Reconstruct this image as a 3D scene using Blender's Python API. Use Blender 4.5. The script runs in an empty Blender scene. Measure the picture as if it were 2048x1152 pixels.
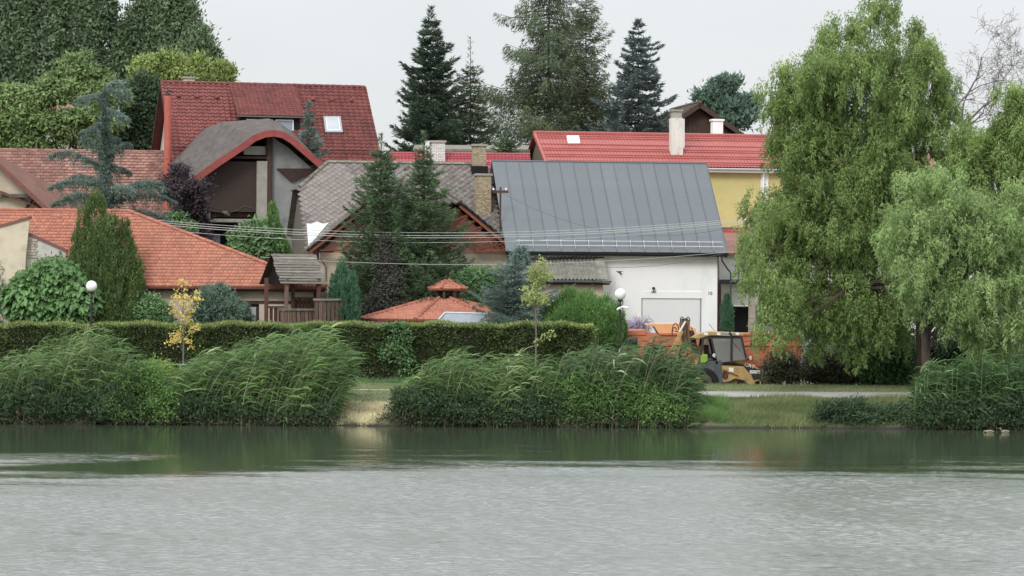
import bpy, math, random
import numpy as np
from mathutils import Vector, Matrix
random.seed(7); np.random.seed(7)
SC = bpy.context.scene
# ------------------------------------------------------------------ camera
FPX, CAMZ, ROLL = 5600.0, 6.0, 0.0061
cd = bpy.data.cameras.new("camera"); cam = bpy.data.objects.new("camera", cd); SC.collection.objects.link(cam)
cd.sensor_width = 36.0; cd.lens = 36.0 * FPX / 2048.0; cd.clip_start = 0.5; cd.clip_end = 6000
cam.matrix_world = Matrix.Translation((0, 0, CAMZ)) @ Matrix.Rotation(math.radians(90), 4, 'X') @ Matrix.Rotation(ROLL, 4, 'Z')
SC.camera = cam
SC.view_settings.view_transform = 'Standard'; SC.view_settings.look = 'None'
SC.view_settings.gamma = 1.0; SC.view_settings.exposure = 0.24; SC.view_settings.use_curve_mapping = False
SC.render.resolution_x = 1024; SC.render.resolution_y = 576
try:
    SC.cycles.max_bounces = 6; SC.cycles.diffuse_bounces = 3; SC.cycles.glossy_bounces = 3
    SC.cycles.transmission_bounces = 4; SC.cycles.transparent_max_bounces = 8
except Exception: pass
# ------------------------------------------------------------------ world: Nishita sky under an even cloud cover
W = bpy.data.worlds.new("World"); SC.world = W; W.use_nodes = True
nt = W.node_tree; nt.nodes.clear()
SUN_EL, SUN_AZ = math.radians(36), math.radians(203)
sky = nt.nodes.new('ShaderNodeTexSky'); sky.sky_type = 'NISHITA'; sky.sun_disc = False
sky.sun_elevation = SUN_EL; sky.sun_rotation = SUN_AZ; sky.dust_density = 3.0; sky.air_density = 1.0
tc = nt.nodes.new('ShaderNodeTexCoord'); mp = nt.nodes.new('ShaderNodeMapping'); mp.inputs['Scale'].default_value = (1, 1, 2.6)
nz = nt.nodes.new('ShaderNodeTexNoise'); nz.inputs['Scale'].default_value = 5.0; nz.inputs['Detail'].default_value = 6; nz.inputs['Roughness'].default_value = .5
nt.links.new(tc.outputs['Generated'], mp.inputs[0]); nt.links.new(mp.outputs[0], nz.inputs['Vector'])
rp = nt.nodes.new('ShaderNodeValToRGB'); rp.color_ramp.elements[0].position = .3; rp.color_ramp.elements[1].position = .7
rp.color_ramp.elements[0].color = (5.72, 5.95, 6.14, 1); rp.color_ramp.elements[1].color = (6.5, 6.63, 6.72, 1)
nt.links.new(nz.outputs['Fac'], rp.inputs[0])
mx = nt.nodes.new('ShaderNodeMix'); mx.data_type = 'RGBA'; mx.inputs[0].default_value = .93
# overcast luminance: brighter towards the zenith, (1 + 2 sin h) / 3
sx = nt.nodes.new('ShaderNodeSeparateXYZ'); nt.links.new(tc.outputs['Generated'], sx.inputs[0])
cl_ = nt.nodes.new('ShaderNodeMath'); cl_.operation = 'MAXIMUM'; cl_.inputs[1].default_value = 0; nt.links.new(sx.outputs[2], cl_.inputs[0])
gm_ = nt.nodes.new('ShaderNodeMath'); gm_.operation = 'MULTIPLY_ADD'; gm_.inputs[1].default_value = 2.0; gm_.inputs[2].default_value = 1.0; nt.links.new(cl_.outputs[0], gm_.inputs[0])
vs_ = nt.nodes.new('ShaderNodeVectorMath'); vs_.operation = 'SCALE'; nt.links.new(rp.outputs[0], vs_.inputs[0]); nt.links.new(gm_.outputs[0], vs_.inputs['Scale'])
nt.links.new(sky.outputs[0], mx.inputs[6]); nt.links.new(vs_.outputs[0], mx.inputs[7])
bg = nt.nodes.new('ShaderNodeBackground'); bg.inputs['Strength'].default_value = 0.1
wo = nt.nodes.new('ShaderNodeOutputWorld')
nt.links.new(mx.outputs[2], bg.inputs[0]); nt.links.new(bg.outputs[0], wo.inputs[0])
# ------------------------------------------------------------------ sun through cloud
sd = bpy.data.lights.new("sun", 'SUN'); sd.energy = 1.5; sd.angle = math.radians(18); sd.color = (1, .98, .95)
so = bpy.data.objects.new("sun", sd); SC.collection.objects.link(so)
sdir = Vector((math.sin(SUN_AZ) * math.cos(SUN_EL), math.cos(SUN_AZ) * math.cos(SUN_EL), math.sin(SUN_EL)))
so.rotation_euler = sdir.to_track_quat('Z', 'Y').to_euler()

# ------------------------------------------------------------------ helpers
def P(px, py, Y):
    """world point seen at photo pixel (px, py) at depth Y"""
    dx, dy = px - 1024.0, py - 576.0
    x, yd = dx + ROLL * dy, dy - ROLL * dx
    return Vector((x * Y / FPX, Y, CAMZ - yd * Y / FPX))
SHORE = 121.3
_gd = [-2000, -3, -.35, 0, .5, 4, 9, 14, 15, 16.4, 24, 40, 70, 160, 300, 5000]
_gz = [-2.5, -1.2, -.3, .12, .3, 1.13, 1.29, 1.40, 1.36, .76, .95, 1.9, 3.4, 6, 8, 8]
def gz(x, y):
    x = np.asarray(x, float); y = np.asarray(y, float); d = y - SHORE
    wob = .22 * np.sin(x * .9) + .16 * np.sin(x * 2.3 + 1) + .09 * np.sin(x * 5.1 + 2)
    d2 = d + wob * np.clip(1 - np.abs(d) / 3.5, 0, 1)
    return np.interp(d2, _gd, _gz) + .05 * np.sin(x * 1.7 + y * 2.1) * np.clip(1 - np.abs(d - 2) / 2, 0, 1)
def tag(o, label=None, cat=None, group=None, kind=None):
    if label: o['label'] = label
    if cat: o['category'] = cat
    if group: o['group'] = group
    if kind: o['kind'] = kind
    return o
def empty(name, loc, rz=0, **k):
    o = bpy.data.objects.new(name, None); SC.collection.objects.link(o)
    o.location = loc; o.rotation_euler = (0, 0, rz); o.empty_display_size = .3
    return tag(o, **k)
def link(name, me, mat, parent=None, smooth=False, **k):
    o = bpy.data.objects.new(name, me); SC.collection.objects.link(o)
    if mat is not None and not me.materials:
        for m in (mat if isinstance(mat, (list, tuple)) else [mat]): me.materials.append(m)
    if parent is not None: o.parent = parent
    if smooth: me.polygons.foreach_set('use_smooth', [True] * len(me.polygons))
    return tag(o, **k)
def V(*a): return Vector(a)
class MB:
    def __init__(s): s.v = []; s.f = []; s.m = []; s.mi = 0
    def add(s, vs, fs):
        o = len(s.v); s.v += [tuple(p) for p in vs]
        for f in fs: s.f.append([o + i for i in f]); s.m.append(s.mi)
        return s
    def box(s, a, b):
        x0, y0, z0 = [min(a[i], b[i]) for i in range(3)]; x1, y1, z1 = [max(a[i], b[i]) for i in range(3)]
        return s.add([(x0,y0,z0),(x1,y0,z0),(x1,y1,z0),(x0,y1,z0),(x0,y0,z1),(x1,y0,z1),(x1,y1,z1),(x0,y1,z1)],
                     [(0,3,2,1),(4,5,6,7),(0,1,5,4),(1,2,6,5),(2,3,7,6),(3,0,4,7)])
    def prism(s, poly, v0, v1):
        """poly of (u,z) extruded from v0 to v1"""
        n = len(poly); vs = [(p[0], v0, p[1]) for p in poly] + [(p[0], v1, p[1]) for p in poly]
        fs = [list(range(n)), list(range(2*n-1, n-1, -1))] + [(i, i+n, (i+1) % n + n, (i+1) % n) for i in range(n)]
        return s.add(vs, fs)
    def slab(s, quad, t):
        """quad: 3D points; thickness t against the normal"""
        q = [Vector(p) for p in quad]; n = (q[1]-q[0]).cross(q[-1]-q[0]).normalized()
        k = len(q); vs = q + [p - n*t for p in q]
        return s.add(vs, [list(range(k)), list(range(2*k-1, k-1, -1))] + [(i, i+k, (i+1) % k + k, (i+1) % k) for i in range(k)])
    def tube(s, pts, r, n=6, cap=True):
        pts = [Vector(p) for p in pts]; rs = r if isinstance(r, (list, tuple)) else [r]*len(pts)
        vs = []
        for i, p in enumerate(pts):
            d = (pts[min(i+1, len(pts)-1)] - pts[max(i-1, 0)]).normalized()
            a = Vector((0,0,1)) if abs(d.z) < .9 else Vector((1,0,0))
            e1 = d.cross(a).normalized(); e2 = d.cross(e1)
            for k in range(n):
                t = 2*math.pi*k/n; vs.append(p + (e1*math.cos(t) + e2*math.sin(t))*rs[i])
        fs = [(i*n+k, i*n+(k+1) % n, (i+1)*n+(k+1) % n, (i+1)*n+k) for i in range(len(pts)-1) for k in range(n)]
        if cap: fs += [tuple(range(n-1, -1, -1)), tuple(range((len(pts)-1)*n, len(pts)*n))]
        return s.add(vs, fs)
    def lathe(s, c, prof, n=16):
        """prof: (r, z) pairs about vertical axis at c"""
        vs = []
        for r, z in prof:
            for k in range(n):
                t = 2*math.pi*k/n; vs.append((c[0]+r*math.cos(t), c[1]+r*math.sin(t), c[2]+z))
        fs = [(i*n+k, i*n+(k+1) % n, (i+1)*n+(k+1) % n, (i+1)*n+k) for i in range(len(prof)-1) for k in range(n)]
        return s.add(vs, fs)
    def wheel(s, c, r, w, n=20, prof=None):
        """disc lying in the u-z plane, axis along v"""
        vs = []; pr = prof or [(0, -.5), (.55, -.5), (.6, -.42), (.62, -.5), (.9, -.5), (1, -.38), (1, .38), (.9, .5), (0, .5)]
        for q, y in pr:
            for k in range(n):
                t = 2*math.pi*k/n; vs.append((c[0]+r*q*math.cos(t), c[1]+w*y, c[2]+r*q*math.sin(t)))
        fs = [(i*n+k, i*n+(k+1) % n, (i+1)*n+(k+1) % n, (i+1)*n+k) for i in range(len(pr)-1) for k in range(n)]
        return s.add(vs, fs)
    def build(s, name, mat, parent=None, smooth=False, bevel=0, **k):
        me = bpy.data.meshes.new(name); me.from_pydata(s.v, [], s.f)
        o = link(name, me, mat, parent, smooth, **k)
        if len(set(s.m)) > 1: me.polygons.foreach_set('material_index', s.m)
        if bevel:
            b = o.modifiers.new('bevel', 'BEVEL'); b.width = bevel; b.segments = 2; b.limit_method = 'ANGLE'
        return o
# ---- materials
def s2l(c): c /= 255.0; return c/12.92 if c <= .04045 else ((c+.055)/1.055)**2.4
def C(r, g, b, k=.93, ds=.24):
    m_ = (r+g+b)/3; return tuple(min(.86, s2l(q+(m_-q)*ds)*k) for q in (r, g, b)) + (1,)
def CL(r, g, b): m_ = g; return C(r+(g-r)*.12, g, b+(g-b)*.06, 1.5, .26)
def mul(c, k): return tuple(min(.9, q*k) for q in c[:3]) + (1,)
def mat(name, c1, c2=None, rough=.8, scale=3.0, rv=.25, bump=.0, bscale=40, stain=None, sscale=1.2, samt=.5, metal=0, stretch=None, spec=.3, alpha=None, detail=6):
    m = bpy.data.materials.new(name); m.use_nodes = True; t = m.node_tree; N = t.nodes; L = t.links
    bs = N['Principled BSDF']; bs.inputs['Roughness'].default_value = rough; bs.inputs['Metallic'].default_value = metal
    bs.inputs['Specular IOR Level'].default_value = spec
    if c2 is None: c2 = mul(c1, .78)
    co = N.new('ShaderNodeTexCoord'); mpn = N.new('ShaderNodeMapping'); L.new(co.outputs['Object'], mpn.inputs[0])
    if stretch: mpn.inputs['Scale'].default_value = stretch
    n1 = N.new('ShaderNodeTexNoise'); n1.inputs['Scale'].default_value = scale; n1.inputs['Detail'].default_value = detail; n1.inputs['Roughness'].default_value = .65
    L.new(mpn.outputs[0], n1.inputs['Vector'])
    r1 = N.new('ShaderNodeMapRange'); r1.inputs['From Min'].default_value = .3; r1.inputs['From Max'].default_value = .7; L.new(n1.outputs['Fac'], r1.inputs[0])
    mxx = N.new('ShaderNodeMix'); mxx.data_type = 'RGBA'; mxx.inputs[6].default_value = c1; mxx.inputs[7].default_value = c2; L.new(r1.outputs[0], mxx.inputs[0])
    last = mxx.outputs[2]
    if stain:
        n2 = N.new('ShaderNodeTexNoise'); n2.inputs['Scale'].default_value = sscale; n2.inputs['Detail'].default_value = 8; n2.inputs['Roughness'].default_value = .7
        L.new(mpn.outputs[0], n2.inputs['Vector'])
        r2 = N.new('ShaderNodeMapRange'); r2.inputs['From Min'].default_value = .5; r2.inputs['From Max'].default_value = .68; r2.inputs['To Max'].default_value = samt
        L.new(n2.outputs['Fac'], r2.inputs[0])
        m2 = N.new('ShaderNodeMix'); m2.data_type = 'RGBA'; L.new(r2.outputs[0], m2.inputs[0]); L.new(last, m2.inputs[6]); m2.inputs[7].default_value = stain
        last = m2.outputs[2]
    if rv:
        at = N.new('ShaderNodeAttribute'); at.attribute_name = 'rnd'; oi = N.new('ShaderNodeObjectInfo')
        ad = N.new('ShaderNodeMath'); ad.operation = 'ADD'; L.new(at.outputs['Fac'], ad.inputs[0]); L.new(oi.outputs['Random'], ad.inputs[1])
        fr = N.new('ShaderNodeMath'); fr.operation = 'FRACT'; L.new(ad.outputs[0], fr.inputs[0])
        rr = N.new('ShaderNodeMapRange'); rr.inputs['To Min'].default_value = 1 - rv; rr.inputs['To Max'].default_value = 1 + rv*.6; L.new(fr.outputs[0], rr.inputs[0])
        hs = N.new('ShaderNodeHueSaturation'); L.new(rr.outputs[0], hs.inputs['Value']); L.new(last, hs.inputs['Color']); last = hs.outputs[0]
    L.new(last, bs.inputs['Base Color'])
    if bump:
        nb = N.new('ShaderNodeTexNoise'); nb.inputs['Scale'].default_value = bscale; nb.inputs['Detail'].default_value = 4; L.new(mpn.outputs[0], nb.inputs['Vector'])
        bn = N.new('ShaderNodeBump'); bn.inputs['Strength'].default_value = bump; bn.inputs['Distance'].default_value = .02
        L.new(nb.outputs['Fac'], bn.inputs['Height']); L.new(bn.outputs[0], bs.inputs['Normal'])
    return m
def leafmat(name, c1, c2, c3=None, tr=.3):
    """colour varies from leaf to leaf and clump to clump through the face attribute rnd"""
    m = bpy.data.materials.new(name); m.use_nodes = True; t = m.node_tree; N = t.nodes; L = t.links; N.clear()
    at = N.new('ShaderNodeAttribute'); at.attribute_name = 'rnd'
    oi = N.new('ShaderNodeObjectInfo')
    rp = N.new('ShaderNodeValToRGB'); e = rp.color_ramp.elements; e[0].color = c1; e[1].color = c2; e[0].position = .15; e[1].position = .85
    if c3: x = e.new(.97); x.color = c3
    L.new(at.outputs['Fac'], rp.inputs[0])
    co = N.new('ShaderNodeTexCoord'); n1 = N.new('ShaderNodeTexNoise'); n1.inputs['Scale'].default_value = .55; n1.inputs['Detail'].default_value = 3
    L.new(co.outputs['Object'], n1.inputs['Vector'])
    rr = N.new('ShaderNodeMapRange'); rr.inputs['From Min'].default_value = .3; rr.inputs['From Max'].default_value = .7; rr.inputs['To Min'].default_value = .8; rr.inputs['To Max'].default_value = 1.2
    L.new(n1.outputs['Fac'], rr.inputs[0])
    hs = N.new('ShaderNodeHueSaturation'); L.new(rp.outputs[0], hs.inputs['Color']); L.new(rr.outputs[0], hs.inputs['Value'])
    pb = N.new('ShaderNodeBsdfPrincipled'); pb.inputs['Roughness'].default_value = .5; pb.inputs['Specular IOR Level'].default_value = .2
    L.new(hs.outputs[0], pb.inputs['Base Color'])
    tl = N.new('ShaderNodeBsdfTranslucent'); L.new(hs.outputs[0], tl.inputs['Color'])
    ms = N.new('ShaderNodeMixShader'); ms.inputs[0].default_value = tr; L.new(pb.outputs[0], ms.inputs[1]); L.new(tl.outputs[0], ms.inputs[2])
    o = N.new('ShaderNodeOutputMaterial'); L.new(ms.outputs[0], o.inputs[0])
    return m
def glassmat(name, col, rough=.05, mixf=.5):
    m = bpy.data.materials.new(name); m.use_nodes = True; t = m.node_tree; N = t.nodes; L = t.links; N.clear()
    tr = N.new('ShaderNodeBsdfTransparent'); tr.inputs[0].default_value = col
    gl = N.new('ShaderNodeBsdfGlossy'); gl.inputs['Roughness'].default_value = rough
    fr = N.new('ShaderNodeMath'); fr.operation = 'ADD'; fr.inputs[1].default_value = mixf
    fz = N.new('ShaderNodeFresnel'); fz.inputs[0].default_value = 1.5; L.new(fz.outputs[0], fr.inputs[0])
    ms = N.new('ShaderNodeMixShader'); L.new(fr.outputs[0], ms.inputs[0]); L.new(tr.outputs[0], ms.inputs[1]); L.new(gl.outputs[0], ms.inputs[2])
    o = N.new('ShaderNodeOutputMaterial'); L.new(ms.outputs[0], o.inputs[0]); return m
# ---- bulk meshes
def npmesh(name, verts, nper, rnd=None, fpat=None):
    """verts (N, nper, 3); fpat: list of faces (index tuples, all of one length) within each item"""
    N = len(verts); me = bpy.data.meshes.new(name)
    fp = np.array(fpat if fpat is not None else [list(range(nper))]); F, K = fp.shape
    me.vertices.add(N*nper); me.vertices.foreach_set('co', np.ascontiguousarray(verts, dtype=np.float32).ravel())
    idx = (np.arange(N)[:, None, None]*nper + fp[None]).reshape(-1)
    me.loops.add(len(idx)); me.loops.foreach_set('vertex_index', idx.astype(np.int32))
    me.polygons.add(N*F); me.polygons.foreach_set('loop_start', (np.arange(N*F)*K).astype(np.int32))
    if rnd is not None:
        a = me.attributes.new('rnd', 'FLOAT', 'FACE'); a.data.foreach_set('value', np.repeat(rnd, F).astype(np.float32))
    me.update(calc_edges=True); return me
def norm(a): return a / np.maximum(np.linalg.norm(a, axis=-1, keepdims=True), 1e-9)
def leaf_cards(p, d, l, w, rng, nv=None):
    d = norm(d); s = norm(np.cross(d, rng.normal(size=d.shape) if nv is None else nv + rng.normal(size=d.shape)*.35))
    l = np.broadcast_to(np.asarray(l, float), (len(p),))[:, None]; w = np.broadcast_to(np.asarray(w, float), (len(p),))[:, None]
    return np.stack([p + s*w*.55, p + d*l, p - s*w*.55], axis=1)
def foliage(name, p, d, l, w, rnd, m, parent, rng, nv=None, **k):
    me = npmesh(name, leaf_cards(p, d, l, w, rng, nv), 3, np.clip(rnd, 0, 1)); return link(name, me, m, parent, **k)
class Bld:
    """a thing with its own frame: u to the right along the front, v away from the camera, z up"""
    def __init__(s, name, px, Y, theta, label, cat, group=None, zb=None, kind=None):
        p = P(px, 576, Y); s.th = math.radians(theta); z = float(gz(p.x, Y)) if zb is None else zb
        s.o = Vector((p.x, Y, z)); s.u = Vector((math.cos(s.th), math.sin(s.th), 0)); s.w = Vector((-math.sin(s.th), math.cos(s.th), 0))
        s.e = empty(name, s.o, s.th, label=label, cat=cat, group=group, kind=kind); s.zb = z
    def loc(s, wp): d = Vector(wp) - s.o; return Vector((d.dot(s.u), d.dot(s.w), d.z))
    def q(s, px, py, v=0.0):
        """local point where the pixel's ray meets the plane v = const"""
        a = P(px, py, 1.0) - Vector((0, 0, CAMZ)); c = Vector((0, 0, CAMZ))
        t = (v - (c - s.o).dot(s.w)) / a.dot(s.w); return s.loc(c + a*t)
    def part(s, name, mb, m, parent=None, **k): return mb.build(name, m, parent or s.e, **k)
def in_poly(x, y, poly):
    n = len(poly); ins = np.zeros(x.shape, bool); j = n-1
    for i in range(n):
        xi, yi = poly[i]; xj, yj = poly[j]
        c = ((yi > y) != (yj > y)) & (x < (xj-xi)*(y-yi)/(yj-yi+1e-12)+xi); ins ^= c; j = i
    return ins
def tile_shape(kind, w, L, t):
    if kind == 'wave':
        us = np.array([0, .14, .3, .46, .62, .8, 1])*w; hs = np.array([.0, .75, 1, .75, .05, -.12, 0])*t*1.3
        vs = []
        for a, (s0, lift) in enumerate([(0, t*1.0), (L*1.12, 0)]): vs += [(u, s0, h+lift) for u, h in zip(us, hs)]
        vs += [(u, 0, -t*.4) for u in us]
        n = len(us); fs = [(i, i+1, n+i+1, n+i) for i in range(n-1)] + [(2*n+i, 2*n+i+1, i+1, i) for i in range(n-1)]
        return np.array(vs, float), fs
    if kind == 'beaver':
        vs = [(.02*w,.10*L,t*1.9),(.3*w,-.02*L,t*2),(.7*w,-.02*L,t*2),(.98*w,.10*L,t*1.9),(.98*w,1.2*L,.25*t),(.7*w,1.2*L,.25*t),(.3*w,1.2*L,.25*t),(.02*w,1.2*L,.25*t),
              (.02*w,.10*L,0),(.3*w,-.02*L,0),(.7*w,-.02*L,0),(.98*w,.10*L,0)]
        return np.array(vs, float), [(0,1,6,7),(1,2,5,6),(2,3,4,5),(8,9,1,0),(9,10,2,1),(10,11,3,2)]
    if kind == 'diamond':
        h = w*.5; vs = [(0,-h,t*1.6),(h,0,t),(0,h,.2*t),(-h,0,t),(0,-h,-t),(h,0,-t),(0,h,-t),(-h,0,-t)]
        return np.array(vs, float)*np.array([.985,.985,1]), [(0,1,2,3),(4,5,1,0),(7,4,0,3)]
    vs = [(.01*w,0,t*1.5),(.985*w,0,t*1.5),(.985*w,L*1.1,.2*t),(.01*w,L*1.1,.2*t),(.01*w,0,-t),(.985*w,0,-t),(.985*w,L*1.1,-t),(.01*w,L*1.1,-t)]
    return np.array(vs, float), [(0,1,2,3),(4,5,1,0),(5,6,2,1),(7,4,0,3)]
def tiles(b, poly, kind, w, L, t, m, name='roof_tile', nparts=0, parent=None, lift=.02, jit=.006, seed=1, deck=None, prio=None):
    """cover the planar polygon (local 3D points, first edge along the eave) with tiles"""
    rng = np.random.default_rng(seed); pts = [Vector(p) for p in poly]
    eu = (pts[1]-pts[0]).normalized(); n = None
    for k in range(2, len(pts)):
        c = eu.cross(pts[k]-pts[0])
        if c.length > 1e-3: n = c.normalized(); break
    if n.z < 0: n = -n
    es = n.cross(eu)
    if es.dot(pts[2]-pts[0]) < 0: es = -es
    p2 = [((p-pts[0]).dot(eu), (p-pts[0]).dot(es)) for p in pts]
    x0, x1 = min(p[0] for p in p2), max(p[0] for p in p2); y1 = max(p[1] for p in p2)
    if kind == 'diamond':
        I, J = np.meshgrid(np.arange(int((x1-x0)/w)+3), np.arange(int(y1/(w*.5))+2)); X = x0 + (I + .5*(J % 2))*w; Yy = J*w*.5
        cx, cy = X, Yy
    else:
        I, J = np.meshgrid(np.arange(-1, int((x1-x0)/w)+3), np.arange(int(y1/L)+1)); st = .5 if kind == 'beaver' else 0
        X = x0 + (I + st*(J % 2))*w; Yy = J*L; cx, cy = X+w*.5, Yy+L*.5
    ok = in_poly(cx, cy, p2); X, Yy = X[ok], Yy[ok]
    sv, fs = tile_shape(kind, w, L, t); R = np.array([eu, es, n])
    # jitter
    dx = rng.normal(0, jit, len(X)); dy = rng.normal(0, jit, len(X)); dn = rng.uniform(0, jit, len(X)) + lift
    rnd = rng.uniform(0, 1, len(X)); O = np.array(pts[0])
    base = O + (X+dx)[:, None]*R[0] + (Yy+dy)[:, None]*R[1] + dn[:, None]*R[2]
    if nparts and nparts < len(X):
        pr = prio(base) if prio else -base[:, 2]
        order = np.argsort(pr); sel = order[:nparts]; rest = order[nparts:]
    elif nparts: sel = np.arange(len(X)); rest = np.array([], int)
    else: sel = np.array([], int); rest = np.arange(len(X))
    par = parent or b.e
    if len(sel):
        me = bpy.data.meshes.new(name); me.from_pydata((sv @ R).tolist(), [], [list(f) for f in fs]); me.materials.append(m)
        for i in sel:
            o = bpy.data.objects.new(name, me); SC.collection.objects.link(o); o.parent = par; o.location = base[i]
    if len(rest):
        vv = base[rest][:, None, :] + (sv @ R)[None]
        f4 = [list(f) for f in fs]
        me = npmesh(name+'s', vv, len(sv), rnd[rest], f4); link(name+'s', me, m, par, kind='stuff')
    if deck is not None:
        mb = MB(); mb.slab(pts if (pts[1]-pts[0]).cross(pts[2]-pts[0]).z > 0 else pts[::-1], .08); mb.build('roof_deck', deck, par)
def sheet(b, O, eu, es, Wd, L, fn, du, ds, m, name, parent=None, th=.02):
    """a profiled roof sheet, height fn(u, s) over the plane"""
    eu, es = Vector(eu).normalized(), Vector(es).normalized(); n = eu.cross(es)
    if n.z < 0: n = -n
    U = np.arange(0, Wd+du*.5, du); S = np.asarray(ds) if not np.isscalar(ds) else np.arange(0, L+ds*.5, ds)
    UU, SS = np.meshgrid(U, S); H = fn(UU, SS)
    R = np.array([eu, es, n]); v = np.array(O) + UU[..., None]*R[0] + SS[..., None]*R[1] + H[..., None]*R[2]
    a, c = UU.shape; low = v[0] - R[2]*th*1.5
    vv = np.concatenate([v.reshape(-1, 3), low]); 
    i, j = np.meshgrid(np.arange(a-1), np.arange(c-1), indexing='ij'); q = (i*c+j).ravel()
    F = np.stack([q, q+1, q+c+1, q+c], 1); k = np.arange(c-1); F2 = np.stack([a*c+k, a*c+k+1, k+1, k], 1)
    me = bpy.data.meshes.new(name); me.from_pydata(vv.tolist(), [], np.concatenate([F, F2]).tolist())
    return link(name, me, m, parent or b.e)
def wall_holes(mb, u0, u1, z0, z1, v0, v1, holes):
    us = sorted({u0, u1} | {h[0] for h in holes} | {h[1] for h in holes}); zs = sorted({z0, z1} | {h[2] for h in holes} | {h[3] for h in holes})
    for i in range(len(us)-1):
        for j in range(len(zs)-1):
            cu, cz = (us[i]+us[i+1])/2, (zs[j]+zs[j+1])/2
            if any(h[0] < cu < h[1] and h[2] < cz < h[3] for h in holes): continue
            mb.box((us[i], v0, zs[j]), (us[i+1], v1, zs[j+1]))
    return mb
def text_mesh(name, body, size, m, parent, loc, rot, ext=.008):
    cu = bpy.data.curves.new(name, 'FONT'); cu.body = body; cu.size = size; cu.extrude = ext; cu.align_x = 'CENTER'; cu.align_y = 'CENTER'; cu.resolution_u = 2
    t = bpy.data.objects.new('t', cu); SC.collection.objects.link(t); bpy.context.view_layer.update()
    me = bpy.data.meshes.new_from_object(t.evaluated_get(bpy.context.evaluated_depsgraph_get())); bpy.data.objects.remove(t)
    me.materials.clear(); me.name = name
    o = link(name, me, m, parent); o.location = loc; o.rotation_euler = rot; return o
# ================================================================== MATERIALS
M = {}
M['white_wall'] = mat('white_plaster', C(236,237,238,1.05), C(228,229,230,1.05), rough=.9, scale=.8, rv=0, bump=.15, bscale=60, stain=C(206,207,204,1.0), sscale=.9, samt=.5, stretch=(1,1,.35))
M['beige_wall'] = mat('beige_plaster', C(218,202,174), C(200,184,156), rough=.9, scale=1, rv=0, bump=.2, stain=C(140,125,105), samt=.4, sscale=1.5)
M['pale_wall'] = mat('pale_plaster', C(200,196,186), C(182,178,168), rough=.9, scale=1.2, rv=0, bump=.2, stain=C(150,146,136), samt=.4)
M['yellow_wall'] = mat('yellow_plaster', C(218,202,124), C(204,188,112), rough=.9, scale=.9, rv=0, bump=.15)
M['pink_wall'] = mat('salmon_plaster', C(206,152,132), C(188,134,114), rough=.9, scale=1, rv=0, stain=C(120,90,80), samt=.4)
M['grey_wall'] = mat('grey_render', C(150,152,150), C(128,131,130), rough=.95, scale=1.5, rv=0, bump=.3, stain=C(95,98,98), samt=.5)
M['olive_wall'] = mat('olive_render', C(120,112,90), C(100,94,76), rough=.95, scale=1.5, rv=0)
M['dark'] = mat('near_black', C(28,28,28), C(18,18,18), rough=.8, rv=0)  # near-black; also puts shade into the porch recess, windows and flue tops
M['dark_metal'] = mat('dark_metal', C(48,52,60), C(38,42,48), rough=.5, rv=0, spec=.5)
M['red_tile'] = mat('dark_red_concrete_tile', C(140,66,60), C(118,52,50), rough=.6, scale=1.2, rv=.2, bump=.1, stain=C(84,50,46), sscale=.9, samt=.55)
M['orange_tile'] = mat('orange_clay_tile', C(198,118,90), C(180,106,82), rough=.75, scale=.8, rv=.16, bump=.1, stain=C(164,118,102), sscale=.6, samt=.4)
M['orange_ridge'] = mat('orange_ridge_clay', C(188,104,80), C(166,90,70), rough=.75, scale=3, rv=.25)
M['brown_tile'] = mat('weathered_clay_tile', C(168,116,100), C(142,96,86), rough=.85, scale=1.0, rv=.28, bump=.1, stain=C(105,88,80), sscale=1.1, samt=.6)
M['slate'] = mat('weathered_slate', C(134,124,119), C(112,103,100), rough=.9, scale=2.2, rv=.12, bump=.3, bscale=18, stain=C(176,172,160), sscale=2.6, samt=.6)
M['slate_moss'] = mat('mossy_slate_capping', C(140,132,112), C(96,92,84), rough=.95, scale=5, rv=.3, stain=C(180,172,150), sscale=4, samt=.7)
M['shingle'] = mat('brown_bitumen_shingle', C(100,92,88), C(78,71,68), rough=.95, scale=2.2, rv=.1, bump=.5, bscale=14, stain=C(116,106,98), sscale=2.0, samt=.5)
M['metal_roof'] = mat('grey_sheet_metal', C(105,113,119,.85), C(96,104,110,.85), rough=.5, scale=.7, rv=.07, spec=.5, bump=.25, bscale=1.6, stain=C(112,120,126,.85), sscale=.5, samt=.5)
M['red_metal'] = mat('red_metal_tile', C(186,84,76), C(172,76,70), rough=.5, scale=.7, rv=0, spec=.4, stain=C(150,60,62), sscale=1.0, samt=.35)
M['crimson_metal'] = mat('crimson_metal_tile', C(180,60,70), C(160,50,60), rough=.45, scale=.7, rv=0, spec=.4)
M['brown_shake'] = mat('brown_concrete_tile', C(118,98,90), C(92,78,74), rough=.85, scale=1.0, rv=.25, stain=C(130,118,108), samt=.4)
M['corr'] = mat('weathered_corrugated_sheet', C(150,146,132), C(110,108,98), rough=.95, scale=2.5, rv=0, bump=.4, bscale=20, stain=C(76,76,66), sscale=3, samt=.7)
M['white_metal'] = mat('white_painted_metal', C(236,238,240,1.05), C(230,232,234,1.05), rough=.45, rv=0, spec=.5)
M['grey_metal'] = mat('galvanised_metal', C(160,168,172), C(140,148,154), rough=.4, rv=0, metal=.3)
M['silver_bar'] = mat('zinc_bar', C(214,220,224,1), C(190,196,200,1), rough=.35, rv=0, spec=.6)
M['gutter'] = mat('grey_green_gutter', C(128,142,146), C(110,124,128), rough=.45, rv=0, stain=C(90,90,84), sscale=3, samt=.5)
M['red_paint'] = mat('red_paint', C(176,72,66), C(150,60,56), rough=.55, rv=.1, stain=C(110,60,54), sscale=2, samt=.4)
M['flue'] = mat('orange_red_flue', C(205,92,74), C(188,78,62), rough=.45, rv=0, spec=.5)
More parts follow.
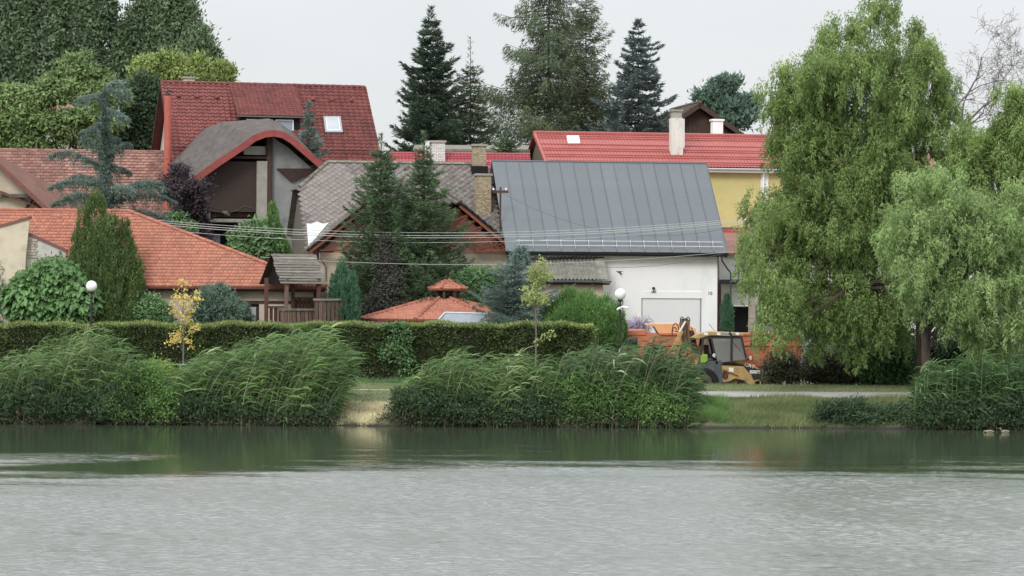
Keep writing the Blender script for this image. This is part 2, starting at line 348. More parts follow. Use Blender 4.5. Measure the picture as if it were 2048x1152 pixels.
M['copper_brown'] = mat('brown_painted_fascia', C(140,86,76), C(118,70,62), rough=.5, rv=0)
M['rust_timber'] = mat('red_brown_timber', C(160,88,58), C(124,62,42), rough=.75, scale=6, rv=.25, stretch=(1,1,1))
M['dark_timber'] = mat('dark_brown_timber', C(92,66,56), C(68,48,42), rough=.85, scale=6, rv=.25, bump=.3)
M['grey_wood'] = mat('weathered_grey_wood', C(142,136,124), C(100,95,87), rough=.95, scale=3, rv=.28, bump=.5, bscale=12, stretch=(1,8,8), stain=C(176,170,158), sscale=2, samt=.5)
M['brown_wood'] = mat('weathered_brown_wood', C(128,100,84), C(94,72,62), rough=.95, scale=3, rv=.3, bump=.5, bscale=12, stretch=(8,8,1), stain=C(152,134,116), sscale=2, samt=.5)
M['red_wood'] = mat('brown_red_post', C(112,70,58), C(86,54,46), rough=.9, scale=4, rv=.2, stretch=(8,8,1))
M['brick'] = mat('chimney_base', C(150,140,110), C(120,105,80), rough=.95, rv=0)
M['glass'] = glassmat('window_glass', (.55,.62,.68,1), mixf=.45)
M['cabglass'] = glassmat('dusty_cab_glass', (.62,.64,.62,1), rough=.25, mixf=.28)
M['blue_glass'] = mat('painted_sky_glass', C(150,166,180), C(124,142,160), rough=.12, rv=0, spec=.9)  # opaque; the sky's reflection is put into the blue base colour
M['pale_pane'] = mat('painted_sky_pane', C(176,182,188), C(160,168,176), rough=.3, rv=0, spec=.9)  # pale base colour stands in for bright sky mirrored in the pane
M['sheet'] = mat('white_tarpaulin', C(206,208,206,1.0), C(190,192,190,1.0), rough=.7, rv=0)
M['net'] = mat('brown_reed_screen', C(84,68,60), C(62,52,48), rough=.95, scale=3, rv=.1, bump=.5, bscale=30, stretch=(1,1,9))
M['concrete'] = mat('concrete', C(170,166,154), C(148,144,134), rough=.95, scale=2, rv=.1, bump=.3, stain=C(120,116,106), samt=.5)
M['globe'] = mat('opal_glass', C(244,246,250,1), C(238,242,248,1), rough=.2, rv=0, spec=.6)
M['black'] = mat('black_paint', C(44,46,48), C(34,36,38), rough=.5, rv=0, spec=.5)
M['cable'] = mat('aluminium_cable', C(196,200,198,1), C(176,180,178,1), rough=.5, rv=0)
M['dark_cable'] = mat('grey_insulated_cable', C(110,112,112), C(90,92,92), rough=.6, rv=0)
M['bark'] = mat('brown_bark', C(92,80,68), C(58,50,44), rough=.95, scale=6, rv=0, bump=.8, bscale=14, stretch=(1,1,.25))
M['grey_bark'] = mat('grey_bark', C(132,122,118), C(100,92,88), rough=.95, scale=6, rv=0, bump=.5, stretch=(1,1,.25))
M['stone'] = mat('pale_stone', C(196,186,166), C(160,150,134), rough=.95, scale=4, rv=.25, bump=.3)
def brickmat(name, c1, c2, mortar, bw, bh, rough=.95):
    m = bpy.data.materials.new(name); m.use_nodes = True; N = m.node_tree.nodes; L = m.node_tree.links; bs = N['Principled BSDF']; bs.inputs['Roughness'].default_value = rough
    co = N.new('ShaderNodeTexCoord'); sp = N.new('ShaderNodeSeparateXYZ'); L.new(co.outputs['Object'], sp.inputs[0])
    ad = N.new('ShaderNodeMath'); L.new(sp.outputs[0], ad.inputs[0]); L.new(sp.outputs[1], ad.inputs[1]); cb = N.new('ShaderNodeCombineXYZ'); L.new(ad.outputs[0], cb.inputs[0]); L.new(sp.outputs[2], cb.inputs[1])
    b = N.new('ShaderNodeTexBrick'); b.inputs['Scale'].default_value = 1; b.inputs['Brick Width'].default_value = bw; b.inputs['Row Height'].default_value = bh
    b.inputs['Mortar Size'].default_value = .012; b.inputs['Color1'].default_value = c1; b.inputs['Color2'].default_value = c2; b.inputs['Mortar'].default_value = mortar; b.inputs['Bias'].default_value = -.1
    L.new(cb.outputs[0], b.inputs['Vector'])
    n = N.new('ShaderNodeTexNoise'); n.inputs['Scale'].default_value = 9; n.inputs['Detail'].default_value = 5; L.new(co.outputs['Object'], n.inputs['Vector'])
    mr = N.new('ShaderNodeMapRange'); mr.inputs['To Min'].default_value = .6; mr.inputs['To Max'].default_value = 1.35; L.new(n.outputs['Fac'], mr.inputs[0])
    hs = N.new('ShaderNodeHueSaturation'); L.new(b.outputs['Color'], hs.inputs['Color']); L.new(mr.outputs[0], hs.inputs['Value']); L.new(hs.outputs[0], bs.inputs['Base Color'])
    bp = N.new('ShaderNodeBump'); bp.inputs['Strength'].default_value = .6; bp.inputs['Distance'].default_value = .01; bp.invert = True; L.new(b.outputs['Fac'], bp.inputs['Height']); L.new(bp.outputs[0], bs.inputs['Normal'])
    return m
M['yellow_brick'] = brickmat('mottled_yellow_brick', C(196,176,128), C(142,96,66), C(150,142,120), .14, .075)
M['white_brick'] = brickmat('whitewashed_brick', C(226,226,222,1), C(204,204,200,1), C(150,150,146), .27, .09)

# ================================================================== GROUND (one sheet to the horizon)
xs = np.unique(np.concatenate([np.linspace(-3500, -60, 30), np.arange(-60, 60.01, .6), np.linspace(60, 3500, 30)]))
ys = np.unique(np.concatenate([np.array([-600, -200, 0, 60, 100, 112, 117, 118.3]), SHORE + np.array([-3.4, -3, -2.2, -1.4, -.8, -.55, -.35, -.2, -.08, 0, .12, .3, .5, .8, 1.2, 1.7, 2.3, 3, 3.5, 4, 5, 6.5, 9, 10, 12, 14, 15, 15.7, 16.4, 18, 20, 24, 30, 40, 55, 70, 110, 160, 300, 700, 1500, 3500])]))
XX, YY = np.meshgrid(xs, ys); ZZ = gz(XX, YY); nr, nc = XX.shape
I, J = np.meshgrid(np.arange(nr-1), np.arange(nc-1), indexing='ij'); q0 = (I*nc+J).ravel()
me = bpy.data.meshes.new('ground'); me.from_pydata(np.stack([XX, YY, ZZ], -1).reshape(-1, 3).tolist(), [], np.stack([q0, q0+1, q0+nc+1, q0+nc], 1).tolist())
gm = bpy.data.materials.new('grassy_ground'); gm.use_nodes = True; N = gm.node_tree.nodes; L = gm.node_tree.links; bs = N['Principled BSDF']; bs.inputs['Roughness'].default_value = .95
co = N.new('ShaderNodeTexCoord'); n1 = N.new('ShaderNodeTexNoise'); n1.inputs['Scale'].default_value = .45; n1.inputs['Detail'].default_value = 7; L.new(co.outputs['Object'], n1.inputs['Vector'])
cr = N.new('ShaderNodeValToRGB'); cr.color_ramp.elements[0].position = .35; cr.color_ramp.elements[0].color = C(92,106,66); cr.color_ramp.elements[1].position = .62; cr.color_ramp.elements[1].color = C(122,130,84)
L.new(n1.outputs['Fac'], cr.inputs[0])
n2 = N.new('ShaderNodeTexNoise'); n2.inputs['Scale'].default_value = 7; n2.inputs['Detail'].default_value = 6; L.new(co.outputs['Object'], n2.inputs['Vector'])
mr = N.new('ShaderNodeMapRange'); mr.inputs['From Min'].default_value = .25; mr.inputs['From Max'].default_value = .75; mr.inputs['To Min'].default_value = .7; mr.inputs['To Max'].default_value = 1.15; L.new(n2.outputs['Fac'], mr.inputs[0])
hs = N.new('ShaderNodeHueSaturation'); L.new(cr.outputs[0], hs.inputs['Color']); L.new(mr.outputs[0], hs.inputs['Value'])
sp = N.new('ShaderNodeSeparateXYZ'); L.new(co.outputs['Object'], sp.inputs[0])
wet = N.new('ShaderNodeMapRange'); wet.inputs['From Min'].default_value = .04; wet.inputs['From Max'].default_value = .2; L.new(sp.outputs[2], wet.inputs[0])
mm = N.new('ShaderNodeMix'); mm.data_type = 'RGBA'; L.new(wet.outputs[0], mm.inputs[0]); mm.inputs[6].default_value = C(52,46,38); L.new(hs.outputs[0], mm.inputs[7])
L.new(mm.outputs[2], bs.inputs['Base Color'])
bn = N.new('ShaderNodeBump'); bn.inputs['Strength'].default_value = .7; bn.inputs['Distance'].default_value = .05; L.new(n2.outputs['Fac'], bn.inputs['Height']); L.new(bn.outputs[0], bs.inputs['Normal'])
link('ground', me, gm, kind='structure')
# lakeside path: asphalt strip on the flat of the bank
def strip(name, x0, x1, d0, d1, lift, m, nx=160, wob=.06):
    xv = np.linspace(x0, x1, nx); rng = np.random.default_rng(5); a = SHORE+d0+rng.normal(0, wob, nx); b_ = SHORE+d1+rng.normal(0, wob, nx); r = []
    for x, ya, yb in zip(xv, a, b_): r += [(x, ya, float(gz(x, ya))+lift), (x, (ya+yb)/2, float(gz(x, (ya+yb)/2))+lift), (x, yb, float(gz(x, yb))+lift)]
    me = bpy.data.meshes.new(name); me.from_pydata(r, [], [(3*i+k, 3*i+3+k, 3*i+4+k, 3*i+1+k) for i in range(nx-1) for k in range(2)]); return link(name, me, m, kind='structure')
M['asphalt'] = mat('worn_pale_asphalt', C(168,166,162), C(136,134,130), rough=.95, scale=.8, rv=0, bump=.3, stain=C(190,184,170), sscale=.5, samt=.6, stretch=(.35, 1, 1))
strip('path', 7.0, 120, 4.35, 8.3, .012, M['asphalt'])
M['trodden'] = mat('trodden_earth', C(176,170,140), C(150,146,112), rough=.95, scale=1.2, rv=0, bump=.3)
strip('footpath', -60, 7.0, 7.6, 8.3, .012, M['trodden'])
# ================================================================== WATER
def water_mesh():
    rng = np.random.default_rng(77)
    ys = np.unique(np.concatenate([[-500, -200, -50, 0, 20, 35, 45, 50], np.arange(53, 99.0, .10), np.arange(99, SHORE+.9, .5), [SHORE+.9]]))
    u = np.concatenate([-np.geomspace(1.03, 40, 8)[::-1], np.linspace(-1, 1, 240), np.geomspace(1.03, 40, 8)]); X = u[None, :]*(np.clip(ys, 53, 200)*.186+1.2)[:, None]; Y = np.repeat(ys[:, None], len(u), 1)
    def lobes(n, wl0, wl1, ang, seed):
        r = np.random.default_rng(seed); h = 0
        for k in range(n):
            wl = r.uniform(wl0, wl1); a = math.radians(90)+r.normal()*ang; kx, ky = 2*math.pi/wl*math.cos(a), 2*math.pi/wl*math.sin(a); h = h+np.sin(kx*X+ky*Y+r.uniform(0, 6.28))*wl**.9
        return h/math.sqrt(n)
    edge = Y + .14*X - 5.0*np.sin(X*.11+.8) - 3.0*np.sin(X*.27+2) - lobes(14, 6, 26, 1.2, 3)*.30 - lobes(16, 1.2, 5, .35, 4)*.9
    ruf = np.clip((WIND_EDGE-edge)/17.0, 0, 1); ruf = ruf*ruf*(3-2*ruf)
    paw = np.clip((lobes(10, 9, 30, .5, 8)*.06-.66)*1.6, 0, .4)*np.clip((113-Y)/6, 0, 1)*np.clip((-6-X)/5, 0, 1)     # a few cat's-paws on the calm strip
    g = .55+.45*np.clip(lobes(12, 3, 14, .6, 9)*.12+.6, 0, 1.3)
    H = lobes(40, .21, .42, .55, 5)*.062 + lobes(8, .45, .9, .5, 6)*.012
    Z = H*.75*np.clip(ruf**1.5+paw, 0, 1)*g; RF = np.clip(ruf+paw, 0, 1)*(.75+.25*g); Z[(Y > 118)] = 0; Z = np.where((np.abs(u)[None, :] > 1.001) | (Y < 53), 0, Z)
    nr, nc = X.shape; I, J = np.meshgrid(np.arange(nr-1), np.arange(nc-1), indexing='ij'); q = (I*nc+J).ravel(); F = np.stack([q, q+1, q+nc+1, q+nc], 1)
    me = bpy.data.meshes.new('water'); me.vertices.add(nr*nc); me.vertices.foreach_set('co', np.stack([X, Y, Z], -1).astype(np.float32).ravel()); me.loops.add(F.size); me.loops.foreach_set('vertex_index', F.ravel().astype(np.int32)); me.polygons.add(len(F)); me.polygons.foreach_set('loop_start', (np.arange(len(F))*4).astype(np.int32)); me.polygons.foreach_set('use_smooth', np.ones(len(F), bool)); at_ = me.attributes.new('ruffle', 'FLOAT', 'POINT'); at_.data.foreach_set('value', RF.astype(np.float32).ravel()); me.update(calc_edges=True); return me
WIND_EDGE = 100.5
me = water_mesh()
wm = bpy.data.materials.new('lake_water'); wm.use_nodes = True; N = wm.node_tree.nodes; L = wm.node_tree.links; bs = N['Principled BSDF']
bs.inputs['Base Color'].default_value = C(60,72,54,1); bs.inputs['Roughness'].default_value = .04; bs.inputs['IOR'].default_value = 3.6; bs.inputs['Specular IOR Level'].default_value = .5
co = N.new('ShaderNodeTexCoord'); sp = N.new('ShaderNodeSeparateXYZ'); L.new(co.outputs['Object'], sp.inputs[0])
def noise(sc, st, det=3, ro=.55, dist=0):
    a = N.new('ShaderNodeMapping'); a.inputs['Scale'].default_value = st; L.new(co.outputs['Object'], a.inputs[0])
    b = N.new('ShaderNodeTexNoise'); b.inputs['Scale'].default_value = sc; b.inputs['Detail'].default_value = det; b.inputs['Roughness'].default_value = ro; b.inputs['Distortion'].default_value = dist; L.new(a.outputs[0], b.inputs['Vector']); return b.outputs['Fac']
def math_(op, a, b=None, c=None):
    n = N.new('ShaderNodeMath'); n.operation = op
    for i, x in enumerate((a, b, c)):
        if x is None: continue
        if isinstance(x, (int, float)): n.inputs[i].default_value = x
        else: L.new(x, n.inputs[i])
    return n.outputs[0]
at = N.new('ShaderNodeAttribute'); at.attribute_name = 'ruffle'; rf = math_('ADD', at.outputs['Fac'], math_('MULTIPLY', math_('SUBTRACT', noise(1.1, (.10, 1, 1), 5, .75), .5), 1.5))
ms_ = N.new('ShaderNodeMapRange'); ms_.interpolation_type = 'SMOOTHSTEP'; ms_.inputs['From Min'].default_value = .12; ms_.inputs['From Max'].default_value = .85; L.new(rf, ms_.inputs[0]); rf = math_('MULTIPLY', ms_.outputs[0], math_('MINIMUM', math_('MULTIPLY', at.outputs['Fac'], 6.0), 1.0))
b1 = noise(2.2, (.5, 1, 1), 4, .6); b2 = noise(7, (.35, 1, 1), 3, .6); bn = N.new('ShaderNodeBump'); bn.inputs['Strength'].default_value = 1.0; bn.inputs['Distance'].default_value = 1.0
L.new(math_('ADD', math_('MULTIPLY', b1, .008), math_('MULTIPLY', math_('MULTIPLY', b2, rf), .045)), bn.inputs['Height']); L.new(bn.outputs[0], bs.inputs['Normal'])
L.new(math_('ADD', math_('MULTIPLY', math_('POWER', rf, 2.2), .25), .035), bs.inputs['Roughness'])
link('water', me, wm, kind='structure')
# ================================================================== BUILDINGS
def prism_u(mb, poly, u0, u1):
    n = len(poly); vs = [(u0, p[0], p[1]) for p in poly] + [(u1, p[0], p[1]) for p in poly]
    mb.add(vs, [list(range(n)), list(range(2*n-1, n-1, -1))] + [(i, i+n, (i+1) % n+n, (i+1) % n) for i in range(n)]); return mb
def chimney(b, parent, px0, px1, ytop, ybot, v, depth, m, cap=True, pot=False, capm=None, name='chimney'):
    a = b.q(px0, ytop, v); c = b.q(px1, ybot, v); mb = MB(); h = .07
    mb.box((a.x, v, c.z-.4), (c.x, v+depth, a.z - (.12 if cap else 0))); o = mb.build(name, m, parent)
    if cap:
        k = MB(); k.box((a.x-h, v-h, a.z-.12), (c.x+h, v+depth+h, a.z)); k.build('chimney_cap', capm or M['concrete'], o, bevel=.015)
        k = MB(); k.box((a.x+.1, v+.1, a.z), (c.x-.1, v+depth-.1, a.z+.03)); k.build('flue_dark_slab', M['dark'], o)  # raised slab whose dark colour stands for the shade inside the flue
    return o
def ridge_tiles(b, p0, p1, m, r=.11, L=.38, name='ridge_tile', parts=True, parent=None, seed=3):
    p0, p1 = Vector(p0), Vector(p1); d = p1-p0; n = max(1, int(d.length/L)); dn = d.normalized(); side = dn.cross(Vector((0,0,1))).normalized(); up = side.cross(dn).normalized()
    if up.z < 0: up = -up
    vs = []; K = 6
    for s, rr in ((0, r*1.12), (L*1.08, r*.95)):
        for k in range(K+1):
            t = math.pi*k/K; vs.append(dn*s + side*math.cos(t)*rr + up*(math.sin(t)*rr))
    fs = [(k, k+1, K+2+k, K+1+k) for k in range(K)] + [tuple(range(K, -1, -1))]
    if parts:
        me = bpy.data.meshes.new(name); me.from_pydata(vs, [], fs); me.materials.append(m)
        for i in range(n):
            o = bpy.data.objects.new(name, me); SC.collection.objects.link(o); o.parent = parent or b.e; o.location = p0 + d*(i/n) + up*(.004*(i % 3))
    else:
        mb = MB()
        for i in range(n): mb.add([v + p0 + d*(i/n) for v in vs], fs)
        mb.build(name+'s', m, parent or b.e, kind='stuff')
def gutter(b, u0, u1, v, z, m, r=.07, name='gutter', parent=None):
    mb = MB(); K = 6; vs = []
    for u in (u0, u1):
        for k in range(K+1):
            t = math.pi + math.pi*k/K; vs.append((u, v+math.cos(t)*r, z+math.sin(t)*r))
        vs += [(u, v+r*.85, z), (u, v-r*.85, z)]
    n = K+3; fs = [(i, (i+1) % n, n+(i+1) % n, n+i) for i in range(n)] + [list(range(n)), list(range(2*n-1, n-1, -1))]
    mb.add(vs, fs); return mb.build(name, m, parent or b.e)
def simple_house(b, uL, uR, zE, zR, run, ov, wallm, depth=None, gable_in=.3):
    """walls and back slope of a gabled house; the front slope is laid by the caller"""
    s = (zR-zE)/(run+ov); zw = zE+s*ov-.1; D = 2*run
    g = MB(); g.box((uL+gable_in, 0, -.6), (uR-gable_in, .3, zw)); b.part('wall', g, wallm); g = MB(); g.box((uL+gable_in, D-.3, -.6), (uR-gable_in, D, zw)); b.part('back_wall', g, wallm)
    b.part('wall', g, wallm)
    for u in (uL+gable_in, uR-gable_in-.3):
        g = MB(); prism_u(g, [(.3, -.6), (D-.3, -.6), (D-.3, zw), (run, zR-.14), (.3, zw)], u, u+.3); b.part('gable_wall', g, wallm)
    k = MB(); k.slab([(uL, D+ov, zE), (uL, run, zR), (uR, run, zR), (uR, D+ov, zE)][::-1], .1); return k

# ---- 1. white house with the grey sheet-metal roof
b = Bld('garage_house', 1441, 150, 9, 'white two-storey house with grey standing-seam metal roof and roller shutter', 'house'); B1 = b
ov = .6; zE = b.q(1250, 504.5, -ov).z; uR = b.q(1456, 507, -ov).x; uL = b.q(1012, 500, -ov).x; run = 4.6; zR = b.q(1190, 325, run).z
k = simple_house(b, uL, uR, zE, zR, run, ov, M['white_wall'], gable_in=.42); 
# front wall is rebuilt with its openings
for o in [o for o in bpy.data.objects if o.parent == b.e and o.name.startswith('wall')]: bpy.data.objects.remove(o)
D = 2*run; s = (zR-zE)/(run+ov); zw = zE+s*ov-.1
def hole(x0, y0, x1, y1): a = b.q(x0, y0, 0); c = b.q(x1, y1, 0); return (a.x, c.x, c.z, a.z)
h1 = hole(1283, 583, 1402, 775); h1 = (h1[0], h1[1], .05, h1[3]); h2 = hole(1150, 587, 1246, 775); h2 = (h2[0], h2[1], .05, h2[3])
g = MB(); wall_holes(g, uL+.42, uR-.42, -.6, zw, 0, .3, [h1, h2]); b.part('wall', g, M['white_wall'])
b.part('back_roof', k, M['metal_roof'])
for h in (h1, h2):
    g = MB(); g.box((h[0]-.02, -.03, h[3]-.36), (h[1]+.02, .1, h[3]+.02)); sb = b.part('shutter_box', g, M['white_metal'], bevel=.01)
    g = MB(); z = .06; nsl = int((h[3]-.4-z)/.085)
    for i in range(nsl): g.box((h[0]+.02, .035, z+i*.085), (h[1]-.02, .06, z+i*.085+.064))
    g.box((h[0], .061, 0), (h[1], .09, h[3]-.3)); rs = b.part('roller_shutter', g, M['white_metal'])
    for u in (h[0], h[1]-.07):
        g = MB(); g.box((u, .005, .05), (u+.05, .034, h[3]-.37)); b.part('guide_rail', g, M['grey_metal'])
# roof panels with upstanding seams
Np = 16; L_ = math.hypot(zR-zE, run+ov); w = (uR-uL)/Np; es = Vector((0, (run+ov), zR-zE)).normalized(); nn = Vector((1,0,0)).cross(es)
g = MB(); g.slab([(uL+.03, -ov+.03, zE-.01), (uR-.03, -ov+.03, zE-.01), (uR-.03, run, zR-.01), (uL+.03, run, zR-.01)], .12); b.part('roof_deck', g, M['dark_metal'])
mb = MB(); W_ = w-.02
def pt(u, s_, n_): return Vector((u, 0, 0)) + es*s_ + nn*n_
mb.add([pt(0,0,.012), pt(W_,0,.012), pt(W_,L_,.012), pt(0,L_,.012), pt(0,0,-.012), pt(W_,0,-.012), pt(W_,L_,-.012), pt(0,L_,-.012)], [(0,1,2,3),(4,5,1,0),(5,6,2,1),(7,4,0,3)])
mb.add([pt(W_,0,.0), pt(W_+.014,0,.0), pt(W_+.014,0,.05), pt(W_,0,.05), pt(W_,L_,.0), pt(W_+.014,L_,.0), pt(W_+.014,L_,.05), pt(W_,L_,.05)], [(0,1,2,3),(0,3,7,4),(1,5,6,2),(3,2,6,7)])
me = bpy.data.meshes.new('roof_panel'); me.from_pydata(mb.v, [], mb.f); me.materials.append(M['metal_roof'])
for i in range(Np):
    o = bpy.data.objects.new('roof_panel', me); SC.collection.objects.link(o); o.parent = b.e; o.location = (uL+i*w, -ov, zE+.006*(i % 2))
g = MB(); g.tube([(uL, run, zR+.03), (uR, run, zR+.03)], .05, 6); b.part('ridge_cap', g, M['metal_roof'])
for t in (.045, .095):
    q = Vector((0, -ov, zE)) + es*(L_*t) + nn*.16; g = MB(); g.tube([(uL+.6, q.y, q.z), (uR-.25, q.y, q.z)], .02, 6); b.part('snow_guard_rail', g, M['silver_bar'])
mb = MB(); mb.tube([pt(0,.12,.01), pt(0,L_*.105,.19)], .012, 4); me = bpy.data.meshes.new('snow_guard_bracket'); me.from_pydata(mb.v, [], mb.f); me.materials.append(M['silver_bar'])
for i in range(1, Np):
    o = bpy.data.objects.new('snow_guard_bracket', me); SC.collection.objects.link(o); o.parent = b.e; o.location = (uL+i*w-.01, -ov, zE)
gutter(b, uL+.05, uR+.02, -ov-.06, zE-.03, M['dark_metal'], r=.09)
g = MB(); g.box((uL+.1, -ov+.02, zE-.20), (uR-.05, -.0, zE-.125)); b.part('soffit', g, M['dark_metal'])
g = MB(); g.box((uR-.06, -ov, zE-.26), (uR-.03, -ov+.5, zE-.14)); b.part('barge_end', g, M['dark_metal'])
zz = zE-.1; g = MB(); g.tube([(uR-.35, -ov-.06, zz), (uR-.33, -ov-.02, zz-.3), (uR+.1, -.1, zz-.75), (uR+.35, .2, zz-.95), (uR+.38, .3, 0)], .045, 7); b.part('downpipe', g, M['dark_metal'])
c = b.q(1307, 583, 0); g = MB(); g.box((c.x-.12, -.09, c.z-.03), (c.x+.12, -.005, c.z+.0)); g.tube([(c.x, -.06, c.z), (c.x-.02, -.14, c.z+.12)], .025, 6); g.lathe((c.x-.03, -.16, c.z+.09), [(.0, 0), (.07, .02), (.09, .08), (.07, .14), (0, .16)], 10)
lampo = b.part('security_lamp', g, M['black'])
c = b.q(1420, 587, 0); text_mesh('house_number', '10', .26, M['black'], b.e, (c.x, -.012, c.z), (math.radians(90), 0, 0))
g = MB(); g.box((uR-.43, -.012, -.2), (uR-.405, .31, zw-.1)); b.part('corner_strip', g, M['dark_metal'])

# ---- 2. old house with the weathered slate roof
b = Bld('slate_house', 617, 147.6, 11, 'old house with weathered grey slate roof and red-brown lattice gable', 'house'); B2 = b
ve = -.3; zE = b.q(617, 497, ve).z; uL = b.q(617, 497, ve).x; run = 5.5; zR = b.q(800, 327, run).z; uR = b.q(1012, 500, ve).x
sm = (zR-zE)/(run-ve); th = .70; vh = ve+th*(run-ve); zh = zE+th*(zR-zE); uH = uL+1.75
SL = dict(kind='diamond', w=.42, L=.2, t=.012, m=M['slate'], name='slate', lift=.02, jit=.006)
tiles(b, [(uL, ve, zE), (uR, ve, zE), (uR, run, zR), (uH, run, zR), (uL, vh, zh)], nparts=220, deck=M['slate'], seed=4, prio=lambda B: np.abs(B[:, 0]-(uL+1.9))+np.abs(B[:, 2]-(zE+2.6))*.8, **SL)
tiles(b, [(uL, 2*run-vh, zh), (uL, vh, zh), (uH, run, zR)], deck=M['slate'], seed=5, **SL)
g = MB(); g.slab([(uR, 2*run-ve, zE), (uL, 2*run-ve, zE), (uL, 2*run-vh, zh), (uH, run, zR), (uR, run, zR)], .1); b.part('back_roof', g, M['slate'])
rv_ = -1.25; uc = b.q(829, 500, rv_).x; hf = (b.q(1043, 503, rv_).x - b.q(616, 499, rv_).x)/2; z2 = b.q(829, 501, rv_).z
sl = .80; zT = min(z2+hf*sl, zR-.1); sl = (zT-z2)/hf; zc = b.q(829, 403, rv_).z; hw = (zT-zc)/sl; vt = .9; vm = ve+(zT-zE)/sm
def v_on_main(z): return ve+(z-zE)/sm
tiles(b, [(uc-hf, ve, z2), (uc-hf, rv_, z2), (uc-hw, rv_, zc), (uc, vt, zT), (uc, vm, zT)], nparts=70, deck=M['slate'], seed=6, **SL)
tiles(b, [(uc+hf, rv_, z2), (uc+hf, ve, z2), (uc, vm, zT), (uc, vt, zT), (uc+hw, rv_, zc)], deck=M['slate'], seed=7, **SL)
tiles(b, [(uc-hw, rv_-.02, zc), (uc+hw, rv_-.02, zc), (uc, vt, zT)], deck=M['slate'], seed=8, **SL)
ridge_tiles(b, (uH, run, zR), (uR, run, zR), M['slate_moss'], r=.12, L=.42)
ridge_tiles(b, (uL, vh, zh), (uH, run, zR+.02), M['slate_moss'], r=.12, L=.42)
ridge_tiles(b, (uc+hw, rv_, zc), (uc, vt, zT+.02), M['slate_moss'], r=.11, L=.4, parts=False)
ridge_tiles(b, (uc-hf, ve, z2+.02), (uc, vm, zT), M['slate_moss'], r=.09, L=.4, parts=False)
# barge boards, lattice truss of the right rake
def rake(u0, z0, u1, z1, v, wd, th_, m, name, mb=None, parent=None):
    d = Vector((u1-u0, 0, z1-z0)).normalized(); n_ = Vector((d.z, 0, -d.x)); 
    if n_.z > 0: n_ = -n_
    a, c_ = Vector((u0, 0, z0)), Vector((u1, 0, z1)); pl = [a, c_, c_+n_*wd, a+n_*wd]
    k = mb or MB(); k.prism([(p.x, p.z) for p in pl], v, v+th_)
    return None if mb else k.build(name, m, parent or b.e)
for sgn in (-1, 1):
    rake(uc+sgn*hf, z2-.02, uc+sgn*hw, zc-.02, rv_-.03, .10, .05, M['dark'], 'verge_strip')
    rake(uc+sgn*hf, z2-.13, uc+sgn*hw, zc-.13, rv_+.0, .17, .05, M['rust_timber'], 'barge_board')
rake(uc-hw, zc-.05, uc+hw, zc-.05, rv_-.03, .12, .05, M['dark'], 'verge_strip')
p_bot = b.q(1036, 503, rv_); lo = [b.q(*t, rv_) for t in ((1030, 497), (952, 497), (905, 440), (880, 425))]
def bar(p, q_, name='lattice_bar', wd=.09, dv=0):
    d = (q_-p).normalized(); n_ = Vector((d.z, 0, -d.x))*wd/2; k = MB(); k.prism([(p.x+n_.x, p.z+n_.z), (q_.x+n_.x, q_.z+n_.z), (q_.x-n_.x, q_.z-n_.z), (p.x-n_.x, p.z-n_.z)], rv_+.06+dv, rv_+.12+dv); k.build(name, M['rust_timber'], b.e)
bar(b.q(951, 501, rv_), b.q(1032, 500, rv_), 'lattice_tie', .15); bar(b.q(868, 421, rv_), b.q(966, 500, rv_), 'lattice_chord', .12); bar(b.q(880, 404, rv_), b.q(868, 421, rv_), dv=.03)
top = lambda t: b.q(905+t*120, 408+t*92, rv_); low = lambda t: b.q(874+t*88, 424+t*72, rv_)
for i in range(8):
    t = i/7; bar(top(t*.86), low(t), dv=.02 if i % 2 else .06)
    if i < 7: bar(top(min(1, (i+.15)/7*.86)), low((i+1)/7), dv=.10)
for i in range(4): bar(b.q(978+i*14, 474+i*9, rv_), b.q(985+i*13, 499, rv_), dv=.02); bar(b.q(985+i*13, 499, rv_), b.q(995+i*12, 484+i*6, rv_), dv=.08)
# mirrored, mostly behind the spruces
for x0, y0, x1, y1 in ((690, 501, 640, 501), (780, 421, 690, 498), (752, 412, 775, 424), (735, 424, 762, 436), (718, 440, 742, 452), (700, 452, 722, 468)): bar(b.q(x0, y0, rv_), b.q(x1, y1, rv_))
# walls
wv = -.55; g = MB(); zs = b.q(829, 507, wv).z
g.prism([(uc-hf+.75, zs), (uc+hf-.6, zs), (uc+hw, zc-.4), (uc-hw, zc-.4)], wv, wv+.3); b.part('gable_wall', g, M['pink_wall'])
g = MB(); g.box((uc-hf+.75, wv-.002, -.6), (uc+hf-.6, wv+.3, zs-.002)); b.part('wall', g, M['beige_wall'])
g = MB(); g.box((uL+.35, .3, -.6), (uR-.3, .5, zE-.1)); g.box((uR-.6, .5, -.6), (uR-.3, 2*run-.2, zE-.1)); prism_u(g, [(.5, zE-.1), (2*run-.5, zE-.1), (run, zR-.2)], uR-.6, uR-.3); b.part('side_wall', g, M['pale_wall'])
g = MB(); x0_ = uL+.3
rngp = random.Random(3)
for i in range(int(2*run/.2)):
    v0 = .15+i*.2; vm_ = v0+.1; zt = min(zE+sm*(vm_-ve), zE+sm*(2*run-ve-vm_), zh)-.16; g.box((x0_+rngp.uniform(0, .015), v0, 1.0), (x0_+.06, v0+.185, zt))
g.build('plank_cladding', M['grey_wood'], b.e, kind='stuff')
g = MB(); prism_u(g, [(.2, -.6), (2*run-.3, -.6), (2*run-.3, zE-.1), (2*run-vh, zh-.2), (vh, zh-.2), (.2, zE-.15)], x0_+.07, x0_+.3); b.part('end_wall', g, M['grey_wall'])
g = MB(); g.box((uL-.03, vh-.1, zh-.14), (uL+.02, 2*run-vh+.1, zh-.0)); b.part('hip_fascia', g, M['dark'])
rk = MB(); prism_u(rk, [(ve, zE-.12), (vh, zh-.12), (vh, zh), (ve, zE)], uL-.02, uL+.03); b.part('verge_board', rk, M['grey_wood'])
